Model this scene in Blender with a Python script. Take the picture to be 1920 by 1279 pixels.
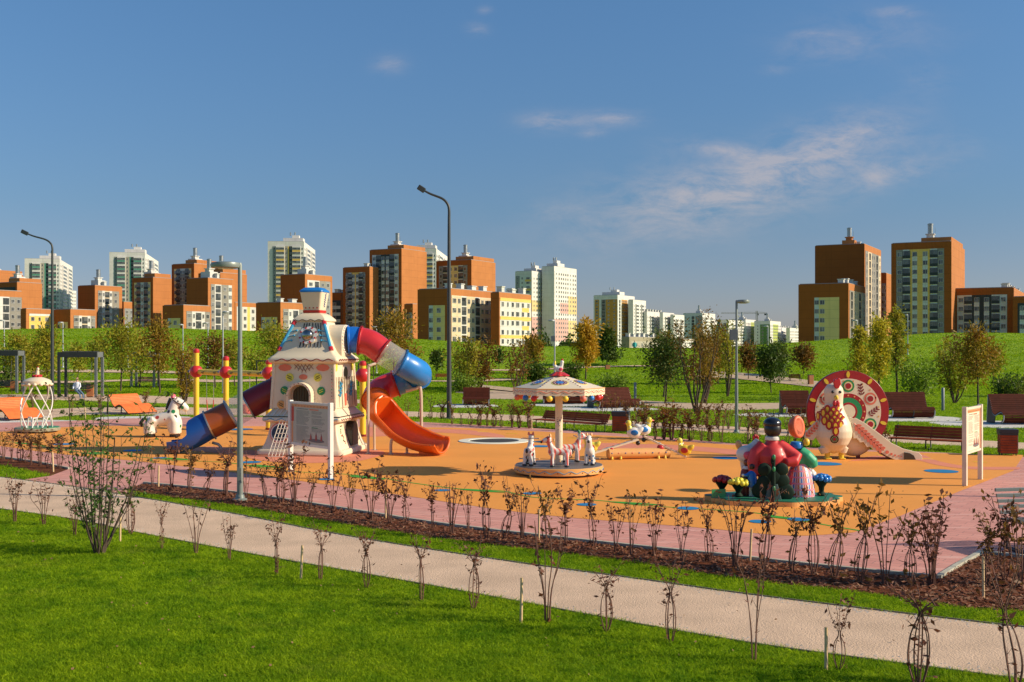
import bpy, math, random
import numpy as np
from mathutils import Vector, Matrix, Euler
PI=math.pi
sc=bpy.context.scene
for o in list(bpy.data.objects): bpy.data.objects.remove(o)
# ---------------------------------------------------------------- camera, sky, sun, exposure
EYE=3.2; HOR=652.0; FPX=2050.0
cam=bpy.data.objects.new('camera',bpy.data.cameras.new('camera')); sc.collection.objects.link(cam)
cam.location=(0,0,EYE); cam.rotation_euler=(PI/2,0,0)
cam.data.sensor_width=36; cam.data.lens=36*FPX/1920; cam.data.shift_y=(HOR-639.5)/1920
cam.data.clip_start=.2; cam.data.clip_end=9000
sc.camera=cam
SUN_EL=math.radians(28.5); SUN_ROT=math.radians(99.5)
SD=Vector((math.sin(SUN_ROT)*math.cos(SUN_EL),math.cos(SUN_ROT)*math.cos(SUN_EL),math.sin(SUN_EL)))
sun=bpy.data.objects.new('sun',bpy.data.lights.new('sun','SUN')); sc.collection.objects.link(sun)
sun.data.energy=5.0; sun.data.angle=math.radians(.5); sun.data.color=(1,.85,.62)
sun.rotation_euler=SD.to_track_quat('Z','Y').to_euler()
W=bpy.data.worlds.new('World'); sc.world=W; W.use_nodes=True
sc.view_settings.view_transform='Standard'; sc.view_settings.look='None'
sc.view_settings.gamma=1; sc.view_settings.use_curve_mapping=False
sc.view_settings.exposure=0.2
def N(nt,t,**k):
    n=nt.nodes.new(t)
    for a,b in k.items():
        if a.startswith('i_'):
            n.inputs[a[2:].replace('_',' ')].default_value=b
        else: setattr(n,a,b)
    return n
def mth(nt,op,a,b=None,clamp=False):
    n=nt.nodes.new('ShaderNodeMath'); n.operation=op; n.use_clamp=clamp
    for i,v in enumerate((a,b)):
        if v is None: continue
        if isinstance(v,(int,float)): n.inputs[i].default_value=v
        else: nt.links.new(v,n.inputs[i])
    return n.outputs[0]
def mixc(nt,fac,a,b,blend='MIX'):
    n=nt.nodes.new('ShaderNodeMix'); n.data_type='RGBA'; n.blend_type=blend; n.clamp_factor=True
    for s,v in ((0,fac),(6,a),(7,b)):
        if isinstance(v,(int,float)): n.inputs[s].default_value=v
        elif isinstance(v,tuple): n.inputs[s].default_value=(v+(1,))[:4]
        else: nt.links.new(v,n.inputs[s])
    return n.outputs[2]
def world():
    nt=W.node_tree; nt.nodes.clear(); L=nt.links
    sky=N(nt,'ShaderNodeTexSky'); sky.sky_type='NISHITA'; sky.sun_disc=False
    sky.sun_elevation=SUN_EL; sky.sun_rotation=SUN_ROT; sky.altitude=250
    sky.air_density=1.0; sky.dust_density=.6; sky.ozone_density=3.0
    tc=N(nt,'ShaderNodeTexCoord'); sp=N(nt,'ShaderNodeSeparateXYZ'); L.new(tc.outputs['Generated'],sp.inputs[0])
    # the sky's deep haze near the horizon keeps its brightness below the upper sky's: slight falloff by elevation
    z=mth(nt,'MAXIMUM',sp.outputs[2],0.0)
    low=mth(nt,'POWER',mth(nt,'SUBTRACT',1.0,mth(nt,'MINIMUM',mth(nt,'MULTIPLY',z,2.6),1.0)),1.35)
    base=mixc(nt,low,(.72,.99,1.14),(.50,.49,.58))
    base=mixc(nt,mth(nt,'SUBTRACT',1.0,mth(nt,'MINIMUM',mth(nt,'MULTIPLY',z,8.0),1.0)),base,(.72,.70,.90))
    skyc=mixc(nt,1.0,sky.outputs[0],base,'MULTIPLY')
    # thin clouds as a layer by direction
    yy=mth(nt,'MAXIMUM',sp.outputs[1],.05)
    u=mth(nt,'DIVIDE',sp.outputs[0],yy); v=mth(nt,'DIVIDE',sp.outputs[2],yy)
    cv=N(nt,'ShaderNodeCombineXYZ'); L.new(mth(nt,'MULTIPLY',u,1.0),cv.inputs[0]); L.new(mth(nt,'MULTIPLY',v,2.6),cv.inputs[1])
    no=N(nt,'ShaderNodeTexNoise'); no.inputs['Scale'].default_value=17; no.inputs['Detail'].default_value=10; no.inputs['Roughness'].default_value=.68
    no.inputs['Distortion'].default_value=.35
    L.new(cv.outputs[0],no.inputs['Vector'])
    tot=None
    for (px,py,rx,ry,am,ang) in ((1035,228,48,15,1.1,0),(1145,222,50,13,.95,0),(1580,262,105,40,1.15,-14),(1370,285,80,14,.85,8),(1470,318,130,34,.8,-14),(1290,365,190,60,.62,-10),
                           (1250,412,200,50,.4,-8),(732,122,26,16,.6,0),(895,55,18,10,.55,0),(910,18,12,8,.4,0),(1685,22,30,8,.7,0),(1540,95,70,22,.45,0),(1520,65,30,8,.5,0),(1455,130,22,8,.4,0),
                           (1700,320,90,20,.45,-10),(1420,355,180,40,.6,-10),(1030,400,40,14,.3,0),(1650,335,60,22,.5,-20),(1640,60,120,40,.3,0),(1740,150,40,25,.3,0),(1110,250,22,8,.6,0),(1790,270,50,20,.25,0)):
        a=math.radians(ang); ca,sa=math.cos(a),math.sin(a)
        du=mth(nt,'SUBTRACT',u,(px-960)/FPX); dv=mth(nt,'SUBTRACT',v,(HOR-py)/FPX)
        # rotate (image y is down: positive ang tilts down to the right)
        a1=mth(nt,'SUBTRACT',mth(nt,'MULTIPLY',du,ca),mth(nt,'MULTIPLY',dv,sa))
        b1=mth(nt,'ADD',mth(nt,'MULTIPLY',du,sa),mth(nt,'MULTIPLY',dv,ca))
        q=mth(nt,'ADD',mth(nt,'POWER',mth(nt,'ABSOLUTE',mth(nt,'MULTIPLY',a1,FPX/rx)),2.0),mth(nt,'POWER',mth(nt,'ABSOLUTE',mth(nt,'MULTIPLY',b1,FPX/ry)),2.0))
        g=mth(nt,'MULTIPLY',mth(nt,'EXPONENT',mth(nt,'MULTIPLY',q,-.8)),am)
        tot=g if tot is None else mth(nt,'ADD',tot,g)
    tot=mth(nt,'MULTIPLY',tot,mth(nt,'GREATER_THAN',sp.outputs[1],.06))
    wisp=mth(nt,'MULTIPLY',mth(nt,'SUBTRACT',no.outputs['Fac'],.36),3.2,clamp=True)
    cm=mth(nt,'MULTIPLY',mth(nt,'MULTIPLY',wisp,tot),.52,clamp=True)
    col=mixc(nt,mth(nt,'MINIMUM',cm,.55),skyc,(5.4,4.7,4.6))
    bg=N(nt,'ShaderNodeBackground'); bg.inputs[1].default_value=.096
    L.new(col,bg.inputs[0]); out=N(nt,'ShaderNodeOutputWorld'); L.new(bg.outputs[0],out.inputs[0])
world()
# ---------------------------------------------------------------- terrain function and pixel helpers
def sst(a,b,x):
    t=np.clip((x-a)/(b-a),0,1); return t*t*(3-2*t)
CX=np.array([-400,0,300,500,640,790,870,950,1010,1290,1400,1500,1600,1700,1800,1920,2400])
CY=np.array([620,621,616,622,632,637,642,650,653,653,649,642,635,629,627,626,620])
def hz(X,Y):
    X=np.asarray(X,float); Y=np.asarray(Y,float)
    yc=np.interp(X/172*FPX+960,CX,CY); Hc=EYE+(HOR-yc)*172/FPX
    t=sst(78,172,Y); h=Hc*t
    h=np.where(Y>172,2.3+(Hc-2.3)*(1-sst(172,260,Y)),h)
    und=(np.sin(X*.11+Y*.05)*.24+np.sin(X*.043-Y*.13+1)*.34+np.sin(X*.27+Y*.21)*.09+np.sin(X*.03+Y*.31)*.16)*sst(80,110,Y)*(1-sst(150,172,Y))
    far=-sst(1800,6000,np.abs(Y))*6
    return h+und+far
def G(x,y):
    Y=FPX*EYE/(y-HOR); return ((x-960)*Y/FPX,Y)
def T(x,y):
    u=(x-960)/FPX; v=(y-HOR)/FPX
    if y>HOR+6560/76: 
        X,Y=G(x,y); return Vector((X,Y,0))
    Y=60.0
    while Y<300:
        if EYE-v*Y<=hz(u*Y,Y): break
        Y+=.25
    return Vector((u*Y,Y,float(hz(u*Y,Y))))
def P(x,y,Y): return Vector(((x-960)*Y/FPX,Y,EYE+(HOR-y)*Y/FPX))
# ---------------------------------------------------------------- objects
C=sc.collection
def tag(o,label=None,cat=None,group=None,kind=None):
    if label: o['label']=label
    if cat: o['category']=cat
    if group: o['group']=group
    if kind: o['kind']=kind
    return o
def thing(name,label,cat,loc=(0,0,0),rz=0,group=None):
    o=bpy.data.objects.new(name,None); C.objects.link(o); o.location=loc; o.rotation_euler=(0,0,rz)
    o.empty_display_size=.2
    return tag(o,label,cat,group)
def place(name,me,parent,loc=(0,0,0),rot=(0,0,0),scale=(1,1,1)):
    o=bpy.data.objects.new(name,me); C.objects.link(o); o.parent=parent
    o.location=loc; o.rotation_euler=rot; o.scale=scale
    return o
def copy_tree(o,parent=None,top=True):
    kids=list(o.children)
    c=o.copy(); C.objects.link(c)
    if parent is not None: c.parent=parent
    for k in kids: copy_tree(k,c,False)
    return c
class MB:
    def __init__(s): s.v=[]; s.f=[]; s.m=[]
    def add(s,vs,fs,mi=0):
        o=len(s.v); s.v.extend([tuple(v) for v in vs]); s.f.extend([tuple(i+o for i in f) for f in fs]); s.m.extend([mi]*len(fs)); return s
    def box(s,c,d,R=None,mi=0,taper=1.0):
        x,y,z=d[0]/2,d[1]/2,d[2]/2; t=taper
        vs=[Vector(p) for p in ((-x,-y,-z),(x,-y,-z),(x,y,-z),(-x,y,-z),(-x*t,-y*t,z),(x*t,-y*t,z),(x*t,y*t,z),(-x*t,y*t,z))]
        if R is not None:
            if isinstance(R,(int,float)): R=Matrix.Rotation(R,3,'Z')
            vs=[R@v for v in vs]
        c=Vector(c); return s.add([v+c for v in vs],[(0,3,2,1),(4,5,6,7),(0,1,5,4),(1,2,6,5),(2,3,7,6),(3,0,4,7)],mi)
    def bar(s,a,b,w,h=None,mi=0,up=(0,0,1)):
        a=Vector(a);b=Vector(b);d=b-a; L=d.length; z=d.normalized(); x=Vector(up).cross(z)
        if x.length<1e-4: x=Vector((1,0,0)).cross(z)
        x.normalize(); y=z.cross(x); R=Matrix((x,y,z)).transposed()
        return s.box((a+b)/2,(w,h or w,L),R,mi)
    def loft(s,rings,mi=0,closed=True,caps=True):
        n=len(rings[0]); o=len(s.v)
        for r in rings: s.v.extend([tuple(p) for p in r])
        m=n if closed else n-1
        for i in range(len(rings)-1):
            for j in range(m):
                k=(j+1)%n; s.f.append((o+i*n+j,o+i*n+k,o+(i+1)*n+k,o+(i+1)*n+j)); s.m.append(mi)
        if caps and closed:
            s.f.append(tuple(o+j for j in range(n))[::-1]); s.m.append(mi)
            q=o+(len(rings)-1)*n; s.f.append(tuple(q+j for j in range(n))); s.m.append(mi)
        return s
    def tube(s,pts,r,n=8,mi=0,caps=True,closedpath=False):
        pts=[Vector(p) for p in pts]; N_=len(pts)
        rs=r if isinstance(r,(list,tuple)) else [r]*N_
        rings=[]; u=None
        for i,p in enumerate(pts):
            if closedpath: t=pts[(i+1)%N_]-pts[i-1]
            else: t=pts[min(i+1,N_-1)]-pts[max(i-1,0)]
            if t.length<1e-9: t=Vector((0,0,1))
            t.normalize()
            if u is None:
                u=t.cross(Vector((0,0,1)))
                if u.length<1e-3: u=t.cross(Vector((0,1,0)))
            else: u=u-t*u.dot(t)
            u.normalize(); w=t.cross(u)
            rings.append([p+(u*math.cos(2*PI*k/n)+w*math.sin(2*PI*k/n))*rs[i] for k in range(n)])
        if closedpath: rings.append(rings[0]); caps=False
        return s.loft(rings,mi,True,caps)
    def lathe(s,prof,n=24,c=(0,0,0),R=None,mi=0,caps=True):
        c=Vector(c); rings=[]
        for r,z in prof:
            ring=[Vector((r*math.cos(2*PI*k/n),r*math.sin(2*PI*k/n),z)) for k in range(n)]
            if R is not None: ring=[R@p for p in ring]
            rings.append([p+c for p in ring])
        return s.loft(rings,mi,True,caps)
    def ell(s,c,r,R=None,nu=16,nv=10,mi=0):
        if isinstance(r,(int,float)): r=(r,r,r)
        c=Vector(c); rings=[]
        for i in range(nv+1):
            a=-PI/2+PI*i/nv; a=max(-PI/2+.03,min(PI/2-.03,a)); cz,sz=math.cos(a),math.sin(a)
            ring=[Vector((r[0]*cz*math.cos(2*PI*k/nu),r[1]*cz*math.sin(2*PI*k/nu),r[2]*sz)) for k in range(nu)]
            if R is not None: ring=[R@p for p in ring]
            rings.append([p+c for p in ring])
        return s.loft(rings,mi,True,True)
    def sq(s,prof,mi=0,c=(0,0),n=5,rr=.12,caps=True):
        # stacked rounded squares: prof = [(halfwidth,z)] or (hwx,hwy,z)
        rings=[]
        for p in prof:
            hx,hy,z=(p[0],p[0],p[1]) if len(p)==2 else p
            rad=min(hx,hy)*rr; ring=[]
            for q,(sx,sy) in enumerate(((1,-1),(1,1),(-1,1),(-1,-1))):
                for k in range(n):
                    a=(-PI/2+q*PI/2)+(PI/2)*k/(n-1)
                    ring.append(Vector((c[0]+sx*(hx-rad)+rad*math.cos(a),c[1]+sy*(hy-rad)+rad*math.sin(a),z)))
            rings.append(ring)
        return s.loft(rings,mi,True,caps)
    def prism(s,poly,d,M=None,mi=0):
        # polygon in local xy extruded to z=d
        n=len(poly); vs=[Vector((p[0],p[1],0)) for p in poly]+[Vector((p[0],p[1],d)) for p in poly]
        if M is not None: vs=[M@v for v in vs]
        return s.add(vs,[tuple(range(n))[::-1],tuple(range(n,2*n))]+[(i,(i+1)%n,(i+1)%n+n,i+n) for i in range(n)],mi)
    def disc(s,c,r,M=None,d=.01,n=24,mi=0,ry=None):
        ry=ry or r
        return s.prism([(c[0]+r*math.cos(2*PI*k/n),c[1]+ry*math.sin(2*PI*k/n)) for k in range(n)],d,M,mi)
    def build(s,name,mats,parent=None,loc=(0,0,0),rot=(0,0,0),smooth=True,angle=40,bevel=0,remesh=0,sm=0):
        me=bpy.data.meshes.new(name); me.from_pydata(s.v,[],s.f)
        mats=mats if isinstance(mats,(list,tuple)) else [mats]
        for m in mats: me.materials.append(m)
        me.polygons.foreach_set('material_index',s.m)
        if smooth:
            me.polygons.foreach_set('use_smooth',[True]*len(me.polygons))
            if not remesh: me.set_sharp_from_angle(angle=math.radians(angle))
        me.update()
        o=bpy.data.objects.new(name,me); C.objects.link(o); o.parent=parent; o.location=loc; o.rotation_euler=rot
        if bevel:
            b=o.modifiers.new('b','BEVEL'); b.width=bevel; b.segments=2; b.limit_method='ANGLE'; b.angle_limit=math.radians(40)
        if remesh:
            b=o.modifiers.new('r','REMESH'); b.mode='VOXEL'; b.voxel_size=remesh; b.use_smooth_shade=True
            if sm:
                b=o.modifiers.new('s','SMOOTH'); b.iterations=sm; b.factor=.6
        return o
    def mesh(s,name,mats,smooth=False,angle=40):
        o=s.build(name,mats,smooth=smooth,angle=angle); me=o.data; bpy.data.objects.remove(o); return me
# ---------------------------------------------------------------- materials
MATS={}
def mat(name,col,rough=.6,metal=0,var=.12,vs=3.0,bump=0,bs=40,spec=.5,coat=0,trans=0,alpha=1,fleck=None,joints=0,wear=None):
    if name in MATS: return MATS[name]
    m=bpy.data.materials.new(name); m.use_nodes=True; nt=m.node_tree; L=nt.links
    b=nt.nodes['Principled BSDF']; b.inputs['Roughness'].default_value=rough; b.inputs['Metallic'].default_value=metal
    b.inputs['Specular IOR Level'].default_value=spec; b.inputs['Coat Weight'].default_value=coat
    tc=N(nt,'ShaderNodeTexCoord')
    no=N(nt,'ShaderNodeTexNoise'); no.inputs['Scale'].default_value=vs; no.inputs['Detail'].default_value=5; L.new(tc.outputs['Object'],no.inputs['Vector'])
    lo=tuple(c*(1-var) for c in col); hi=tuple(min(1,c*(1+var)) for c in col)
    f=mth(nt,'MULTIPLY',mth(nt,'SUBTRACT',no.outputs['Fac'],.3),2.5,clamp=True)
    c=mixc(nt,f,lo,hi)
    if fleck:
        n2=N(nt,'ShaderNodeTexNoise'); n2.inputs['Scale'].default_value=fleck[1]; n2.inputs['Detail'].default_value=3; L.new(tc.outputs['Object'],n2.inputs['Vector'])
        c=mixc(nt,mth(nt,'MULTIPLY',mth(nt,'SUBTRACT',n2.outputs['Fac'],fleck[2]),fleck[3],clamp=True),c,fleck[0])
    if joints:      # storey joints of panel walls: dark lines every 2.9 m and every 6 m along the wall, with faint streaks below them
        sp=N(nt,'ShaderNodeSeparateXYZ'); L.new(tc.outputs['Object'],sp.inputs[0])
        jz=mth(nt,'LESS_THAN',mth(nt,'FRACT',mth(nt,'DIVIDE',sp.outputs[2],2.9)),.035); jx=mth(nt,'LESS_THAN',mth(nt,'FRACT',mth(nt,'DIVIDE',mth(nt,'ADD',sp.outputs[0],sp.outputs[1]),6.0)),.016)
        c=mixc(nt,mth(nt,'MULTIPLY',mth(nt,'MAXIMUM',jz,jx),joints),c,tuple(q*.45 for q in col))
        sv=N(nt,'ShaderNodeCombineXYZ'); L.new(sp.outputs[0],sv.inputs[0]); L.new(sp.outputs[1],sv.inputs[1]); L.new(mth(nt,'MULTIPLY',sp.outputs[2],.12),sv.inputs[2])
        ns=N(nt,'ShaderNodeTexNoise'); ns.inputs['Scale'].default_value=.9; ns.inputs['Detail'].default_value=5; L.new(sv.outputs[0],ns.inputs['Vector'])
        c=mixc(nt,mth(nt,'MULTIPLY',mth(nt,'MULTIPLY',mth(nt,'SUBTRACT',ns.outputs['Fac'],.5),3.5,clamp=True),.35),c,tuple(q*.72 for q in col))
    if wear:
        nw=N(nt,'ShaderNodeTexNoise'); nw.inputs['Scale'].default_value=wear[1]; nw.inputs['Detail'].default_value=9; nw.inputs['Roughness'].default_value=.72; L.new(tc.outputs['Object'],nw.inputs['Vector'])
        c=mixc(nt,mth(nt,'MULTIPLY',mth(nt,'MULTIPLY',mth(nt,'SUBTRACT',nw.outputs['Fac'],wear[2]),6,clamp=True),wear[3]),c,wear[0])
    L.new(c,b.inputs['Base Color'])
    if bump:
        n3=N(nt,'ShaderNodeTexNoise'); n3.inputs['Scale'].default_value=bs; n3.inputs['Detail'].default_value=4; L.new(tc.outputs['Object'],n3.inputs['Vector'])
        bp=N(nt,'ShaderNodeBump'); bp.inputs['Strength'].default_value=bump; bp.inputs['Distance'].default_value=.02
        L.new(n3.outputs['Fac'],bp.inputs['Height']); L.new(bp.outputs[0],b.inputs['Normal'])
    if trans: b.inputs['Transmission Weight'].default_value=trans
    if alpha<1: b.inputs['Alpha'].default_value=alpha
    MATS[name]=m; return m
def leafmat(name,c1,c2,c3=None,sc_=6.0,tr=.35):
    if name in MATS: return MATS[name]
    m=bpy.data.materials.new(name); m.use_nodes=True; nt=m.node_tree; L=nt.links
    b=nt.nodes['Principled BSDF']; b.inputs['Roughness'].default_value=.55; b.inputs['Specular IOR Level'].default_value=.3
    tc=N(nt,'ShaderNodeTexCoord')
    no=N(nt,'ShaderNodeTexNoise'); no.inputs['Scale'].default_value=sc_; no.inputs['Detail'].default_value=3; no.inputs['Roughness'].default_value=.8; L.new(tc.outputs['Object'],no.inputs['Vector'])
    n2=N(nt,'ShaderNodeTexNoise'); n2.inputs['Scale'].default_value=.9; n2.inputs['Detail'].default_value=2; L.new(tc.outputs['Object'],n2.inputs['Vector'])
    c=mixc(nt,mth(nt,'MULTIPLY',mth(nt,'SUBTRACT',no.outputs['Fac'],.35),3.3,clamp=True),c1,c2)
    if c3: c=mixc(nt,mth(nt,'MULTIPLY',mth(nt,'SUBTRACT',n2.outputs['Fac'],.48),5,clamp=True),c,c3)
    L.new(c,b.inputs['Base Color'])
    t=N(nt,'ShaderNodeBsdfTranslucent'); L.new(c,t.inputs[0])
    mx=N(nt,'ShaderNodeMixShader'); mx.inputs[0].default_value=tr; L.new(b.outputs[0],mx.inputs[1]); L.new(t.outputs[0],mx.inputs[2])
    L.new(mx.outputs[0],nt.nodes['Material Output'].inputs[0])
    MATS[name]=m; return m
def spotmat(name,base,cols,scale=7,thr=.3,rough=.35,metric='EUCLIDEAN'):
    m=bpy.data.materials.new(name); m.use_nodes=True; nt=m.node_tree; L=nt.links
    b=nt.nodes['Principled BSDF']; b.inputs['Roughness'].default_value=rough
    tc=N(nt,'ShaderNodeTexCoord'); v=N(nt,'ShaderNodeTexVoronoi'); v.inputs['Scale'].default_value=scale; v.inputs['Randomness'].default_value=.6
    L.new(tc.outputs['Object'],v.inputs['Vector'])
    s=N(nt,'ShaderNodeSeparateColor'); L.new(v.outputs['Color'],s.inputs[0])
    c=cols[0]
    for i,k in enumerate(cols[1:]): c=mixc(nt,mth(nt,'GREATER_THAN',s.outputs[0],(i+1)/len(cols)),c,k)
    col=mixc(nt,mth(nt,'LESS_THAN',v.outputs['Distance'],thr),base,c)
    L.new(col,b.inputs['Base Color']); return m
# ---------------------------------------------------------------- ground
def grassmat(name,blade=False):
    m=bpy.data.materials.new(name); m.use_nodes=True; nt=m.node_tree; L=nt.links
    b=nt.nodes['Principled BSDF']; b.inputs['Roughness'].default_value=.7; b.inputs['Specular IOR Level'].default_value=.15
    geo=N(nt,'ShaderNodeNewGeometry')
    def nz(scale,det=4,rough=.6,vec=None):
        n=N(nt,'ShaderNodeTexNoise'); n.inputs['Scale'].default_value=scale; n.inputs['Detail'].default_value=det; n.inputs['Roughness'].default_value=rough
        L.new(vec or geo.outputs['Position'],n.inputs['Vector']); return n.outputs['Fac']
    big=nz(.35,3); mid=nz(1.6,5,.65); fine=nz(22,3,.7)
    f=mth(nt,'MULTIPLY',mth(nt,'SUBTRACT',mid,.38),4.2,clamp=True)
    f2=mth(nt,'MULTIPLY',mth(nt,'SUBTRACT',nz(5.5,4,.7),.36),3.6,clamp=True); f=mth(nt,'ADD',mth(nt,'MULTIPLY',f,.55),mth(nt,'MULTIPLY',f2,.45))
    c=mixc(nt,f,(.105,.25,.005),(.385,.525,.012))
    c=mixc(nt,mth(nt,'MULTIPLY',mth(nt,'SUBTRACT',big,.42),3,clamp=True),c,mixc(nt,.5,c,(.33,.43,.010)))
    c=mixc(nt,mth(nt,'MULTIPLY',mth(nt,'SUBTRACT',fine,.5),3.4,clamp=True),c,mixc(nt,.5,c,(.045,.12,.004)))
    # dry straw flecks
    dry=mth(nt,'MULTIPLY',mth(nt,'SUBTRACT',nz(.9,6,.75),.56),6,clamp=True)
    c=mixc(nt,mth(nt,"MULTIPLY",dry,.38),c,(.34,.33,.06))
    if blade:
        ob=N(nt,'ShaderNodeTexNoise'); ob.inputs['Scale'].default_value=60; ob.inputs['Detail'].default_value=1; L.new(geo.outputs['Position'],ob.inputs['Vector'])
        c=mixc(nt,mth(nt,'MULTIPLY',mth(nt,'SUBTRACT',ob.outputs['Fac'],.4),4,clamp=True),mixc(nt,1.0,c,(.62,.74,.55),'MULTIPLY'),mixc(nt,1.0,c,(1.5,1.35,1.3),'MULTIPLY'))
        t=N(nt,'ShaderNodeBsdfTranslucent'); L.new(c,t.inputs[0]); mx=N(nt,'ShaderNodeMixShader'); mx.inputs[0].default_value=.5
        L.new(b.outputs[0],mx.inputs[1]); L.new(t.outputs[0],mx.inputs[2]); L.new(mx.outputs[0],nt.nodes['Material Output'].inputs[0])
    else:
        hgt=mth(nt,'ADD',nz(9,6,.75),mth(nt,'MULTIPLY',nz(1.1,4),1.2))
        bp=N(nt,'ShaderNodeBump'); bp.inputs['Strength'].default_value=.9; bp.inputs['Distance'].default_value=.12
        L.new(hgt,bp.inputs['Height']); L.new(bp.outputs[0],b.inputs['Normal'])
    L.new(c,b.inputs['Base Color']); return m
M_GRASS=grassmat('lawn'); M_BLADE=grassmat('grass_blade',True)
xs=np.concatenate([-np.geomspace(6000,150,22),np.arange(-144,144.1,3.0),np.geomspace(150,6000,22)])
ys=np.concatenate([[-300,-100,-40],np.arange(0,76,4.0),np.arange(76,180,1.5),np.arange(180,300,5.0),np.geomspace(300,7000,22)])
XX,YY=np.meshgrid(xs,ys); ZZ=hz(XX,YY)
V=np.stack([XX,YY,ZZ],-1).reshape(-1,3); nx=len(xs); ny=len(ys)
ii=np.arange(ny-1)[:,None]*nx+np.arange(nx-1)[None,:]; F=np.stack([ii,ii+1,ii+nx+1,ii+nx],-1).reshape(-1,4)
me=bpy.data.meshes.new('ground'); me.from_pydata(V.tolist(),[],F.tolist()); me.materials.append(M_GRASS)
me.polygons.foreach_set('use_smooth',[True]*len(me.polygons))
go=bpy.data.objects.new('ground',me); C.objects.link(go); tag(go,kind='structure')
def curve(pts,n=8):
    # smooth polyline through points (Catmull-Rom)
    out=[]; p=[np.array(q,float) for q in pts]; p=[2*p[0]-p[1]]+p+[2*p[-1]-p[-2]]
    for i in range(1,len(p)-2):
        for k in range(n):
            t=k/n; out.append(tuple(.5*((2*p[i])+(-p[i-1]+p[i+1])*t+(2*p[i-1]-5*p[i]+4*p[i+1]-p[i+2])*t*t+(-p[i-1]+3*p[i]-3*p[i+1]+p[i+2])*t**3)))
    out.append(tuple(p[-2])); return out
POLY={}
def sheet(name,pts,z,m,kind='structure',th=0):
    me=bpy.data.meshes.new(name)
    a=sum(pts[i][0]*pts[(i+1)%len(pts)][1]-pts[(i+1)%len(pts)][0]*pts[i][1] for i in range(len(pts)))
    if a<0: pts=pts[::-1]
    me.from_pydata([(p[0],p[1],z) for p in pts],[],[tuple(range(len(pts)))]); me.materials.append(m)
    o=bpy.data.objects.new(name,me); C.objects.link(o); tag(o,kind=kind); POLY.setdefault(name,[]).append(np.array([p[:2] for p in pts])); return o
def gp(l): return [G(*p) for p in l]
M_PATH=mat('pale_gravel',(.66,.47,.325),.95,var=.13,vs=1.3,bump=.8,bs=55,fleck=((.36,.28,.21),60,.60,6),spec=.2)
M_MULCH=mat('bark_mulch',(.135,.042,.018),.95,var=.45,vs=9,bump=1,bs=45,fleck=((.30,.17,.09),38,.60,9),spec=.1)
M_RUB=mat('orange_rubber',(.80,.32,.062),.85,var=.05,vs=.6,bump=.25,bs=160,fleck=((.50,.24,.07),120,.58,3),spec=.25)
M_RED=mat('coral_rubber',(.72,.25,.15),.85,var=.05,vs=.8,bump=.2,bs=160,spec=.25)
M_YEL=mat('yellow_rubber',(.80,.46,.03),.85,var=.05,spec=.25)
M_BLU=mat('blue_rubber',(.015,.20,.42),.8,var=.05,spec=.25)
M_GRN=mat('green_rubber',(.05,.33,.035),.8,var=.05,spec=.25)
M_WHT=mat('white_rubber',(.72,.70,.58),.8,var=.05,spec=.25)
M_DIRT=mat('dry_soil',(.16,.10,.06),.95,var=.3,vs=3,bump=.6,bs=50)
def paving():
    m=bpy.data.materials.new('pink_block_paving'); m.use_nodes=True; nt=m.node_tree; L=nt.links; b=nt.nodes['Principled BSDF']
    b.inputs['Roughness'].default_value=.8; b.inputs['Specular IOR Level'].default_value=.3
    tc=N(nt,'ShaderNodeTexCoord'); mp=N(nt,'ShaderNodeMapping'); mp.inputs['Rotation'].default_value=(0,0,math.radians(36)); L.new(tc.outputs['Object'],mp.inputs[0])
    br=N(nt,'ShaderNodeTexBrick'); br.inputs['Scale'].default_value=1; br.inputs['Brick Width'].default_value=.4; br.inputs['Row Height'].default_value=.2; br.inputs['Mortar Size'].default_value=.006
    br.inputs['Color1'].default_value=(.67,.305,.245,1); br.inputs['Color2'].default_value=(.56,.245,.20,1); br.inputs['Mortar'].default_value=(.30,.17,.15,1)
    L.new(mp.outputs[0],br.inputs[0])
    n=N(nt,'ShaderNodeTexNoise'); n.inputs['Scale'].default_value=.5; n.inputs['Detail'].default_value=6; n.inputs['Roughness'].default_value=.65; L.new(tc.outputs['Object'],n.inputs[0])
    c=mixc(nt,mth(nt,'MULTIPLY',mth(nt,'SUBTRACT',n.outputs['Fac'],.45),2.2,clamp=True),br.outputs[0],(.68,.345,.28))
    # pale efflorescence streaks along the rows
    mp2=N(nt,'ShaderNodeMapping'); mp2.inputs['Rotation'].default_value=(0,0,math.radians(36)); mp2.inputs['Scale'].default_value=(.5,4,1); L.new(tc.outputs['Object'],mp2.inputs[0])
    n2=N(nt,'ShaderNodeTexNoise'); n2.inputs['Scale'].default_value=1.3; n2.inputs['Detail'].default_value=6; L.new(mp2.outputs[0],n2.inputs[0])
    c=mixc(nt,mth(nt,'MULTIPLY',mth(nt,'SUBTRACT',n2.outputs['Fac'],.56),4,clamp=True),c,(.78,.50,.42))
    L.new(c,b.inputs['Base Color'])
    bp=N(nt,'ShaderNodeBump'); bp.inputs['Strength'].default_value=.3; bp.inputs['Distance'].default_value=.004; L.new(br.outputs['Fac'],bp.inputs['Height']); bp.invert=True; L.new(bp.outputs[0],b.inputs['Normal'])
    return m
M_PINK=paving()
# foreground gravel path
up=[(-60,888),(40,900),(150,915),(240,930),(330,945),(460,968),(620,1000),(800,1030),(1000,1060),(1200,1087),(1400,1115),(1700,1152),(1980,1184)]
dn=[(-60,947),(0,955),(140,975),(260,1000),(500,1045),(700,1080),(950,1125),(1200,1172),(1440,1212),(1700,1247),(1980,1284)]
UPW=curve(gp(up),4); DNW=curve(gp(dn),4)
sheet('gravel_path',UPW+DNW[::-1],.008,M_PATH)
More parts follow.
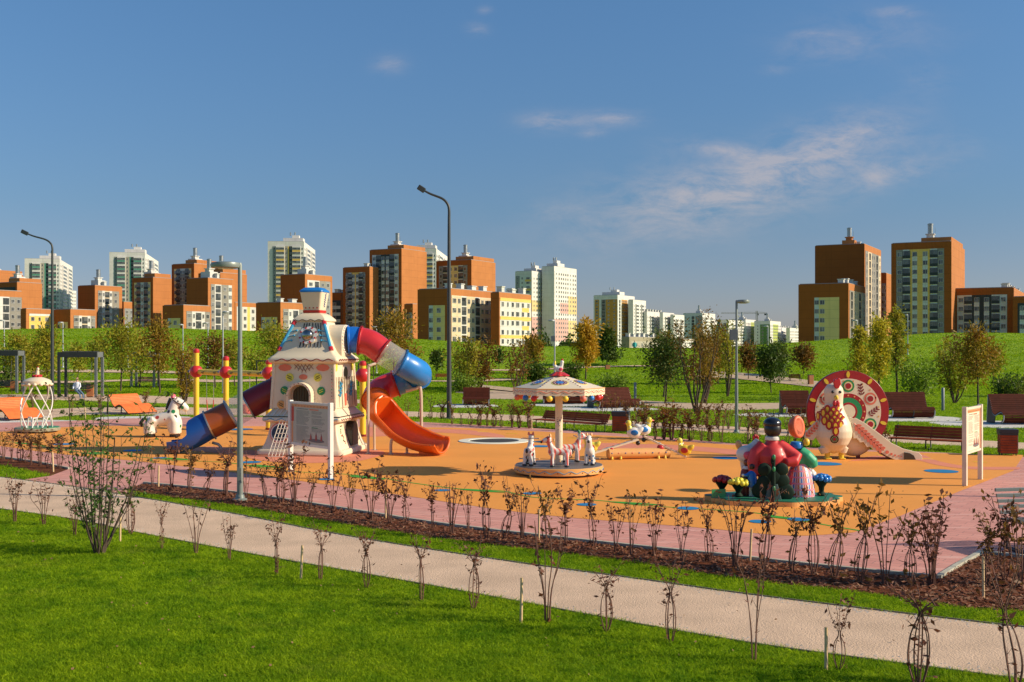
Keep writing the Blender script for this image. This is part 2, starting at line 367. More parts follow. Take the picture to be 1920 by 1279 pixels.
# mulch beds
FE=gp([(270,907),(440,925),(640,955),(830,985),(1130,1020),(1370,1045),(1560,1066),(1760,1085)])     # kerb line in front
RC=gp([(1800,1060),(1840,1038),(1930,1047),(2010,1056)])
ML=gp([(238,918),(300,930),(440,948),(640,982),(840,1012),(1130,1047),(1400,1088),(1620,1112),(1800,1140),(2010,1150)])
sheet('mulch_bed',curve(FE,3)+RC+curve(ML,3)[::-1],.004,M_MULCH)
LM1=gp([(-60,850),(0,858),(70,868),(130,880)]); LM2=gp([(95,893),(60,884),(0,873),(-60,866)])
sheet('mulch_bed',LM1+LM2,.0045,M_MULCH)
# pink paving
BK=[(-40,44),(-21.8,46.5),(-17.3,49.3),(-12,50.2),(-7.7,49.3),(-2.5,45.9)]+gp([(1140,812),(1330,828),(1450,837),(1660,845),(1800,851),(1935,858)])+[(22,28.2),(24,20)]
pk=gp([(-60,850),(0,858),(70,868),(130,880)])
join=gp([(95,893),(30,900),(-20,893)])   # where the pink paving runs into the path
pinkp=curve(BK,4)+[(24,14.5)]+RC[::-1]+curve(FE,3)[::-1]+gp([(238,918),(240,929),(150,914),(45,900)])+gp([(95,893),(130,880),(70,868),(0,858),(-60,850)])+[(-26,33)]
sheet('pink_paving',pinkp,.012,M_PINK)
def kerb(name,pts,w,h,m,z0=0):
    mb=MB()
    for i in range(len(pts)-1):
        a=Vector((*pts[i][:2],z0+h/2)); b=Vector((*pts[i+1][:2],z0+h/2)); mb.bar(a,b+(b-a).normalized()*.01,w,h,0)
    o=mb.build(name,m,smooth=False); tag(o,kind='structure'); return o
M_KERB=mat('grey_kerb',(.42,.40,.32),.8,var=.2,vs=5,bump=.3)
M_EDGE=mat('dark_plastic_edging',(.16,.13,.10),.8,var=.3)
kerb('kerb',curve(FE,3)+RC,.07,.05,M_KERB)
kerb('kerb',gp([(130,880),(70,868),(0,858),(-60,850)]),.07,.05,M_KERB)
kerb('path_edging',UPW,.022,.022,M_EDGE); kerb('path_edging',DNW,.022,.02,M_EDGE)
# orange rubber surface
RF=gp([(-60,828),(0,835),(120,853),(260,866),(480,892),(720,925),(1000,965),(1300,990),(1480,1006),(1600,1000)])
RR=gp([(1690,968),(1800,922),(1900,884),(1980,858)])
RB=gp([(1920,854),(1720,850),(1500,843),(1300,830),(1100,815),(860,803),(640,802),(480,800),(330,800),(200,799),(100,803),(-60,815)])
RF[0:2]=gp([(-60,829),(20,840)])
rub=curve(RF,4)+RR[:-1]+curve(RB,4)
sheet('rubber_surface',rub,.016,M_RUB)
def ribbon(name,c,w,z,m,kind='structure'):
    c=curve(c,6); n=len(c); L_=[];R_=[]
    for i,p in enumerate(c):
        a=np.array(c[max(i-1,0)]);b=np.array(c[min(i+1,n-1)]); t=(b-a)/np.linalg.norm(b-a); nn=np.array([-t[1],t[0]])
        ww=(w if isinstance(w,(int,float)) else np.interp(i/(n-1),np.linspace(0,1,len(w)),w))/2
        L_.append(tuple(np.array(p)+nn*ww)); R_.append(tuple(np.array(p)-nn*ww))
    return sheet(name,L_+R_[::-1],z,m,kind)
# green painted vine running along the front edge, with leaves
VINE=gp([(-20,826),(60,834),(110,843),(180,853),(260,858),(330,865),(420,868),(480,877),(560,886),(640,890),(710,897),(780,908),(860,918),(940,922),(1000,934),(1120,940),(1200,949),(1330,957),(1420,964),(1500,978),(1612,997)])
ribbon('painted_vine',VINE,.075,.020,M_GRN)
for (x,y,l,w,a) in ((52,833,1.1,.32,-25),(182,851,.7,.5,-30),(330,862,1.2,.35,-30),(500,876,1.3,.32,-35),(688,897,1.3,.3,-40),(905,922,1.2,.25,-30),(1195,946,1.2,.2,-25),(1480,974,1.1,.22,-40)):
    cx,cy=G(x,y); a=math.radians(a); pts=[]
    for k in range(16):
        t=2*PI*k/16; ex=l/2*math.cos(t); ey=w/2*math.sin(t)*(1-.35*math.cos(t)); pts.append((cx+ex*math.cos(a)-ey*math.sin(a),cy+ex*math.sin(a)+ey*math.cos(a)))
    sheet('painted_leaf',pts,.024,M_GRN)
# coral waves, yellow dashes, blue dots
def blob(name,pix,z,m): return sheet(name,curve(gp(pix)+[G(*pix[0])],4)[:-1],z,m)
blob('coral_patch',[(330,845),(420,852),(520,868),(640,868),(690,862),(720,848),(640,838),(600,842),(480,846),(400,838)],.020,M_RED)
blob('coral_patch',[(620,812),(700,820),(790,812),(860,814),(940,822),(935,815),(860,806),(760,806),(700,803),(640,806)],.020,M_RED)
blob('coral_patch',[(1060,836),(1150,846),(1260,846),(1320,848),(1450,862),(1440,852),(1330,840),(1230,834),(1130,832)],.020,M_RED)
blob('coral_patch',[(1590,866),(1700,862),(1760,874),(1820,881),(1900,882),(1905,877),(1820,876),(1760,866),(1720,852),(1640,856)],.020,M_RED)
for (x,y,w) in ((905,811,20),(960,814,22),(1008,819,22),(1075,823,22),(1135,828,24),(1200,833,24),(1290,838,24),(1390,843,24),(1480,848,22),(1550,853,22),(1660,856,22),(1740,862,20),(1840,868,20),(740,803,20),(650,802,18)):
    cx,cy=G(x,y); s=(y-HOR)/EYE; l=w/s
    sheet('yellow_dash',[(cx-l/2,cy+.05),(cx+l/2,cy-.12),(cx+l/2,cy+.08),(cx-l/2,cy+.28)],.0205,M_YEL)
for (x,y,r) in ((1546,871,.46),(1765,885,.42),(1362,860,.40),(1497,976,.20),(1290,955,.22),(1100,948,.2),(998,927,.2),(830,921,.18),(612,900,.2),(470,868,.3),(250,846,.3),(120,834,.35),(300,860,.2),(1012,838,.35),(450,806,.5),(1425,980,.2),(1870,905,0)):
    if r<=0: continue
    cx,cy=G(x,y); sheet('painted_dot',[(cx+r*math.cos(t*PI/14),cy+r*math.sin(t*PI/14)) for t in range(28)],.0245,M_BLU)
# back gravel path, behind the playground
def pix_strip(name,a,b,z,m): return sheet(name,curve(gp(a),4)+curve(gp(b),4)[::-1],z,m)
pix_strip('gravel_path',[(560,781),(700,780),(860,785),(1000,792),(1180,801),(1330,810),(1500,820),(1700,831),(1840,839),(2000,849)],
                 [(560,769),(700,770),(860,775),(1000,780),(1180,790),(1330,798),(1500,807),(1700,817),(1840,826),(2000,835)],.008,M_PATH)
pix_strip('gravel_path',[(-60,788),(60,788),(150,779),(330,778),(420,779),(560,781)],[(-60,776),(60,770),(150,765),(330,764),(420,766),(560,769)],.008,M_PATH)
pix_strip('gravel_path',[(-60,752),(60,750),(200,753),(400,759),(600,757),(720,757)],[(-60,740),(60,740),(200,740),(400,746),(600,748),(720,751)],.008,M_PATH)
M_TAN=mat('tan_gravel',(.52,.38,.26),.95,var=.12,vs=1,bump=.5,bs=40)
pix_strip('park_path',[(900,748),(1100,752),(1300,768),(1440,768),(1520,764)],[(900,741),(1100,746),(1300,756),(1440,756),(1520,754)],.010,M_TAN)
pix_strip('park_path',[(850,737),(1000,748),(1100,752),(1130,747)],[(870,728),(960,734),(1050,741),(1130,747)],.014,M_TAN)
M_WGR=mat('white_gravel',(.62,.60,.55),.95,var=.15,vs=6,bump=.7,bs=60)
for (x,y,w,h) in ((870,764,1.9,2.0),(1055,762,1.9,1.8),(1140,770,2.6,2.2),(1480,782,2.2,1.6),(1705,788,2.8,2.4),(1900,800,2.6,2.2),(30,797,2.6,1.6),(245,788,2.2,1.5)):
    cx,cy=G(x,y); r=random.Random(int(x)); pts=[(cx+(w+r.uniform(-.2,.2))*math.cos(t*PI/10),cy+1.4+(h+r.uniform(-.2,.2))*math.sin(t*PI/10)) for t in range(20)]
    sheet('gravel_pad',pts,.0061,M_WGR)
# paths on the hill
def hillpath(pix,w,m,name='hill_path'):
    c=[T(*p) for p in pix]; c=curve([tuple(p)[:2] for p in c],8); vs=[];n=len(c)
    for i,p in enumerate(c):
        a=np.array(c[max(i-1,0)]);b=np.array(c[min(i+1,n-1)]); t=(b-a)/np.linalg.norm(b-a); nn=np.array([-t[1],t[0]])*w/2
        for q in (-1,0,1):
            x,y=p[0]+nn[0]*q,p[1]+nn[1]*q; vs.append((x,y,float(hz(x,y))+.07))
    fs=[]
    for i in range(n-1):
        for k in (0,1): a=i*3+k; fs.append((a,a+1,a+4,a+3))
    me=bpy.data.meshes.new(name); me.from_pydata(vs,[],fs); me.materials.append(m); o=bpy.data.objects.new(name,me); C.objects.link(o); tag(o,kind='structure')
hillpath([(1320,703),(1400,708),(1460,714),(1530,722),(1600,730)],4.0,M_TAN)
hillpath([(-40,716),(120,718),(300,713),(430,716),(620,712),(860,716),(960,712)],2.2,M_PATH)
hillpath([(900,695),(1000,694),(1100,690),(1200,687),(1300,688)],1.0,M_PATH)
hillpath([(-40,700),(150,697),(350,700)],1.5,M_PATH)
hillpath([(860,722),(940,730),(1000,736)],2.4,M_TAN)

# ---- grass blades on the near lawn and the strips (one mass)
def inside(poly,px,py):
    r=np.zeros(len(px),bool); n=len(poly); j=n-1
    for i in range(n):
        xi,yi=poly[i]; xj,yj=poly[j]
        c=((yi>py)!=(yj>py))&(px<(xj-xi)*(py-yi)/((yj-yi) or 1e-9)+xi); r^=c; j=i
    return r
def grass(name,n,xr,yr,hgt,wid,seed,fall=1.5,label=None):
    rg=np.random.default_rng(seed)
    u=rg.random(n); y0,y1=yr
    Y=y0*(y1/y0)**(u) if fall else y0+(y1-y0)*u
    half=Y*.50+1; X=(rg.random(n)*2-1)*half
    k=np.ones(n,bool)
    XJ=X+rg.normal(0,.035,n); YJ=Y+rg.normal(0,.035,n)
    for nm in ('gravel_path','mulch_bed','pink_paving','park_path','gravel_pad','rubber_surface'):
        for p in POLY.get(nm,[]): k&=~inside(p,XJ,YJ)
    X=X[k];Y=Y[k]; n=len(X)
    # clumping height
    cl=.6+.4*np.sin(X*2.1+1.3*np.sin(Y*1.7))*np.sin(Y*2.6+np.sin(X*3.1))+.35*np.sin(X*7+Y*5)*np.sin(Y*9-X*3)
    h=hgt*(.45+.45*rg.random(n)+.35*np.clip(cl,0,1.3))*(1+1.1*(rg.random(n)>.975)); w=wid*(.6+.8*rg.random(n))*(Y/12)**.5
    a=rg.random(n)*2*PI; lx=rg.normal(0,.95,n)*h; ly=rg.normal(0,.95,n)*h
    V=np.empty((n,3,3),np.float32)
    V[:,0]=np.stack([X-w*np.cos(a),Y-w*np.sin(a),np.zeros(n)],-1); V[:,1]=np.stack([X+w*np.cos(a),Y+w*np.sin(a),np.zeros(n)],-1)
    V[:,2]=np.stack([X+lx,Y+ly,h],-1); V[:,:,2]+=hz(X,Y)[:,None]
    me=bpy.data.meshes.new(name); me.vertices.add(n*3); me.vertices.foreach_set('co',V.reshape(-1))
    me.loops.add(n*3); me.loops.foreach_set('vertex_index',np.arange(n*3,dtype=np.int32))
    me.polygons.add(n); me.polygons.foreach_set('loop_start',np.arange(0,n*3,3,dtype=np.int32)); me.polygons.foreach_set('loop_total',np.full(n,3,np.int32))
    me.materials.append(M_BLADE); me.update(calc_edges=True); o=bpy.data.objects.new(name,me); C.objects.link(o)
    tag(o,label,'grass',kind='stuff'); return o
grass('grass',800000,None,(9.4,26),.040,.0060,1,label='short green lawn grass growing beside the gravel path')
grass('grass',350000,None,(26,75),.07,.009,2,label='green grass growing behind the playground among the park paths')
grass('grass',300000,None,(75,174),.085,.022,3,label='green grass covering the hill below the apartment blocks')
# bark chips lying on the mulch bed
rg=random.Random(4); mb=MB(); pl=POLY['mulch_bed'][0]; x0,y0=pl.min(0); x1,y1=pl.max(0); n=0
xx=np.array([rg.uniform(x0,x1) for _ in range(60000)]); yy=np.array([rg.uniform(y0,y1) for _ in range(60000)]); k=inside(pl,xx,yy)
for X,Y in zip(xx[k][:14000],yy[k][:14000]):
    a=rg.uniform(0,PI); l=rg.uniform(.015,.05); w=rg.uniform(.006,.016); e=rg.uniform(-.02,.02); z=rg.uniform(.006,.03); ca,sa=math.cos(a),math.sin(a)
    mb.add([(X-l*ca-w*sa,Y-l*sa+w*ca,z),(X-l*ca+w*sa,Y-l*sa-w*ca,z-.004),(X+l*ca+w*sa,Y+l*sa-w*ca,z+e),(X+l*ca-w*sa,Y+l*sa+w*ca,z+e+.006)],[(0,1,2,3)],rg.choice((0,0,0,1)))
o=mb.build('bark_chips',[mat('bark_chip_dark',(.15,.048,.02),.9,var=.5,vs=30),mat('bark_chip_pale',(.26,.13,.07),.9,var=.4,vs=30)],smooth=False); tag(o,'loose brown bark chips covering the planting bed','mulch',kind='stuff')
# gravel stones and pale rim along the path
mb=MB()
for e,sgn in ((UPW,-1),(DNW,1)):
    for i in range(len(e)-1):
        a=np.array(e[i]);b=np.array(e[i+1]); L_=np.linalg.norm(b-a)
        if a[1]>32: continue
        nn=np.array([-(b-a)[1],(b-a)[0]])/L_*sgn
        for _ in range(int(L_*70)):
            t=rg.random(); q=a+(b-a)*t+nn*abs(rg.gauss(0,.12)); s=rg.uniform(.004,.014); z=.008
            mb.add([(q[0]-s,q[1]-s*.6,z),(q[0]+s,q[1]-s,z),(q[0]+s*.7,q[1]+s,z),(q[0]-s*.8,q[1]+s*.7,z),(q[0],q[1],z+s)],[(0,1,4),(1,2,4),(2,3,4),(3,0,4)])
o=mb.build('gravel_stones',mat('pale_stone',(.62,.56,.48),.9,var=.25,vs=20),smooth=False); tag(o,'loose pale gravel stones along the edges of the gravel path','gravel',kind='stuff')
# fallen leaves scattered on the grass, the path and the paving
mb=MB()
for _ in range(140):
    Y=9.6*(26/9.6)**rg.random(); X=rg.uniform(-.48,.48)*Y; s=rg.uniform(.012,.028); a=rg.uniform(0,PI); ca,sa=math.cos(a)*s,math.sin(a)*s; z=.03
    mb.add([(X-ca,Y-sa,z),(X-sa*.5,Y+ca*.5,z+.012),(X+ca,Y+sa,z+.008),(X+sa*.5,Y-ca*.5,z-.004)],[(0,1,2,3)])
o=mb.build('fallen_leaves',mat('dry_leaf',(.22,.12,.05),.8,var=.4,vs=8),smooth=False); tag(o,'small dry leaves scattered over the lawn and gravel path','leaves',kind='stuff')
# ---------------------------------------------------------------- buildings
PHI=math.radians(29)
def bm_(n,c,**k): return mat('facade_'+n,c,.8,var=k.get('var',.07),vs=.25,bump=.12,bs=3,spec=.25,joints=.5)
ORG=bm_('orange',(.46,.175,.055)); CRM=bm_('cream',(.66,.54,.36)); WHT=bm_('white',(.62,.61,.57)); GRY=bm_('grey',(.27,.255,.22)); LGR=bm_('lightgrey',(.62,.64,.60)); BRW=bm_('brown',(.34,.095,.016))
KHA=bm_('khaki',(.80,.61,.25)); YLW=bm_('yellow',(.80,.52,.14)); SLT=bm_('slate',(.045,.055,.06)); MGR=bm_('midgrey',(.26,.27,.265)); GRN=bm_('green',(.10,.30,.22)); PNK=bm_('pink',(.62,.36,.32)); PYL=bm_('pale_yellow',(.66,.50,.24)); OCH=bm_('ochre',(.52,.26,.055))
BLU=bm_('blue',(.22,.34,.55)); DGN=bm_('darkgreen',(.10,.20,.06)); LIM=bm_('lime',(.42,.48,.12)); ROOF=bm_('roof',(.30,.30,.29)); OFFW=bm_('offwhite',(.68,.655,.62)); METAL=mat('roof_metal',(.35,.37,.38),.4,metal=.7)
BGR=bm_('beigegrey',(.40,.37,.30))
def glassmat(name,dark,light,rough=.12,sc_=.7):
    m=bpy.data.materials.new(name); m.use_nodes=True; nt=m.node_tree; L=nt.links; b=nt.nodes['Principled BSDF']
    geo=N(nt,'ShaderNodeNewGeometry'); wn=N(nt,'ShaderNodeTexWhiteNoise'); wn.noise_dimensions='3D'
    sn=N(nt,'ShaderNodeVectorMath'); sn.operation='SNAP'; sn.inputs[1].default_value=(1.3,1.3,1.45); L.new(geo.outputs['Position'],sn.inputs[0]); L.new(sn.outputs[0],wn.inputs['Vector'])
    c=mixc(nt,mth(nt,'POWER',wn.outputs['Value'],2.2),dark,light); L.new(c,b.inputs['Base Color']); b.inputs['Roughness'].default_value=rough; b.inputs['Specular IOR Level'].default_value=.8
    return m
GLS=glassmat('window_glass',(.02,.027,.035),(.22,.22,.21)); GLD=glassmat('balcony_glass',(.02,.03,.035),(.16,.17,.17))
FRM=mat('window_frame',(.55,.55,.53),.5,var=.03); FRD=mat('window_frame_dark',(.12,.12,.12),.5)
def win_mesh(name,w,h,muls,frame,glass,para=None):
    # local: centred x, z up from sill; face plane y=0, outward -y
    mb=MB(); t=.09
    mb.box((0,-.02,h/2),(w-2*t,.04,h-2*t),mi=1)
    for sx in (-1,1): mb.box((sx*(w/2-t/2),-.05,h/2),(t,.10,h),mi=0)
    mb.box((0,-.055,h-t/2),(w-2*t,.11,t),mi=0); mb.box((0,-.075,t/2),(w-2*t,.15,t),mi=0)
    for u in muls: mb.box((u*w,-.045,h/2),(.07,.09,h-2*t),mi=0)
    if para: mb.box((0,-.06,h*.22),(w-2*t,.12,h*.36),mi=2)
    return mb.mesh(name,[frame,glass]+([para] if para else []))
WM={'w':win_mesh('window',1.5,1.5,(.08,),FRM,GLS),'n':win_mesh('window',.95,1.45,(),FRM,GLS),'d':win_mesh('window',2.1,1.5,(-.12,.22),FRM,GLS),
    'b':win_mesh('balcony_window',2.5,2.45,(-.25,0,.25),FRD,GLD,SLT),'g':win_mesh('balcony_window',2.7,1.4,(-.33,0,.33),FRM,GLS),'gg':win_mesh('balcony_window',6.0,1.55,(-.33,-.17,0,.17,.33),FRM,GLD)}
SPAN={}
def face(root,side,L,H,spec,zvis,joined,fl=2.9):
    """side 'A' runs along local -x (outward -y), 'B' along +y (outward +x).
    spec: dict(frame=(left,right,top), strips=[(width, material, kind[, under material])])"""
    fl_,fr_,ft=spec['frame']; st=spec['strips']; tw=sum(s[0] for s in st); W_=L-fl_-fr_
    if W_<=0: fl_=fr_=.2; W_=L-.4
    # u runs left to right as seen from outside
    def pt(u,z,out=0):
        return (-L+u,-out,z) if side=='A' else (out,u,z)
    rz=0 if side=='A' else PI/2
    u=fl_; wins=[]
    rows=[]; z=H-ft-2.35
    while z>max(.3,zvis-2.2): rows.append(z); z-=fl
    alt=spec.get('skip',())
    for s in st:
        w=s[0]/tw*W_; mt=s[1]; kind=s[2]
        out=.10+.03*(st.index(s)%2)+(.9 if kind=='gg' else 0)
        mb=MB(); c=pt(u+w/2,(H-ft)/2,out/2-.005); mb.box(c,(w,out+.01,H-ft) if side=='A' else (out+.01,w,H-ft))
        if kind!='none':
            o_=mb.build('wall_panel',mt,root,smooth=False)
            if kind in ('k',):   # spandrels of the second colour between windows
                pass
        for i,zr in enumerate(rows):
            if kind=='gg': wins.append(('gg',pt(u+w/2,zr,out+.005),w*.96/6.0))
            elif kind in WM:
                m_=max(1,round(w/3.3)) if (joined or w>5.2) and kind!='b' else 1
                for q in [u+w*(j+.5)/m_ for j in range(m_)]: wins.append((kind,pt(q,zr if kind!='b' else zr-.55,out+.005)))
            if kind=='ww':
                for q in (.25,.75): wins.append(('w',pt(u+w*q,zr,out+.005)))
            if kind=='www':
                n=max(2,int(w/3)); 
                for q in range(n): wins.append((('w','n','w','d')[q%4],pt(u+w*(q+.5)/n,zr,out+.005)))
            if kind=='band': wins.append(('g',pt(u+w/2,zr,out+.005)))
        if len(s)>3 and s[3] is not None:
            for i,zr in enumerate(rows):
                if s[4:] and s[4]==2 and i%2: continue
                zz=zr-1.4; ww=w*.62 if kind in('w','n','ww') else w*.96
                ux=[u+w/2] if kind!='ww' else [u+w*.25,u+w*.75]
                if kind=='ww': ww=1.6
                key=(round(ww,2),s[3].name)
                if key not in SPAN: SPAN[key]=MB().box((0,0,0),(ww,.05,1.34)).mesh('spandrel',s[3])
                for q in ux: place('spandrel',SPAN[key],root,pt(q,zz+.68,out+.02),(0,0,0 if side=='A' else PI/2))
        u+=w
    for b in spec.get('bands',()):      # horizontal colour bands across the facade: (floor index from top, height, material)
        mb=MB(); zz=rows[b[0]]+1.6+.65 if b[0]<len(rows) else 0
        mb.box(pt(fl_+W_/2,zz,.16),(W_,.06,b[1]) if side=='A' else (.06,W_,b[1])); mb.build('colour_band',b[2],root,smooth=False)
    if joined:
        by={}
        if wins:
            mb=MB(); mats=[FRM,GLS,GLD,FRD,SLT]
            for wn_ in wins:
                k,p=wn_[:2]; sx_=wn_[2] if len(wn_)>2 else 1
                me=WM[k]; R=Matrix.Rotation(rz,3,'Z'); mp={m.name:i for i,m in enumerate(mats)}
                o=len(mb.v); mb.v+= [tuple(R@Vector((v.co.x*sx_,v.co.y,v.co.z))+Vector(p)) for v in me.vertices]
                for pg in me.polygons: mb.f.append(tuple(i+o for i in pg.vertices)); mb.m.append(mp[me.materials[pg.material_index].name])
            o=mb.build('windows',mats,root,smooth=False); o['kind']='stuff'
    else:
        for wn_ in wins: k,p=wn_[:2]; place('window' if k!='b' else 'balcony',WM[k],root,p,(0,0,rz),(wn_[2] if len(wn_)>2 else 1,1,1))
def building(label,xl,xc,xr,yt,Y0,wall,A=None,B=None,roof='',joined=False,phi=PHI,group=None,cat='apartment block',name='apartment_block',parapet=.0,wallB=None,depth=14,fl=2.9):
    u0=(xc-960)/FPX; X0=u0*Y0; ct,st_=math.cos(phi),math.sin(phi)
    ul=(xl-960)/FPX; ur=(xr-960)/FPX
    LA=(X0-ul*Y0)/(ct+ul*st_) if xl<xc else depth
    LB=(ur*Y0-X0)/(st_-ur*ct) if xr>xc else depth
    LA=max(3,LA); LB=max(3,min(LB,90))
    zb=1.0; H=EYE+(HOR-yt)*Y0/FPX-zb
    root=thing(name,label,cat,(X0,Y0,zb),-phi,group)
    mb=MB(); mb.box((-LA/2,LB/2,H/2),(LA,LB,H)); mb.build('wall',wall,root,smooth=False)
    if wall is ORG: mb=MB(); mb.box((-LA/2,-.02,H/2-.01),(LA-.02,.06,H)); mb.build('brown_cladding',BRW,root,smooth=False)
    mb=MB(); mb.box((-LA/2,LB/2,H+.12),(LA-.7,LB-.7,.24)); mb.build('roof',ROOF,root,smooth=False)
    if A: face(root,'A',LA,H,A,EYE+(HOR-np.interp((xl+xc)/2,CX,CY))*Y0/FPX-zb,joined,fl)
    if B: face(root,'B',LB,H,B,EYE+(HOR-np.interp((xr+xc)/2,CX,CY))*Y0/FPX-zb,joined,fl)
    s=Y0/400
    r=random.Random(int(xc*7+yt))
    if 'c' in roof:   # lift house with tall round vent
        mb=MB(); fx=-LA*.45; fy=LB*.4
        mb.box((fx,fy,H+1.3),(4.6,4,2.6)); mb.box((fx,fy,H+3.1),(2.2,2.2,1.2)); mb.box((fx,fy,H+3.8),(2.9,2.9,.3)); lh=mb.build('lift_house',WHT if 'o' not in roof else ORG,root,smooth=False)
        mb=MB(); mb.lathe([(.85,0),(.85,3.0),(.95,3.0),(.95,3.4),(.5,3.6)],14,(fx,fy,H+3.95)); mb.build('roof_vent',METAL,lh)
        mb=MB(); mb.box((fx+3.4,fy+.5,H+.9),(1.2,1.2,1.8)); mb.box((fx+3.4,fy+.5,H+1.9),(1.6,1.6,.25)); mb.build('ventilation_box',WHT,root,smooth=False)
        mb=MB(); mb.tube([(fx+1.5,fy,H+2.6),(fx+1.5,fy,H+6)],.05,5); mb.build('antenna',METAL,lh)
    if 'v' in roof:
        n=max(2,int(LB/6))
        for q in range(n):
            mb=MB(); y=LB*(q+.5)/n; w=r.uniform(1.2,2.6); h=r.uniform(1.1,1.9); mb.box((-min(3,LA/2),y,H+h/2),(1.8,w,h)); mb.box((-min(3,LA/2),y,H+h+.12),(2.2,w+.4,.24)); mb.build('ventilation_box',WHT,root,smooth=False)
    if 'p' in roof:   # raised parapet slab at the far end
        mb=MB(); mb.box((-LA*.28,LB*.55,H+.9),(LA*.5,LB*.86,1.8)); mb.build('raised_parapet',wallB or wall,root,smooth=False)
    return root
fO=(1.5,1.5,2.0)
FA_dark=dict(frame=(1.4,1.5,2.2),strips=[(2.6,LGR,'w'),(2.9,MGR,'b'),(5.5,SLT,'ww',LGR),(2.9,MGR,'b'),(2.6,LGR,'w')])
FA_yel=dict(frame=(1.6,2.2,2.2),strips=[(2.9,GRY,'w'),(2.8,LGR,'b'),(8.8,YLW,'ww',LGR),(2.8,LGR,'b'),(2.9,GRY,'w')])
FA_kha=lambda l,t:dict(frame=(l,l*.55,t),strips=[(2.2,LGR,'w'),(8.0,KHA,'w')])
FB_crm=dict(frame=(1.6,1.8,2.2),strips=[(3.2,GRY,'d'),(2.0,WHT,'n'),(3.6,CRM,'b'),(2.0,WHT,'n'),(5.5,GRY,'w')])
FB_wht=dict(frame=(1.4,1.6,2.2),strips=[(2.4,GRY,'w'),(4.2,WHT,'b'),(4.6,GRY,'w'),(2.2,LGR,'w')])
FB_narrow=dict(frame=(1.3,1.2,2.4),strips=[(2.4,GRY,'n'),(3.2,CRM,'b'),(3.4,GRY,'n'),(3.6,GRY,'b'),(2.0,CRM,'n')])
# -- left cluster
building('orange block with a chimney at the far left edge of the skyline',-60,-32,44,512,470,ORG,roof='cp')
building('blank orange end wall of a taller block left of the white and green tower',-8,32,79,529,450,ORG,dict(frame=(2,1,2),strips=[(6,SLT,'blank')]),roof='cp')  # slate panel on the left face: its shade is put into the colour
building('white and grey low facade at the left edge below the orange walls',-75,-28,43,543,400,ORG,None,dict(frame=(.6,.6,2.3),strips=[(3.5,LGR,'w'),(3.5,WHT,'n'),(3.2,WHT,'b'),(5.6,GRY,'ww')]))
building('low yellow and white block with orange frame beside the tall left lamp post',42,49,97,579,395,ORG,None,dict(frame=(1.2,.6,2.0),strips=[(9,YLW,'www'),(5,YLW,'w')],bands=((0,.8,LGR),(2,.9,WHT))))
tw=dict(frame=(.4,.4,2.4)); 
TA=dict(frame=(.4,.3,3.2),strips=[(3.4,OFFW,'none'),(2.4,MGR,'n'),(6.5,OFFW,'gg',GRN,2),(3.2,BGR,'n'),(1.2,GRN,'blank'),(2.2,SLT,'n'),(6.5,OFFW,'gg',GRN,2),(2.2,LGR,'n')])
TB=dict(frame=(.3,.3,3.2),strips=[(3.0,OFFW,'n'),(5,OFFW,'gg'),(3.2,OFFW,'n'),(5,OFFW,'gg'),(3.0,OFFW,'n')])
TY=dict(frame=(.4,.3,3.2),strips=[(3.4,OFFW,'none'),(2.6,MGR,'n'),(6.5,OFFW,'gg',YLW,2),(2.6,BGR,'n'),(.9,YLW,'blank'),(2.6,SLT,'n'),(6.5,OFFW,'gg',YLW,2),(2.2,LGR,'n')])
def tower(label,xl,xc,xr,yt,Y0,A,B,**k):
    if A in (TA,TY): k['phi']=math.atan((xc-960)/FPX)+math.radians(7)
    r=building(label,xl,xc,xr,yt,Y0,OFFW,A,B,joined=True,cat='tower block',name='tower_block',**k)
    return r
def crown(r,dx,dy,w,h,zt,d=10):
    mb=MB(); mb.box((dx,dy,zt+h/2),(w,d,h)); mb.box((dx+w*.1,dy,zt+h+1),(w*.35,d*.5,2)); mb.build('roof_house',OFFW,r,smooth=False)
    mb=MB()
    for q in (-.18,.05): mb=MB(); mb.tube([(dx+q*w,dy,zt+h+2),(dx+q*w,dy,zt+h+4.2)],.5,8); mb.build('roof_vent',METAL,r)
def Hof(yt,Y0): return EYE+(HOR-yt)*Y0/FPX-1
def bays(r,L,H,side,pos,w,out,m=OFFW):
    for u in pos:
        mb=MB()
        if side=='A': mb.box((-L*(1-u),-out/2,H/2-.2),(w,out,H))
        else: mb.box((out/2,L*u,H/2-.2),(out,w,H))
        mb.build('projecting_bay',m,r,smooth=False)
t=tower('white tower with green balcony bands behind the tall left lamp post',46,112,136,486,820,TA,TB); crown(t,-8,12,14,3,Hof(486,820))
t=tower('white tower with green balcony bands second from the left, above the brown blocks',205,272,297,474,790,TA,TB); crown(t,-8,12,14,3,Hof(474,790))
building('small pale block peeping out right of the leftmost white tower',128,134,143,545,900,OFFW,None,dict(frame=(.3,.3,1),strips=[(4,OFFW,'n'),(4,OFFW,'n')]),joined=True)
building('brown block with vent and cream stripe between the two green-banded towers',146,178,229,535,480,ORG,dict(frame=(2,2,2),strips=[(8,ORG,'none')]),FB_crm,roof='c')
building('dark recessed link block left of the grey yellow-edged facade',222,232,252,566,500,ORG,dict(frame=(.5,.4,3),strips=[(3,MGR,'w'),(4,SLT,'b')]),dict(frame=(.4,.4,3),strips=[(4,MGR,'w')]))
building('low brown block with khaki corner panel left of the cream striped one',101,132,181,580,400,ORG,FA_kha(2.4,4.6),dict(frame=(1.4,.6,2.2),strips=[(3,GRY,'d'),(2,WHT,'n'),(3.2,CRM,'b'),(2,WHT,'n'),(3,GRY,'w')]))
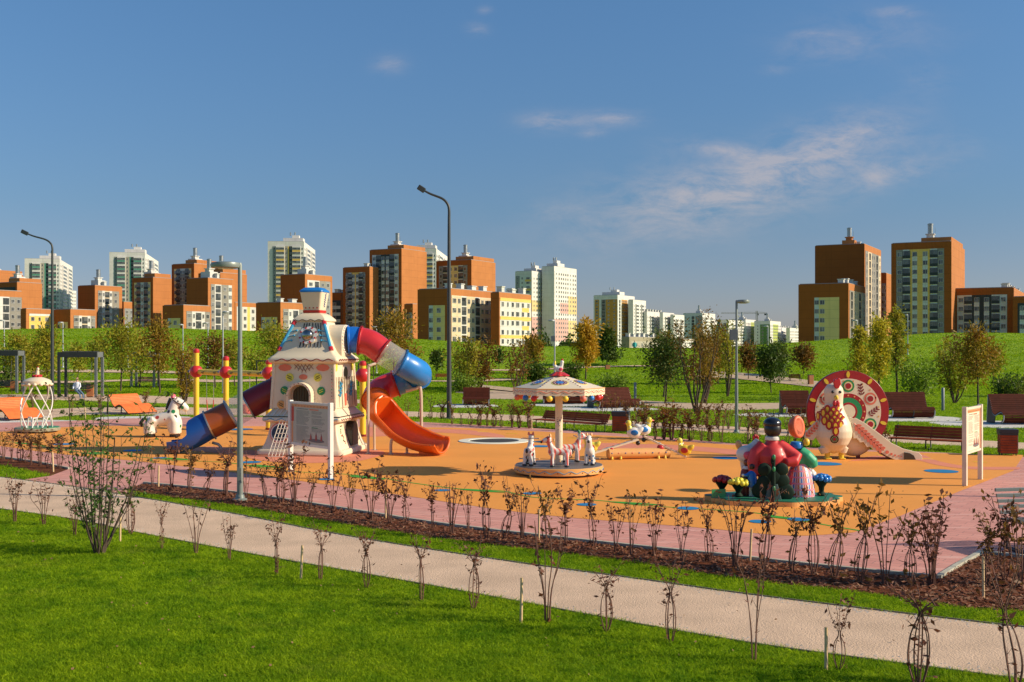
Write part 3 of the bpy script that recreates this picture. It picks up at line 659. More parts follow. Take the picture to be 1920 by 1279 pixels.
building('grey glazed facade block with orange end wall right of the second tower',248,287,322,520,460,ORG,dict(frame=(1.2,1.4,2),strips=[(2.2,KHA,'n'),(2.8,MGR,'b'),(3,LGR,'n'),(2.8,MGR,'b'),(2.2,KHA,'n')]),roof='cp')
building('tall grey facade block with orange end wall and chimney behind the front lamp head',322,364,415,494,470,ORG,dict(frame=(1.4,1.6,2),strips=[(2.6,KHA,'n'),(3,MGR,'b'),(5,LGR,'ww',MGR),(3,MGR,'b'),(2.4,KHA,'n')]),roof='cp')
building('large blank orange wall crossed by the front lamp post',372,413,463,511,440,ORG,roof='cp')
building('brown block with white stripe facade just left of the front lamp post',350,390,440,521,400,ORG,dict(frame=(2,2,2),strips=[(8,ORG,'none')]),FB_wht,roof='c')
building('low brown block with khaki corner left of the front lamp post',305,344,396,572,370,ORG,FA_kha(2.6,4.4),dict(frame=(1.3,.6,2.0),strips=[(3,GRY,'d'),(2,WHT,'n'),(3.2,WHT,'b'),(2,WHT,'n'),(3,GRY,'w')]))
building('low white and yellow facade just right of the front lamp post',434,441,481,567,420,ORG,None,dict(frame=(.8,.5,1.6),strips=[(4,WHT,'w'),(3,WHT,'w'),(2.0,YLW,'blank'),(4,WHT,'w')]))
t=tower('tallest white tower with yellow balcony bands',502,570,591,453,720,TY,TB); crown(t,-8,12,13,3,Hof(453,720)); 
building('brown block behind the playhouse chimney with white stripe on its lit side',526,572,623,514,430,ORG,dict(frame=(2,2,2),strips=[(8,ORG,'none')]),dict(frame=(1.3,1.4,2.2),strips=[(4,WHT,'d'),(3.2,WHT,'b'),(3.6,GRY,'w'),(3,MGR,'w')]),roof='c')
building('low brown block with khaki corner panel left of the playhouse chimney',480,526,572,567,375,ORG,FA_kha(2.6,5.0),dict(frame=(1.3,.6,2.2),strips=[(3,GRY,'d'),(2,WHT,'n'),(4.2,WHT,'b'),(3,GRY,'w')]),roof='v')
building('dark low link block with white balcony bands right of the playhouse chimney',612,640,652,549,470,ORG,dict(frame=(.3,.3,3.2),strips=[(6,SLT,'band',LGR)]),roof='v')
# -- centre cluster
building('yellow and grey facade block with brown frame left of the dark slate facade',643,693,720,500,455,ORG,FA_yel,roof='v')
building('tall slate and white facade block with large orange end wall',693,753,800,466,455,ORG,FA_dark,roof='cp')
t=tower('white and yellow banded tower behind the orange end wall',752,818,841,466,740,TY,TB); crown(t,-8,12,13,3,Hof(466,740))
building('yellow and grey block with orange end wall right of the tall dark lamp post',818,884,929,487,470,ORG,dict(frame=(1.4,2,2.2),strips=[(2.8,MGR,'w'),(2.8,LGR,'b'),(7,KHA,'ww',None),(2.8,LGR,'b'),(2.8,GRY,'w')]),roof='cp')
building('dark grey recessed facade between slate block and long low block',758,774,784,570,440,ORG,dict(frame=(.5,.3,3.4),strips=[(4,SLT,'b'),(3,MGR,'w')]))
FBL=dict(frame=(.4,2.2,2.0),strips=[(3.2,CRM,'d'),(2.6,CRM,'w'),(3.4,WHT,'b'),(2.6,CRM,'w'),(2.6,CRM,'w'),(3.4,WHT,'b'),(2.6,CRM,'w'),(3.2,CRM,'d'),(2.6,CRM,'w')])
building('long low block with cream and white facade behind the tall dark lamp post',783,845,930,541,330,ORG,dict(frame=(4.2,2.0,5.0),strips=[(2,LGR,'w'),(5.6,KHA,'w')]),FBL,roof='v')
building('low yellow and white banded facade right of the long cream one',926,936,996,548,338,ORG,None,dict(frame=(.4,.4,2.0),strips=[(12,WHT,'www'),(7,WHT,'w',YLW)],bands=((0,1.0,YLW),(2,1.0,YLW),(4,1.0,YLW))),roof='v')
mixB=dict(frame=(.6,.6,3.2),strips=[(3.0,OFFW,'n'),(4.0,OFFW,'w'),(6,OFFW,'w'),(3,OFFW,'n'),(4,OFFW,'w')])
t=tower('pale high-rise with white top and coloured lower floors, left of its taller twin',966,997,1040,508,700,dict(frame=(.5,.3,3),strips=[(3,MGR,'n'),(4,LGR,'n'),(5,LGR,'band',YLW,2)]),mixB); crown(t,-6,14,9,2.4,Hof(508,700))
t2=tower('tallest pale high-rise with curved top and pink and yellow lower floors',1016,1039,1081,499,705,dict(frame=(.5,.3,3),strips=[(6,LGR,'blank')]),mixB); crown(t2,-5,12,8,2.4,Hof(499,705))
def patches(r,L,lst):
    for (u0,u1,z0,z1,m) in lst:
        mb=MB(); mb.box((.0875,L*(u0+u1)/2,(z0+z1)/2),(.095,L*(u1-u0),z1-z0)); mb.build('colour_panel',m,r,smooth=False)
def LBof(xc,xr,Y0):
    X0=(xc-960)/FPX*Y0; ur=(xr-960)/FPX; return (ur*Y0-X0)/(math.sin(PHI)-ur*math.cos(PHI))
hh=Hof(508,700); zt=lambda y,Y: Hof(y,Y)
patches(t,LBof(997,1040,700),[(.0,.5,zt(584,700),zt(563,700),PYL),(.5,.8,zt(584,700),zt(565,700),bm_('mint',(.34,.52,.42))),(.8,1,zt(586,700),zt(566,700),bm_('pale_blue',(.36,.48,.62))),(.0,.75,zt(640,700),zt(594,700),PNK),(.75,1.,zt(622,700),zt(596,700),PYL)])
patches(t2,LBof(1039,1081,705),[(.25,.62,zt(587,705),zt(567,705),PNK),(.62,1,zt(588,705),zt(553,705),PYL),(.0,.62,zt(640,705),zt(598,705),PNK),(.62,1,zt(640,705),zt(600,705),PYL)])
tower('distant pale block just left of the pale high-rise',949,960,968,541,900,dict(frame=(.3,.3,1),strips=[(4,LGR,'n')]),None)
# -- far right-centre
OA=dict(frame=(1.2,.4,3.6),strips=[(3,OCH,'d'),(1.6,OFFW,'none'),(3.2,MGR,'b'),(8,OCH,'ww')])
OB=dict(frame=(.4,.6,3.6),strips=[(3,LGR,'b'),(5,OCH,'w'),(2,LGR,'b'),(4,OCH,'w')])
t=tower('ochre and white corner tower with orange plinth beyond the golden tree',1113,1158,1190,553,900,OA,OB); crown(t,-10,14,16,3,Hof(553,900))
WB=dict(frame=(.5,.5,3.4),strips=[(3,OFFW,'n'),(3,OFFW,'gg'),(5,OFFW,'w'),(2.4,OFFW,'gg'),(4,OFFW,'n')])
tower('white block joined to the right of the ochre corner tower',1178,1187,1211,562,905,None,WB)
tower('white terrace block with vents, first after the ochre tower',1207,1213,1243,584,920,None,WB,roof='v')
tower('white terrace block in the middle of the row right of the ochre tower',1238,1243,1264,586,925,None,WB)
tower('white terrace block ending the row right of the ochre tower',1259,1263,1283,590,930,None,WB)
GA=dict(frame=(1,.4,2.4),strips=[(4,LGR,'n'),(3,LGR,'b'),(4,MGR,'n')])
tower('grey and white corner block behind the tall bare saplings',1281,1317,1341,587,980,GA,WB,roof='c')
tower('low white block right of the grey and white corner block',1322,1334,1380,603,1000,None,dict(frame=(.5,.5,2),strips=[(4,OFFW,'www'),(6,OFFW,'www')]),roof='v')
tower('white block behind the park lamp with the grey box',1350,1366,1402,600,1010,GA,WB)
tower('white and lime block just right of the park lamp with the grey box',1366,1398,1417,599,1050,dict(frame=(.5,.3,2),strips=[(6,LGR,'blank')]),dict(frame=(.5,.5,2.4),strips=[(3,OFFW,'n'),(3,LIM,'n')]),roof='c')
tower('white and dark green block under the crane',1414,1444,1464,602,1040,dict(frame=(1.2,.3,3.2),strips=[(3,LGR,'n'),(6,DGN,'ww')]),dict(frame=(.5,.5,3.0),strips=[(2,OFFW,'n'),(4,LIM,'w'),(2,OFFW,'n')]),roof='c')
tower('white block right of the dark green one',1458,1462,1484,614,1080,None,WB,roof='v')
tower('pale block half hidden behind the brown tower on the right',1474,1481,1512,615,1060,None,dict(frame=(.5,.5,2),strips=[(3,OFFW,'n'),(4,OFFW,'w'),(3,CRM,'n')]),roof='c')
tower('small grey roofed building left of the ochre corner tower',1078,1100,1114,608,1000,dict(frame=(.3,.3,1),strips=[(5,LGR,'n')]),None,roof='v')
# low pavilion below the terrace
r=building('low flat-roofed khaki building with dark windows below the white terrace',1165,1180,1242,632,520,bm_('pavilion',(.33,.29,.20)),None,dict(frame=(2,4,2.0),strips=[(5,BGR,'w'),(12,BGR,'ww'),(5,BGR,'blank')]),roof='v',cat='low building',name='pavilion_building')
building('orange and cream kindergarten with arched windows behind the bare saplings',1270,1279,1322,636,560,bm_('pavcream',(.62,.52,.40)),None,dict(frame=(.5,.5,1.0),strips=[(7,OFFW,'ww'),(8,ORG,'ww')]),cat='low building',name='pavilion_building')
building('low grey building standing between the golden tree and the pale high-rise',1085,1098,1120,620,500,BGR,None,None,cat='low building',name='pavilion_building')
# -- right cluster
building('tall brown block with a chimney on a brick base, third from the right edge',1528,1621,1652,457,400,ORG,dict(frame=(2,2,2),strips=[(8,ORG,'none')]),FB_narrow,roof='co')
building('lower brown block with khaki panel in front of the tall brown block on the right',1497,1591,1622,531,350,ORG,dict(frame=(5.2,2.9,4.4),strips=[(1.9,LGR,'w'),(2.7,KHA,'w'),(5.6,KHA,'blank')]),dict(frame=(1.3,.3,2.2),strips=[(2.6,GRY,'b'),(2.4,CRM,'n'),(2.8,CRM,'b'),(2.2,WHT,'n')]),roof='v')
building('narrow grey recessed block between the two tall right-hand blocks',1645,1662,1676,512,430,ORG,dict(frame=(.3,.3,4.0),strips=[(3,MGR,'n'),(4,MGR,'w')]))
building('yellow and grey facade block with orange end wall, tallest on the right',1671,1784,1809,452,352,ORG,FA_yel,roof='cp')
building('low slate and white facade block with three roof vents at the right edge',1785,1901,1935,539,352,ORG,dict(frame=(1.6,2.0,2.2),strips=[(3.2,LGR,'w'),(3.2,LGR,'b'),(8.5,SLT,'ww',LGR),(3.4,LGR,'b'),(3.2,LGR,'w')]),roof='v')
building('dark facade block cut off by the right edge of the picture',1899,1990,2010,555,340,ORG,dict(frame=(1.4,2,2.0),strips=[(8,SLT,'ww',LGR),(3,LGR,'b'),(4,LGR,'w')]))
# tower cranes on the horizon
def crane(label,x,yb,yt,xa,xb,ya,Y):
    t=thing('tower_crane',label,'crane',tuple(P(x,HOR,Y))[:2]+(1.5,)); s=Y/FPX; h=EYE-1.5+(HOR-yt)*s; jz=EYE-1.5+(HOR-ya)*s
    mb=MB()
    for a,b in ((-1,-1),(1,-1),(1,1),(-1,1)): mb.bar((a*.9,b*.9,0),(a*.9,b*.9,h),.3)
    n=int(h/2.5)
    for i in range(n): mb.bar((-.9*(-1)**i,-.9,i*2.5),(.9*(-1)**i,-.9,i*2.5+2.5),.2); mb.bar((.9,-.9*(-1)**i,i*2.5),(.9,.9*(-1)**i,i*2.5+2.5),.2)
    mb.build('mast',GRY,t,smooth=False)
    x0=(xa-x)*s; x1=(xb-x)*s; mb=MB()
    for yy,zz in ((-.6,0),(.6,0),(0,1.1)): mb.bar((x0,yy,jz+zz),(x1,yy,jz+zz),.28)
    k=x0
    while k<x1: mb.bar((k,-.6,jz),(min(k+1.6,x1),0,jz+1.1),.15); mb.bar((min(k+1.6,x1),0,jz+1.1),(min(k+3.2,x1),.6,jz),.15); k+=3.2
    mb.bar((0,0,h),(x0*.7,0,jz+1),.12); mb.bar((0,0,h),(x1*.9,0,jz+1),.12); mb.build('jib',GRY,t,smooth=False)
    mb=MB(); mb.box((x1-1.5,0,jz-1),(3,1.6,2)); mb.build('counterweight',SLT,t,smooth=False)
    mb=MB(); mb.box((1.4,-.6,jz-1.2),(1.4,1.4,2)); mb.build('cab',FRD,t,smooth=False)
crane('construction crane with a long jib above the white and green blocks',1419,640,583,1352,1438,588,1300)
# ---------------------------------------------------------------- playground equipment
def pl_(n,c,r=.35,**k): return mat('painted_'+n,c,r,var=k.get('var',.05),vs=2.5,coat=.15,bump=.04,bs=14)
P_CRM=mat('cream_panel',(.75,.635,.46),.45,var=.06,vs=1.5,bump=.05,bs=20); P_WHT=pl_('white',(.75,.73,.68)); P_RED=pl_('red',(.55,.025,.03)); P_BLU=pl_('blue',(.01,.14,.55)); P_ORG=pl_('orange',(.70,.125,.012))
P_YEL=pl_('yellow',(.80,.55,.04)); P_DRD=pl_('maroon',(.20,.012,.015)); P_BRN=pl_('brown_orange',(.30,.07,.015)); P_DBL=pl_('dark_blue',(.01,.07,.30)); P_BLK=pl_('black',(.012,.012,.014)); P_GRN=pl_('green',(.02,.25,.09))
P_DGR=mat('painted_dark_green',(.004,.020,.012),.6,spec=.2); P_SAL=pl_('salmon',(.75,.18,.11)); P_SKY=pl_('skyblue',(.06,.33,.55)); P_LYE=pl_('lemon',(.78,.68,.08)); P_PNK=pl_('pink',(.72,.10,.16)); P_TAN=pl_('tan',(.72,.38,.13)); P_DBR=pl_('dark_brown',(.05,.035,.02))
P_STL=mat('galvanised_steel',(.45,.44,.42),.4,metal=.8,var=.08); P_PST=mat('beige_post',(.55,.43,.32),.4,var=.05); P_CHR=mat('mirror_dome',(.35,.33,.30),.12,metal=1,var=.1)
P_GRYM=mat('grey_floor',(.13,.12,.12),.5,var=.15); P_ROPE=mat('rope',(.72,.66,.55),.9); P_LBL=pl_('light_blue',(.014,.19,.56))
def clearmat():
    m=bpy.data.materials.new('clear_plastic'); m.use_nodes=True; nt=m.node_tree; b=nt.nodes['Principled BSDF']
    b.inputs['Base Color'].default_value=(.78,.78,.74,1); b.inputs['Roughness'].default_value=.18; b.inputs['Alpha'].default_value=.26; return m
P_CLR=clearmat()
def TH(name,label,cat,x,y,rz=0,group=None): X,Y=G(x,y); return thing(name,label,cat,(X,Y,.016),rz,group)
def Pm(ax,o):  # matrix for flat decoration: local xy -> plane; ax 'F' facing -y, 'R' facing +x
    if ax=='F': return Matrix.Translation(o)@Matrix.Rotation(PI/2,4,'X')
    if ax=='R': return Matrix.Translation(o)@Matrix.Rotation(PI/2,4,'Z')@Matrix.Rotation(PI/2,4,'X')
def wave(mb,x0,x1,z,amp,wl,r,y,mi=0,n=None,ax='F',ph=0):
    n=n or int((x1-x0)/wl*10); pts=[]
    for i in range(n+1):
        t=x0+(x1-x0)*i/n; zz=z+amp*math.sin(2*PI*t/wl+ph); pts.append((t,y,zz) if ax=='F' else (y,t,zz))
    mb.tube(pts,r,4,mi)
def tower_playhouse():
    rt=TH('playhouse_tower','cream wooden play tower with a painted face, porthole and two tube slides','play tower',590,848.5,math.radians(-9.5))
    X0,Y0=rt.location.x,rt.location.y; s=FPX/Y0
    # base slab
    mb=MB(); mb.sq([(1.31,0.0),(1.35,.04),(1.35,.13),(1.31,.18)],rr=.12); mb.build('base',P_CRM,rt)
    # flared lower walls (hollow look by dark openings)
    lw=[(1.24,.18),(1.15,.36),(1.08,.6),(1.04,.85),(1.03,1.02)]
    mb=MB(); mb.sq(lw,rr=.06); mb.build('lower_wall',P_CRM,rt)
    # lower eave
    mb=MB(); mb.sq([(1.02,.96),(1.14,.975),(1.21,1.01),(1.225,1.06),(1.21,1.11),(1.17,1.14),(.96,1.38)],rr=.08); mb.build('lower_roof',P_CRM,rt)
    mb=MB(); wave(mb,-1.15,1.15,1.06,.022,.34,.012,-1.23); mb.build('wavy_line',P_SKY,rt); mb=MB(); wave(mb,-1.15,1.15,1.06,.022,.2,.010,1.23,ax='R'); mb.build('wavy_line',P_DRD,rt)
    mb=MB(); mb.box((0,-1.185,1.147),(2.36,.03,.02)); mb.box((1.185,0,1.147),(.03,2.36,.02)); mb.build('dark_trim',P_BLK,rt,smooth=False)
    # roof slats on lower roof right of the ladder
    mb=MB()
    for i in range(5): mb.bar((-1.08+i*.17,-1.16,1.16),(-.92+i*.155,-.975,1.385),.05,.012)
    mb.build('roof_slats',P_WHT,rt,smooth=False)['kind']='stuff'
    # middle storey
    mb=MB(); mb.sq([(1.0,1.38),(.97,1.9),(.93,2.5),(.91,2.78)],rr=.04); mb.build('middle_wall',P_CRM,rt)
    mb=MB()
    for sx in (-1,1):
        mb.tube([(sx*1.0,-1.0,1.36),(sx*.93,-.93,2.76)],.045,8)
    mb.tube([(1.0,1.0,1.36),(.93,.93,2.76)],.045,8); mb.build('corner_post',P_CRM,rt)['kind']='stuff'
    # main eave and bell roof
    prof=[(.88,2.70),(.98,2.715),(1.06,2.74),(1.09,2.79),(1.085,2.85),(1.03,2.91),(.93,2.99),(.855,3.09),(.79,3.22),(.69,3.45),(.575,3.72),(.47,3.97),(.45,4.0)]
    mb=MB(); mb.sq(prof,rr=.09); mb.build('main_roof',P_CRM,rt,angle=60)
    mb=MB(); wave(mb,-.85,.95,2.82,.03,.36,.014,-1.095); mb.build('wavy_line',P_DRD,rt)
    mb=MB(); wave(mb,-.95,.95,2.82,.025,.17,.012,1.095,ax='R'); mb.build('wavy_line',P_DRD,rt)
    # skirt and chimney
    mb=MB(); mb.sq([(.44,3.96),(.50,3.97),(.525,4.0),(.51,4.05),(.40,4.16),(.29,4.23)],rr=.08); mb.build('chimney_skirt',P_CRM,rt)
    mb=MB(); wave(mb,-.44,.44,4.01,.02,.26,.010,-.53); mb.build('wavy_line',P_DBR,rt)
    mb=MB(); mb.sq([(.265,4.22),(.275,4.34),(.345,4.80),(.355,4.88)],rr=.22); mb.build('chimney',P_CRM,rt)
    mb=MB(); mb.sq([(.268,4.24),(.284,4.24),(.292,4.32),(.275,4.32)],rr=.22); mb.build('red_band',P_RED,rt)
    mb=MB(); mb.sq([(.352,4.86),(.372,4.88),(.365,4.92),(.26,5.0),(.24,5.01)],rr=.22); mb.build('chimney_cap',P_LBL,rt)
    for i in range(4):
        mb=MB(); mb.disc((-.18+i*.12,4.39),.022,Pm('F',(0,-.278,0)),.02,10); mb.build('painted_dot',P_RED,rt)
    mb=MB(); pts=[(.405+.0*z,.02+.04*math.sin(z*41)+.02*math.sin(z*97),4.42+z*.42) for z in [i/40 for i in range(41)]]
    mb.tube([(0.292+(p[2]-4.4)*.15,p[1],p[2]) for p in pts],.011,4); mb.build('script_lettering',P_DBL,rt)
    # front decorations, plane y depends on z
    def fy(z): return -float(np.interp(z,[.18,.36,.6,.85,1.02,1.38,1.9,2.5,2.78],[1.24,1.15,1.08,1.04,1.03,1.0,.97,.93,.91]))-.004
    def dotf(name,x,z,r,m,ry=None,d=.012,n=24):
        mb=MB(); mb.disc((x,z),r,Pm('F',(0,fy(z)+.0,0)),d,n,ry=ry); return mb.build(name,m,rt)
    cx=lambda px:(px/3.554+460-565.5)/63; cz=lambda py:(857-(py/3.554+520))/63.3
    for px in (243,507): 
        mb=MB(); mb.disc((cx(px),cz(615)),.21,Pm('F',(0,fy(2.6)-.005,0)),.014,8,ry=.105); mb.build('salmon_cheek',P_SAL,rt)
    dotf('nose',cx(372),cz(677),.13,P_SAL,.08)
    for px,py,m,m2 in ((277,680,P_LYE,P_DBR),(472,680,P_LYE,P_DBR),(243,768,P_GRN,P_LYE),(498,770,P_GRN,P_LYE),(222,862,P_TAN,P_DBR)):
        x,z=cx(px),cz(py); dotf('round_badge',x,z,.125,m)
        mb=MB()
        for q in (-1,1):
            sg=1 if px>372 else -1
            mb.bar((x-.065,fy(z)-.018,z+q*.03-.03*sg),(x+.065,fy(z)-.018,z+q*.03+.03*sg),.018,.012,up=(0,1,0))
        mb.build('painted_stripes',m2,rt,smooth=False)
    # lattice of crossed maroon lines under the eave
    mb=MB()
    for i in range(5):
        x=cx(325)+i*.115; b=cz(648)+abs(i-2)*.05
        for q in (-1,1): mb.bar((x-.06*q*1.0-.02,fy(2.6)-.01,2.69),(x+.07*q,fy(2.5)-.01,b),.014,.01)
    mb.build('painted_lattice',P_DRD,rt,smooth=False)
    # arched entrance with cream surround
    ax_=cx(366); zb=1.40; zt_=1.78; rr=.27
    arch=[(ax_-rr,zb)]+[(ax_-rr*math.cos(t*PI/14),zt_+rr*math.sin(t*PI/14)) for t in range(15)]+[(ax_+rr,zb)]
    mb=MB(); mb.prism(arch,.012,Pm('F',(0,-1.0,0))); mb.build('entrance',P_DBR,rt,smooth=False)
    mb=MB()
    for i in range(7):
        x=ax_-.24+i*.08; mb.bar((x,-1.03,zb),(x,-1.03,zt_+math.sqrt(max(.0,rr*rr-(x-ax_)**2))-.01),.03,.01)
    mb.build('entrance_slats',mat('slat_olive',(.09,.07,.04),.7),rt,smooth=False)
    a2=[(ax_-rr-.05,-1.12,zb-.05)]+[(ax_-(rr+.05)*math.cos(t*PI/14),-1.12,zt_+(rr+.05)*math.sin(t*PI/14)) for t in range(15)]+[(ax_+rr+.05,-1.12,zb-.05)]
    rings=[]
    for p in a2:
        d=Vector((p[0]-ax_,0,max(0,p[2]-zt_))).normalized() if p[2]>zt_ else Vector((1 if p[0]>ax_ else -1,0,0))
        q=Vector(p); rings.append([q+Vector((0,-.16,0)),q+Vector((0,.16,0)),q+d*.06+Vector((0,.16,0)),q+d*.06+Vector((0,-.16,0))])
    mb=MB(); mb.loft(rings); mb.build('entrance_surround',P_CRM,rt)
    for i in range(9):
        a=PI*i/8; mb=MB(); mb.disc((ax_-(rr+.08)*math.cos(a),zt_+(rr+.08)*math.sin(a)),.013,Pm('F',(0,-1.28,0)),.012,8); mb.build('painted_dot',P_DRD,rt)
    # side guard slats of the entrance
    for q in range(3):
        mb=MB(); mb.box((ax_-.44+q*.045,-1.24,1.62),(.022,.02,.42)); mb.build('guard_bar',P_CRM,rt,smooth=False)
    # portholes in the lower wall with red rings
    TL=lambda e:Matrix.Translation((0,fy(.72)-.0-e,.72))@Matrix.Rotation(-.22,4,'X')@Matrix.Translation((0,0,-.72))@Pm('F',(0,-.035,0))
    for x in (-.80,):
        z=.66; mb=MB(); mb.disc((x+.12,z),.30,TL(.0),.03,28); mb.build('porthole_ring',P_SAL,rt)
        mb=MB(); mb.disc((x+.12,z),.27,TL(.03),.008,28); mb.build('porthole_rim',P_WHT,rt)
        mb=MB(); mb.disc((x+.12,z),.235,TL(.04),.008,28); mb.build('porthole_opening',mat('shade_blue',(.03,.045,.08),.5),rt)
    # rope ladder from the lower roof
    mb=MB(); top=[(-.62,-1.23,1.06),(-.22,-1.23,1.06)]; bot=[(-.80,-1.72,.02),(-.36,-1.72,.02)]
    nets=[]
    for i in range(5):
        t=i/4; a=Vector(top[0]).lerp(Vector(top[1]),t); b=Vector(bot[0]).lerp(Vector(bot[1]),t); mb.tube([a,b],.011,5)
    for j in range(9):
        t=j/8; a=Vector(top[0]).lerp(Vector(bot[0]),t); b=Vector(top[1]).lerp(Vector(bot[1]),t); mb.tube([a,b],.011,5)
    mb.build('climbing_net',P_ROPE,rt)
    # right face: arched door, oval window, blue branches
    def fx(z): return -fy(z)
    yy=0.05; d=[(yy-.3,.24)]+[(yy-.3*math.cos(t*PI/12),.60+.36*math.sin(t*PI/12)) for t in range(13)]+[(yy+.3,.24)]
    mb=MB(); M=Pm('R',(1.07,0,0)); mb.prism(d,.20,M@Matrix.Scale(1,4)); mb.build('side_door_frame',P_BLK,rt,smooth=False)
    d2=[(yy+(p[0]-yy)*.86,.24+(p[1]-.24)*.93) for p in d]; mb=MB(); mb.prism(d2,.21,Pm('R',(1.07,0,0))); mb.build('side_door',mat('side_door_shade',(.10,.095,.085),.6),rt,smooth=False)
    mb=MB(); mb.disc((.05,2.42),.24,Pm('R',(.93,0,0)),.03,24,ry=.22); mb.build('side_window_ring',P_WHT,rt)
    mb=MB(); mb.disc((.05,2.42),.19,Pm('R',(.965,0,0)),.01,24,ry=.18); mb.build('side_window',P_DBR,rt)
    for q in (-.75,.78):
        mb=MB(); mb.disc((q,2.62),.09,Pm('R',(.935,0,0)),.02,10,ry=.14); mb.build('yellow_patch',P_LYE,rt)
    for y0 in (-.55,.45):
        mb=MB(); rg=random.Random(int(y0*10)); mb.bar((1.0,y0,1.72),(.97,y0+.1,2.15),.05,.02)
        for i in range(7):
            z=1.72+i*.065; mb.bar((1.0,y0+i*.015,z),(.995,y0+i*.015+(.15 if i%2 else -.15),z+.07),.035,.02)
        mb.build('blue_branch',P_SKY,rt,smooth=False)
    for y0 in (-.9,-.62,-.35,-.1,.15,.38,.62,.86):
        mb=MB(); mb.box((.985,y0,1.86),(.03,.03,.9)); mb.build('side_batten',mat('batten',(.40,.34,.24),.6),rt,smooth=False)
    mb=MB(); mb.box((1.0,-.05,1.62),(.03,.14,.36)); mb.build('orange_figure_panel',P_SAL,rt,smooth=False)
    rg=random.Random(5)
    for i in range(26):
        z=rg.uniform(.3,.95); y=rg.choice((-.62,-.72,.62,.75))+rg.uniform(-.04,.04); mb=MB(); mb.disc((y,z),.018,Pm('R',(fx(z)-.0,0,0)),.02,7); mb.build('painted_dot',rg.choice((P_DRD,P_GRN,P_SAL,P_DBR)),rt)
    for i in range(12):
        z=1.45+i*.1; mb=MB(); mb.disc((.90,z),.014,Pm('F',(0,-1.03,0)),.02,7); mb.build('painted_dot',rg.choice((P_SAL,P_GRN,P_DRD)),rt)
    # roof grooves, mirror dome, flower plate, blue sprigs at the hips
    def roof_y(z): return -float(np.interp(z,[3.09,3.22,3.45,3.72,3.97],[.855,.79,.69,.575,.47]))-.006
    def rx(px): return (px/3.554+460-563)/62.5
    for i,px in enumerate((322,348,372,404,432,457,485)):
        x=rx(px)*.84; segs=[(3.20,3.36),(3.64,3.92)] if 1<=i<=5 else [(3.20,3.92)]
        if i in (2,3,4): segs=[(3.20,3.33),(3.76,3.92)]
        for a,b in segs:
            k=(b-3.2)/.72; mb=MB(); mb.bar((x*1.08 if a<3.4 else x,roof_y(a),a),(x*(1.08 if b<3.4 else .82),roof_y(b),b),.028,.02); mb.build('roof_slot',P_DBR,rt,smooth=False)
    dz=3.55; dy=roof_y(dz)
    Rm=Matrix.Rotation(math.radians(90-27),4,'X')
    mb=MB(); pts=[]
    for k in range(64): a=2*PI*k/64; r=.285+.02*math.cos(8*a); pts.append((r*math.cos(a),r*math.sin(a)))
    mb.prism(pts,.03,Matrix.Translation((0.03,dy-.0,dz))@Rm); mb.build('flower_plate',P_WHT,rt,smooth=False)
    for k in range(8):
        a=2*PI*(k+.5)/8; mb=MB(); mb.disc((.25*math.cos(a),.25*math.sin(a)),.028,Matrix.Translation((.03,dy,dz))@Rm,.045,10); mb.build('painted_dot',P_RED,rt)
    mb=MB(); mb.ell((.03,dy-.03,dz),(.19,.19,.19),None,24,14); mb.build('mirror_dome',P_CHR,rt)
    for sx in (-1,1):
        mb=MB(); mb.tube([(sx*.80,-.81,3.14),(sx*.47,-.49,3.94)],.05,8); mb.build('blue_hip',P_SKY,rt)
        for (a,b,nm) in ((3.10,3.20,'red_knob'),(3.88,4.0,'red_knob')):
            t=lambda z:(sx*float(np.interp(z,[3.1,4.0],[.82,.45])),-float(np.interp(z,[3.1,4.0],[.83,.46])),z)
            mb=MB(); mb.tube([t(a),t(b)],.07,8); mb.build(nm,P_RED,rt)
        for j,z in enumerate((3.38,3.53,3.68)):
            w=float(np.interp(z,[3.1,4.0],[.81,.44])); y=roof_y(z); mb=MB(); mb.tube([(sx*w,y+.02,z-.05),(sx*(w-.10),y-.01,z),(sx*(w-.22),y-.01,z+.02)],.016,5)
            mb.ell((sx*(w-.23),y-.01,z+.02),.035,None,8,6); mb.build('blue_sprig',P_SKY,rt)
    # barrel dormer on the right side that feeds the slide
    mb=MB(); rad=.46; zc=3.42
    prof=[(-rad,2.92)]+[(-rad*math.cos(t*PI/16),zc+rad*math.sin(t*PI/16)) for t in range(17)]+[(rad,2.92)]
    mb.prism(prof,1.02,Matrix.Translation((0.0,0,0))@Matrix.Rotation(PI/2,4,'Z')@Matrix.Rotation(PI/2,4,'X')); mb.build('barrel_dormer',P_CRM,rt,bevel=.02)
    mb=MB(); 
    for k in range(24):
        a=2*PI*k/24; mb.ell((1.03,.42*math.cos(a),zc+.42*math.sin(a)),.03,None,6,4)
    mb.build('scalloped_collar',P_WHT,rt)['kind']='stuff'
    # slides, built along centre lines (local frame of the tower: undo its turn)
    Rz=Matrix.Rotation(math.radians(9.5),3,'Z')
    def loc(p): return Rz@Vector(p)
    def spline(pts,n=10): return [Vector(p) for p in curve(pts,n)]
    c=spline([(.95,-.03,3.42),(1.27,0,3.42),(1.68,.0,3.33),(2.08,0,3.06),(2.53,.02,2.78),(2.96,.22,2.53),(3.12,.72,2.36),(2.78,1.12,2.2),(2.25,1.18,2.02),(1.88,.92,1.84),(1.80,.45,1.62),(1.98,.02,1.36),(2.30,-.28,1.06),(2.78,-.55,.72),(3.25,-.8,.52),(3.65,-.98,.44),(3.95,-1.1,.44)],10)
    def seg(i0,i1,r,name,m,fl=True):
        pts=[loc(c[i]) for i in range(i0,i1+1)]; mb=MB(); k=len(pts)
        mb.tube(pts,[r+(.035 if (fl and (i<1 or i>k-2)) else 0) for i in range(k)],24,caps=False)
        return mb.build(name,m,rt,angle=75)
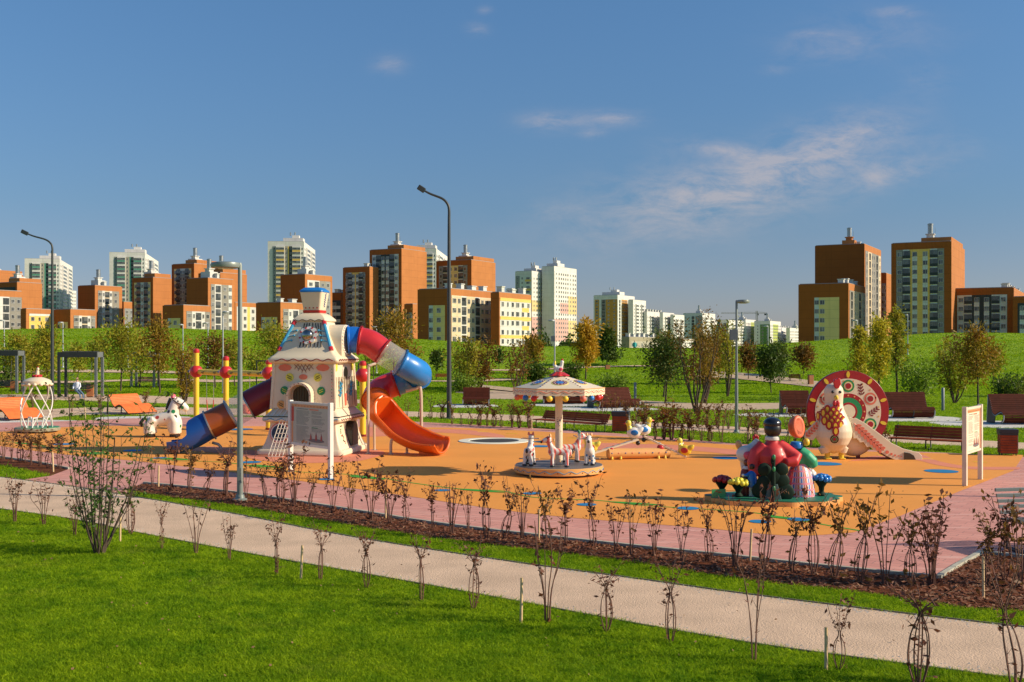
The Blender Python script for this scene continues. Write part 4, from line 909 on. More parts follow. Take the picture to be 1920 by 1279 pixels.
    for (i0,i1,nm,m) in ((3,13,'slide_tube',P_BLU),(13,30,'slide_tube',P_RED),(30,42,'clear_tube',P_CLR),(42,62,'slide_tube',P_LBL),(62,78,'slide_tube',P_LBL),(78,102,'slide_tube',P_RED),(102,112,'slide_tube',P_ORG)):
        seg(i0,i1,.40,nm,m)
        for q in (i0,i1):
            p=loc(c[q]); t=(loc(c[min(q+1,len(c)-1)])-loc(c[q-1])).normalized(); R=t.to_track_quat('Z','Y').to_matrix()
            mb=MB(); mb.lathe([(.40,-.025),(.455,-.025),(.455,.025),(.40,.025)],24,p,R); mb.build('slide_flange',m if m!=P_CLR else P_RED,rt,angle=30)
    # seam beads with bolts on the tubes
    # open chute in orange: C shaped section that opens upward, flared rim
    rings=[]; i0,i1=110,160
    for i in range(i0,i1+1):
        u=(i-i0)/(i1-i0); p=c[i]; t=(c[min(i+1,len(c)-1)]-c[i-1]).normalized(); sd=t.cross(Vector((0,0,1))).normalized(); up=sd.cross(t)
        half=np.interp(u,[0,.05,.14,.35,.8,1],[176,138,112,96,90,86]); roll=math.radians(np.interp(u,[0,.15,.6,1],[0,-20,-26,-14])); r=.41+.03*(u>.9); ring=[]; K=18
        wid=np.interp(u,[0,.5,.85,1],[1.02,1.05,1.12,1.15]); dep=np.interp(u,[0,.35,.7,1],[1,1,.88,.78])
        drop=np.interp(u,[0,1],[0,-.02])
        for k in range(K+1):
            a=math.radians(-half+2*half*k/K)+roll; ring.append(loc(p+sd*(math.sin(a)*r*wid)+up*(-math.cos(a)*r*dep+drop)))
        r2=r+.035
        rim=[]
        for k in range(K,-1,-1):
            a=math.radians(-half+2*half*k/K)+roll; e=.03 if k in(0,K) else 0
            ring.append(loc(p+sd*(math.sin(a)*(r2+e)*wid)+up*(-math.cos(a)*r2*dep+drop+e)))
        rings.append(ring)
    mb=MB(); mb.loft(rings,0,True,True); mb.build('slide_chute',P_ORG,rt,angle=50)
    # rolled rim of the chute
    for sd_ in (0,18):
        pts=[ring[sd_] for ring in rings]; mb=MB(); mb.tube([Vector(q)+Vector((0,0,.01)) for q in pts],.035,8); mb.build('chute_rim',P_ORG,rt)
    mb=MB(); mb.tube([Vector(rings[-1][k]) for k in range(0,19)],.035,8); mb.build('chute_rim',P_ORG,rt)
    mb=MB(); mb.box(loc((3.55,-.93,.12)),(.55,.3,.26),Rz); mb.build('chute_foot',P_ORG,rt,smooth=False)
    # legs
    def W3(px,py,dy): 
        Y=Y0+dy; p=P(px,py,Y); return loc((p.x-X0,dy,p.z-.016))
    for pts,r in (([W3(690,858,-.6),W3(691,700,-.6),W3(694,686,-.6),W3(704,682,-.5)],.042),([W3(702,849,.6),W3(701,770,.6)],.04),([W3(761,733,.6),W3(780,729,.6),W3(789,735,.6),W3(790,849,.6)],.05),
                  ([W3(733,856,-.7),W3(733,832,-.7),W3(737,823,-.7),W3(750,821,-.6)],.045),([W3(763,855,-.4),W3(763,836,-.4)],.042)):
        mb=MB(); mb.tube(curve([tuple(p) for p in pts],5),r,8); mb.build('slide_leg',P_PST,rt)
        b=pts[0] if pts[0].z<pts[-1].z else pts[-1]
        mb=MB(); mb.lathe([(.09,-.0),(.09,.012)],12,(b.x,b.y,.0)); mb.build('foot_plate',P_STL,rt)
    # second slide leaving to the left: maroon, clear ring, brown orange, blue exit
    c2=spline([(-.85,0,1.98),(-1.35,-.02,1.78),(-1.9,-.1,1.50),(-2.4,-.2,1.22),(-2.88,-.3,.96),(-3.25,-.38,.78),(-3.52,-.44,.62),(-3.88,-.5,.47),(-4.28,-.55,.45)],10)
    def seg2(i0,i1,r,name,m,rs=None):
        pts=[loc(c2[i]) for i in range(i0,i1+1)]; mb=MB(); mb.tube(pts,rs or r,24,caps=False); mb.build(name,m,rt,angle=75)
    seg2(0,22,.43,'slide_tube',P_DRD); seg2(22,32,.43,'clear_tube',P_CLR); seg2(32,46,.43,'slide_tube',P_BRN)
    for q,m in ((22,P_STL),(32,P_STL),(46,P_STL),(6,P_DRD)):
        p=loc(c2[q]); t=(loc(c2[q+1])-loc(c2[q-1])).normalized(); R=t.to_track_quat('Z','Y').to_matrix()
        mb=MB(); mb.lathe([(.43,-.02),(.475,-.02),(.475,.02),(.43,.02)],24,p,R); mb.build('slide_flange',m,rt,angle=30)
    rings=[]
    for i in range(46,81):
        u=(i-46)/34; p=c2[i]; t=(c2[min(i+1,80)]-c2[i-1]).normalized(); sd=t.cross(Vector((0,0,1))).normalized(); up=sd.cross(t); K=20
        half=np.interp(u,[0,.40,.47,.56,.75,1],[178,178,150,98,84,80]); r=.43; ring=[]
        for k in range(K+1):
            a=math.radians(-half+2*half*k/K); ring.append(loc(p+sd*math.sin(a)*(r-.03)-up*math.cos(a)*(r-.03)))
        for k in range(K,-1,-1):
            a=math.radians(-half+2*half*k/K); ring.append(loc(p+sd*math.sin(a)*r-up*math.cos(a)*r))
        rings.append(ring)
    mb=MB(); mb.loft(rings,0,True,True); mb.build('blue_slide_exit',P_DBL,rt,angle=50)
    for pts in ([W3(452,853,-.4),W3(452,815,-.4)],[W3(414,842,.0),W3(414,838,0),W3(409,833,0),W3(398,830,0)]):
        mb=MB(); mb.tube(pts,.045,8); mb.build('slide_leg',P_STL,rt)
    return rt
tower_playhouse()
# ---- swing frame with fish-like heads
def swing_frame():
    A=Vector((-13.05,45.2,0)); B=Vector((-5.35,39.2,0)); d=B-A; rt=thing('swing_set','long yellow swing frame with red ball joints and fish eyes behind the play tower','swing set',(A.x,A.y,.016),math.atan2(d.y,d.x))
    L=d.length; ps=[0,.20*L,.47*L,L]; hs=[3.05,2.75,2.62,2.62]; zb=2.2
    for i,(x,h) in enumerate(zip(ps,hs)):
        mb=MB(); mb.tube([(x,0,0),(x,0,h)],.112,14); mb.build('post',P_YEL,rt)
        mb=MB(); mb.lathe([(.122,0),(.122,.08)],14,(x,0,0)); mb.build('post_foot',P_DRD,rt)
        mb=MB(); mb.lathe([(.12,h-.08),(.13,h-.05),(.115,h+.06),(.05,h+.10)],14,(x,0,0)); mb.build('cap',P_RED,rt)
        b=mb=MB(); mb.ell((x,0,zb),(.265,.265,.265),None,20,14); ob=mb.build('joint_ball',P_RED,rt)
        mb=MB(); mb.ell((x-.16,-.175,zb+.01),(.085,.075,.075),None,12,8); mb.build('eye_white',P_WHT,rt)
        mb=MB(); mb.ell((x-.19,-.215,zb+.01),(.052,.052,.052),None,12,8); mb.build('eye_pupil',P_DBL,rt)
        mb=MB(); mb.lathe([(.06,0),(.085,.10),(.07,.16),(.02,.17)],12,(x,0,zb-.02),Matrix.Rotation(PI/2,3,'Y')) if i==3 else mb.ell((x+.2,0,zb-.02),(.08,.07,.07),None,10,8); mb.build('beak',P_YEL,rt)
    for i in range(3):
        x0,x1=ps[i]+.2,ps[i+1]-.2; mb=MB(); mb.tube([(x0,0,zb-.01),(x1,0,zb-.04)],.115,12); mb.build('beam',P_YEL,rt)
        n=int((x1-x0)/.55)
        for k in range(n):
            x=x0+(k+.5)*(x1-x0)/n; mb=MB(); mb.bar((x-.1,-.117,zb-.03),(x+.1,-.117,zb-.0),.03,.02,up=(0,1,0)); mb.bar((x-.06,-.115,zb-.07),(x+.06,-.115,zb-.06),.02,.02,up=(0,1,0)); mb.build('painted_mark',P_DBR,rt,smooth=False)
    def seat(x,bucket,zs):
        mb=MB()
        for q in (-.25,.25): mb.tube([(x+q,0,zb-.08),(x+q*.9,0,zs+.5)],.012,5)
        mb.build('chain',P_STL,rt)['kind']='stuff'
        mb=MB()
        for q in (-.225,.225): mb.tube([(x+q,0,zs+.5),(x+q*.8,0,zs+.06)],.02,6)
        mb.build('red_sleeve',P_RED,rt)['kind']='stuff'
        mb=MB(); mb.box((x,0,zs),(.5,.2,.05)); mb.build('swing_seat',P_RED,rt,bevel=.015)
    seat(.92,0,.55); seat(ps[1]+1.25,0,.6); 
    mb=MB(); x=ps[1]+1.25; mb.lathe([(.16,.62),(.2,.75),(.2,.95),(.17,.95),(.17,.77),(.1,.66)],12,(x,0,.0)); mb.build('bucket_seat',P_SAL,rt)
    seat(ps[2]+1.3,0,.55); seat(ps[2]+3.0,0,.55)
swing_frame()
# ---- spotted toy horse
def figure(rt,name,m,build,vox=.022,sm=3):
    mb=MB(); build(mb); return mb.build(name,m,rt,remesh=vox,sm=sm)
def toy_horse():
    rt=TH('toy_horse','large cream toy horse with green and red spots and pink ears by the slide','toy horse',308,820,math.radians(8))
    sm=spotmat('spotted_cream',(.78,.72,.62),[(.02,.22,.08),(.45,.06,.05),(.02,.22,.08),(.03,.03,.03)],3.6,.24)
    def b(mb):
        mb.tube([(-.44,0,.12),(-.46,0,.36),(-.36,0,.52)],[.22,.22,.22],14); mb.ell((.33,0,.42),(.25,.27,.40)); 
        for y in (-.14,.14):
            mb.tube([(.36,y,.10),(.35,y,.5),(.26,y,.7)],[.18,.17,.16],12); mb.tube([(-.45,y*1.1,.10),(-.46,y,.45),(-.30,y,.62)],[.15,.15,.15],12)
        mb.tube([(-.48,0,.42),(-.2,0,.56),(.1,0,.62),(.3,0,.66)],[.22,.22,.25,.27],14)
        mb.tube([(.22,0,.62),(.30,0,.9),(.36,0,1.14),(.40,0,1.22)],[.24,.20,.165,.15],14)
        mb.tube([(.36,0,1.20),(.52,0,1.12),(.66,0,.98),(.70,0,.93)],[.16,.15,.125,.10],14); mb.ell((.67,0,.96),(.13,.12,.12))
    figure(rt,'body',sm,b,.03,3)
    for y in (-.12,.12):
        for x in (.34,-.46):
            mb=MB(); mb.lathe([(.15,0),(.16,.03),(.155,.09)],14,(x,y,.0)); mb.build('hoof',P_BLK,rt)
        mb=MB(); mb.lathe([(.07,0),(.055,.09),(.01,.16)],10,(.30,y*.9,1.32),Matrix.Rotation(math.radians(-12),3,'Y')); mb.build('ear',P_PNK,rt)
        mb=MB(); mb.ell((.46,y*1.15,1.20),(.028,.02,.034),None,8,6); mb.build('eye',P_BLK,rt)
    mb=MB(); mb.lathe([(.165,0),(.172,.02),(.165,.04)],16,(.55,0,1.07),Matrix.Rotation(math.radians(45+80),3,'Y')); mb.build('bridle',P_BLK,rt)
    mb=MB(); mb.tube([(.55,-.15,1.10),(.42,-.17,1.16),(.30,-.13,1.26),(.24,0,1.33),(.30,.13,1.26),(.42,.17,1.16),(.55,.15,1.1)],.018,6); mb.build('bridle_strap',P_BLK,rt)
    mb=MB(); mb.tube([(.20,0,1.30),(.12,0,1.10),(.06,0,.92)],[.05,.05,.03],8); mb.build('mane',P_BLK,rt)
    mb=MB(); mb.tube([(-.66,0,.62),(-.74,0,.5),(-.72,0,.34)],[.05,.06,.03],8); mb.build('tail',P_BLK,rt)
toy_horse()
bpy.data.objects['toy_horse'].scale=(1.08,1.08,1.06)
# ---- small domed roundabout with curved white tubes, far left
def roundabout():
    rt=TH('roundabout','small domed roundabout of curved white tubes on a green disc at the far left','roundabout',70,811,0)
    mb=MB(); mb.lathe([(1.08,.06),(1.10,.10),(1.10,.16),(1.06,.18)],40); mb.build('rim',mat('roundabout_rim',(.30,.30,.22),.5,var=.3,vs=9),rt)
    mb=MB(); mb.lathe([(1.05,.175),(1.05,.195)],40); mb.build('platform',P_GRN,rt)
    for k in range(6):
        a=2*PI*k/6+.2; s=1 if k%2 else -1; pts=[]
        for i in range(11):
            t=i/10; z=.18+1.62*t; r=.72+.14*math.sin(PI*t)-.16*t; aa=a+s*1.5*t; pts.append((r*math.cos(aa),r*math.sin(aa),z))
        mb=MB(); mb.tube(pts,.032,8); mb.build('curved_post',P_WHT,rt)
    for k in range(3):
        a=2*PI*k/3+.6; mb=MB(); mb.tube([(.72*math.cos(a),.72*math.sin(a),.18),(.62*math.cos(a),.62*math.sin(a),.55),(.35*math.cos(a+.3),.35*math.sin(a+.3),.55),(.25*math.cos(a+.4),.25*math.sin(a+.4),.2)],.035,8); mb.build('grab_rail',P_WHT,rt)
    mb=MB(); pr=[(.66,1.80),(.68,1.84),(.67,1.93),(.55,1.99),(.3,2.06),(.05,2.09)]; mb.lathe(pr,36); mb.build('roof',P_CRM,rt)
    mb=MB()
    for k in range(14):
        a=2*PI*k/14; mb.ell((.665*math.cos(a),.665*math.sin(a),1.80),(.10,.10,.06),None,10,6)
    mb.build('scalloped_valance',P_CRM,rt)['kind']='stuff'
    mb=MB()
    for k in range(8):
        a=2*PI*k/8; mb.ell((.17*math.cos(a),.17*math.sin(a),2.12),(.09,.09,.05),None,8,6)
    mb.build('red_ruff',P_RED,rt)
    mb=MB(); mb.tube([(0,0,2.12),(0,0,2.2),(.02,0,2.32)],[.09,.10,.07],10); mb.ell((.03,0,2.37),(.07,.06,.07),None,10,8); mb.build('finial_bird',P_CRM,rt)
    mb=MB(); mb.ell((.02,0,2.45),(.05,.015,.03),None,8,6); mb.build('finial_comb',P_RED,rt)
    return rt
RB=roundabout()
for ch in RB.children:
    ch.data.transform(Matrix.Diagonal((.74,.74,1,1)))
# ---- merry-go-round
def merry():
    rt=TH('merry_go_round','merry-go-round with a cream patterned canopy, hanging balls and painted toy horses','merry-go-round',1048,889,0)
    mb=MB(); mb.lathe([(1.0,.0),(1.0,.05)],40); mb.build('plinth',P_BLK,rt)
    mb=MB(); mb.lathe([(1.10,.05),(1.12,.06),(1.12,.21),(1.10,.225)],56); mb.build('platform_rim',P_TAN,rt)
    mb=MB(); mb.lathe([(1.095,.222),(1.095,.235)],56); mb.build('platform',P_GRYM,rt)
    mb=MB(); pts=[]
    for i in range(240): a=2*PI*i/240; pts.append((1.124*math.cos(a),1.124*math.sin(a),.135+.028*math.sin(a*22)))
    mb.tube(pts,.008,4,closedpath=True); mb.build('wavy_line',P_SKY,rt)
    for i in range(22):
        a=2*PI*(i+.25)/22; mb=MB(); mb.ell((1.122*math.cos(a),1.122*math.sin(a),.12),.014,None,6,5); mb.build('painted_dot',P_DRD,rt)
    mb=MB(); mb.lathe([(.095,.22),(.095,2.1)],20); mb.build('pole',P_CRM,rt)
    for i in range(22):
        rg=random.Random(i); a=-PI/2+rg.uniform(-.6,.6); z=1.25+rg.uniform(-.18,.18); mb=MB(); mb.ell((.096*math.cos(a),.096*math.sin(a),z),.010,None,6,4); mb.build('painted_dot',rg.choice((P_DRD,P_DBL,P_DBR)),rt)
    n=6; mb=MB(); zc=2.52; R=1.16; ze=2.17
    ring=[(R*math.cos(2*PI*k/n),R*math.sin(2*PI*k/n)) for k in range(n)]
    rg_=[[Vector((x*t,y*t,zc+(ze-zc)*t)) for x,y in ring] for t in (.06,.5,1.0)]
    mb.loft(rg_,0,True,True); mb.build('canopy',P_CRM,rt,angle=5)
    # scalloped valance
    mb=MB(); K=96; a0=[];a1=[];b0=[];b1=[]
    def oct(a):
        k=a%(2*PI/n); return R*math.cos(PI/n)/math.cos(k-PI/n)
    for i in range(K):
        a=2*PI*i/K; r=oct(a)+.004; z=ze-.155-.022*abs(math.sin(a*16)); a0.append(Vector((r*math.cos(a),r*math.sin(a),ze+.0))); a1.append(Vector((r*math.cos(a),r*math.sin(a),z))); b0.append(Vector(((r-.02)*math.cos(a),(r-.02)*math.sin(a),ze))); b1.append(Vector(((r-.02)*math.cos(a),(r-.02)*math.sin(a),z)))
    mb.loft([a0,a1,b1,b0,a0],0,True,False); mb.build('valance',P_CRM,rt,angle=25)
    mb=MB(); mb.tube([Vector(((oct(2*PI*i/360)+.012)*math.cos(2*PI*i/360),(oct(2*PI*i/360)+.012)*math.sin(2*PI*i/360),ze-.075+.022*math.sin(i*2*PI/360*24))) for i in range(360)],.006,4,closedpath=True); mb.build('wavy_line',P_SAL,rt)
    for i in range(48):
        a=2*PI*(i+.5)/48; r=oct(a)+.008; mb=MB(); mb.ell((r*math.cos(a),r*math.sin(a),ze-.075+(.03 if i%2 else -.03)),.010,None,6,4); mb.build('painted_dot',P_DRD,rt)
    mb=MB(); mb.tube([Vector((oct(2*PI*i/96)*math.cos(2*PI*i/96),oct(2*PI*i/96)*math.sin(2*PI*i/96),ze)) for i in range(96)],.014,5,closedpath=True); mb.build('canopy_edge',P_TAN,rt)
    # round ornaments on the eight canopy faces
    for k in range(n):
        a=2*PI*(k+.5)/n; ap=R*math.cos(PI/n); sl=math.atan2(zc-ze,ap); rad=ap*.60; z=zc+(ze-zc)*.60
        M=Matrix.Translation((rad*math.cos(a),rad*math.sin(a),z))@Matrix.Rotation(a-PI/2+PI,4,'Z')@Matrix.Rotation(sl,4,'X')
        # rings of colour, each a thin raised disc
        sq_=.84
        for j,(r,m,nm) in enumerate(((.215,P_LYE,'yellow_ring'),(.195,P_CRM,'cream_ring'),(.185,P_DRD,'red_ring'),(.10,P_LBL,'blue_centre'))):
            mb=MB(); mb.disc((0,0),r,M,.006+.004*j,28,ry=r*sq_); mb.build(nm,m,rt,smooth=False)
        for j in range(10):
            b=2*PI*j/10; mb=MB(); mb.disc((.145*math.cos(b),.145*sq_*math.sin(b)),.017,M,.019,8); mb.build('petal_dot',P_WHT,rt,smooth=False)
        # small painted sprigs down the hips
        a2=2*PI*k/n
        for j in range(7):
            t=.30+.09*j; mb=MB(); p=(R*t*math.cos(a2),R*t*math.sin(a2),zc+(ze-zc)*t); mb.ell(p,(.028,.02,.012),Matrix.Rotation(a2+j,3,'Z'),8,5); mb.build('painted_sprig',(P_DBL,P_DRD)[j%2],rt)
    # hanging balls
    cols=[P_RED,P_BLU,P_SAL,P_YEL]
    for k in range(16):
        a=2*PI*k/16+.12; r=oct(a)-.03; m=(P_RED,P_LBL,P_SAL,P_YEL)[(k*3+k//4)%4]
        mb=MB(); mb.ell((r*math.cos(a),r*math.sin(a),ze-.235),.078,None,16,10); mb.build('hanging_ball',m,rt)
        mb=MB(); mb.tube([(r*math.cos(a),r*math.sin(a),ze-.17),(r*math.cos(a),r*math.sin(a),ze-.02)],.006,4); mb.build('ball_cord',P_STL,rt)
    # ruff and rooster finial
    mb=MB(); ring=[]
    for i in range(40):
        a=2*PI*i/40; r=.24+.03*math.cos(a*8); ring.append((r*math.cos(a),r*math.sin(a)))
    mb.loft([[Vector((x*.4,y*.4,zc+.05)) for x,y in ring],[Vector((x,y,zc-.035)) for x,y in ring],[Vector((x,y,zc-.05)) for x,y in ring]],0); mb.build('red_ruff',P_RED,rt)
    def bird(mb):
        mb.ell((0,0,zc+.12),(.10,.08,.09)); mb.tube([(.04,0,zc+.14),(.07,0,zc+.22),(.075,0,zc+.28)],[.06,.045,.045],10); mb.ell((.08,0,zc+.30),(.05,.045,.045))
        mb.tube([(-.06,0,zc+.14),(-.12,0,zc+.24),(-.10,0,zc+.34)],[.06,.045,.01],8)
    figure(rt,'finial_bird',P_WHT,bird,.012,2)
    mb=MB(); mb.ell((-.10,0,zc+.26),(.03,.05,.08),None,8,6); mb.build('finial_tail',P_YEL,rt); mb=MB(); mb.ell((.085,0,zc+.36),(.03,.012,.03),None,8,6); mb.build('finial_comb',P_RED,rt); mb=MB(); mb.ell((.04,-.07,zc+.12),(.06,.02,.045),None,8,6); mb.build('finial_wing',P_PNK,rt)
    # four toy animals on the platform
    SA=spotmat('spots_red',(.72,.70,.66),[(.55,.05,.06),(.02,.02,.02),(.50,.04,.05)],7,.30); SB=spotmat('spots_blue',(.72,.70,.66),[(.02,.20,.45),(.02,.25,.5),(.02,.2,.4)],9,.28)
    def stripemat():
        m=bpy.data.materials.new('striped_white'); m.use_nodes=True; nt=m.node_tree; L=nt.links; b=nt.nodes['Principled BSDF']; b.inputs['Roughness'].default_value=.35
        tc=N(nt,'ShaderNodeTexCoord'); sp=N(nt,'ShaderNodeSeparateXYZ'); L.new(tc.outputs['Object'],sp.inputs[0])
        f=mth(nt,'GREATER_THAN',mth(nt,'FRACT',mth(nt,'MULTIPLY',mth(nt,'ADD',sp.outputs[0],mth(nt,'MULTIPLY',sp.outputs[1],1.0)),7.5)),.55)
        L.new(mixc(nt,f,(.72,.70,.66),(.70,.13,.10)),b.inputs['Base Color']); return m
    SC=stripemat()
    def animal(ang,head,m,r,lab,heading,ears=P_SAL,horn=False,muz=P_BLK):
        a=math.radians(ang); hd=math.radians(heading); base=Vector((r*math.cos(a),r*math.sin(a),.235))
        R=Matrix.Rotation(hd,3,'Z')
        def q(p): return R@Vector(p)+base
        mb=MB()
        for x in (.17,-.19):
            for y in (-.075,.075): mb.tube([q((x,y*1.15,.0)),q((x,y,.2)),q((x*.9,y*.8,.34))],[.052,.048,.06],10)
        mb.tube([q((-.24,0,.36)),q((-.05,0,.37)),q((.17,0,.38))],[.09,.085,.10],12); mb.ell(q((-.23,0,.36)),(.10,.09,.10)); mb.ell(q((.17,0,.38)),(.11,.10,.12))
        mb.tube([q((.15,0,.40)),q((.23,0,.56)),q((.26,0,.68))],[.095,.075,.07],12); mb.tube([q((.24,0,.70)),q((.34,0,.66)),q((.42,0,.62))],[.075,.062,.045],12); mb.ell(q((.25,0,.69)),(.075,.07,.075))
        rt_=mb.build('toy_horse_body',m,rt,remesh=.016,sm=2)
        for x in (.17,-.19):
            for y in (-.085,.085): mb=MB(); mb.lathe([(.056,0),(.058,.03),(.05,.05)],10,q((x,y,0))); mb.build('hoof',P_BLK,rt_)
        for y in (-.055,.055): mb=MB(); mb.lathe([(.032,0),(.026,.05),(.004,.085)],8,q((.22,y,.74))); mb.build('ear',ears,rt_)
        mb=MB(); mb.ell(q((.44,0,.615)),.035,None,8,6); mb.build('muzzle',muz,rt_); 
        for y in (-.07,.07): mb=MB(); mb.ell(q((.29,y*.85,.71)),.018,None,8,6); mb.build('eye',P_BLK,rt_)
        mb=MB(); mb.ell(q((-.33,0,.38)),(.035,.035,.06),None,8,6); mb.build('tail',P_BLK,rt_)
        mb=MB(); mb.tube([q((.13,-.22,.66)),q((.13,.22,.66))],.013,8); mb.build('handlebar',P_STL,rt_)
        mb=MB(); mb.tube([q((-.02,-.24,.16)),q((-.02,.24,.16))],.013,8); mb.build('footrest',P_STL,rt_)
        for zz,xx,w in ((.66,.13,.225),(.16,-.02,.245)):
            for y in (-w,w): mb=MB(); mb.ell(q((xx,y,zz)),.020,None,8,6); mb.build('knob',P_TAN,rt_)
        if horn: mb=MB(); mb.tube([q((.43,0,.62)),q((.66,0,.62))],[.03,.008],8); mb.build('blue_nose',P_SKY,rt_)
    animal(195,0,SA,.78,'',78); animal(268,0,SC,.62,'',178,P_TAN,True); animal(60,0,SC,.66,'',8,P_GRN); animal(-8,0,SB,.78,'',262,P_TAN)
merry()
# ---- double seesaw with duck seats
def duck(rt,p,hd,mbody,mhead,wing,sc_=1.0,handle=True,name='duck_seat'):
    R=Matrix.Rotation(hd,3,'Z'); p=Vector(p)
    q=lambda v:R@(Vector(v)*sc_)+p
    mb=MB(); mb.ell(q((0,0,.17)),(.20*sc_,.14*sc_,.16*sc_),R); mb.tube([q((-.10,0,.20)),q((-.22,0,.28)),q((-.27,0,.33))],[.10*sc_,.07*sc_,.03*sc_],12); rt=mb.build('duck_body',mbody,rt,remesh=.016,sm=2)
    mb=MB(); mb.tube([q((.10,0,.24)),q((.13,0,.34)),q((.14,0,.40))],[.09*sc_,.065*sc_,.06*sc_],12); mb.ell(q((.15,0,.45)),.085*sc_); mb.build('duck_head',mhead,rt,remesh=.014,sm=2)
    mb=MB(); mb.tube([q((.21,0,.44)),q((.29,0,.43))],[.035*sc_,.012*sc_],8); mb.build('beak',P_RED,rt)
    for y in (-.125,.125): mb=MB(); mb.ell(q((-.03,y,.18)),(.11*sc_,.025*sc_,.08*sc_),R,12,8); mb.build('wing',wing,rt)
    for y in (-.07,.07): mb=MB(); mb.ell(q((.20,y,.48)),.014*sc_,None,6,5); mb.build('eye',P_BLK,rt)
    mb=MB(); mb.tube([q((.10,-.2,.36)),q((.10,.2,.36))],.014,8); mb.build('handlebar',P_WHT,rt)
def seesaw():
    rt=TH('seesaw','double seesaw with four duck seats over a tan caterpillar log','seesaw',1196,861,0)
    X0,Y0=rt.location.x,rt.location.y
    def w(px,py,dy=0): p=P(px,py,Y0+dy); return Vector((p.x-X0,dy,p.z-.016))
    a=w(1140,856,-.28); b=w(1254,848,.20); a.z=.17; b.z=.15
    mb=MB(); mb.tube([a+(a-b).normalized()*.02,a,a.lerp(b,.3),a.lerp(b,.6),b,b+(b-a).normalized()*.02],[.10,.155,.15,.15,.14,.09],16); mb.build('log',P_TAN,rt)
    d=(b-a)
    for i in range(9):
        p=a+d*((i+.5)/9); mb=MB(); mb.ell(p+Vector((.0,-.148,.02)),.022,None,8,6); mb.build('painted_dot',(P_DBL,P_SAL)[i%2],rt)
    for t in (.06,.2,.82,.93): mb=MB(); p=a+d*t; mb.tube([p+Vector((0,-.1,-.08)),p+Vector((0,-.16,-.165))],.035,8); mb.build('foot',P_YEL,rt)
    def plank(p0,p1,piv,d1,d2,e1,e2):
        mb=MB(); mb.bar(p0,p1,.17,.045); mb.build('plank',P_CRM,rt,smooth=False)
        n=7
        for i in range(n):
            p=p0.lerp(p1,(i+.7)/(n+.6)); dd=(p1-p0).normalized(); up=dd.cross(Vector((0,1,0))); up=up if up.z>0 else -up
            mb=MB(); mb.ell(p+up*.027,(.05,.03,.008),None,8,5); mb.build('painted_dot',(P_DRD,P_SAL,P_SKY)[i%3],rt)
        for dy in (-.11,.11):
            mb=MB(); mb.ell(piv+Vector((0,dy,0)),(.085,.035,.11),None,14,8); mb.build('pivot',P_RED,rt)
        for p,dk in ((p0,d1),(p1,d2)):
            mb=MB(); mb.ell(p+Vector((0,-.02,-.10)),.068,None,14,10); mb.build('rubber_buffer',P_BLK,rt)
            if dk: duck(rt,p+Vector((dk[0],0,.02)),dk[1],*dk[2:])
    plank(w(1108,851,-.35),w(1196,824,-.05),w(1146,846,-.2),(0.0,PI*.9,P_LYE,P_LYE,P_RED),(-.12,PI*.95,P_WHT,P_LYE,P_LBL),0,0)
    plank(w(1207,818,.25),w(1287,857,.1),w(1238,841,.2),(.02,PI*.05,P_WHT,P_LYE,P_LBL),(-.05,PI*.85,P_YEL,P_LYE,P_RED),0,0)
seesaw()
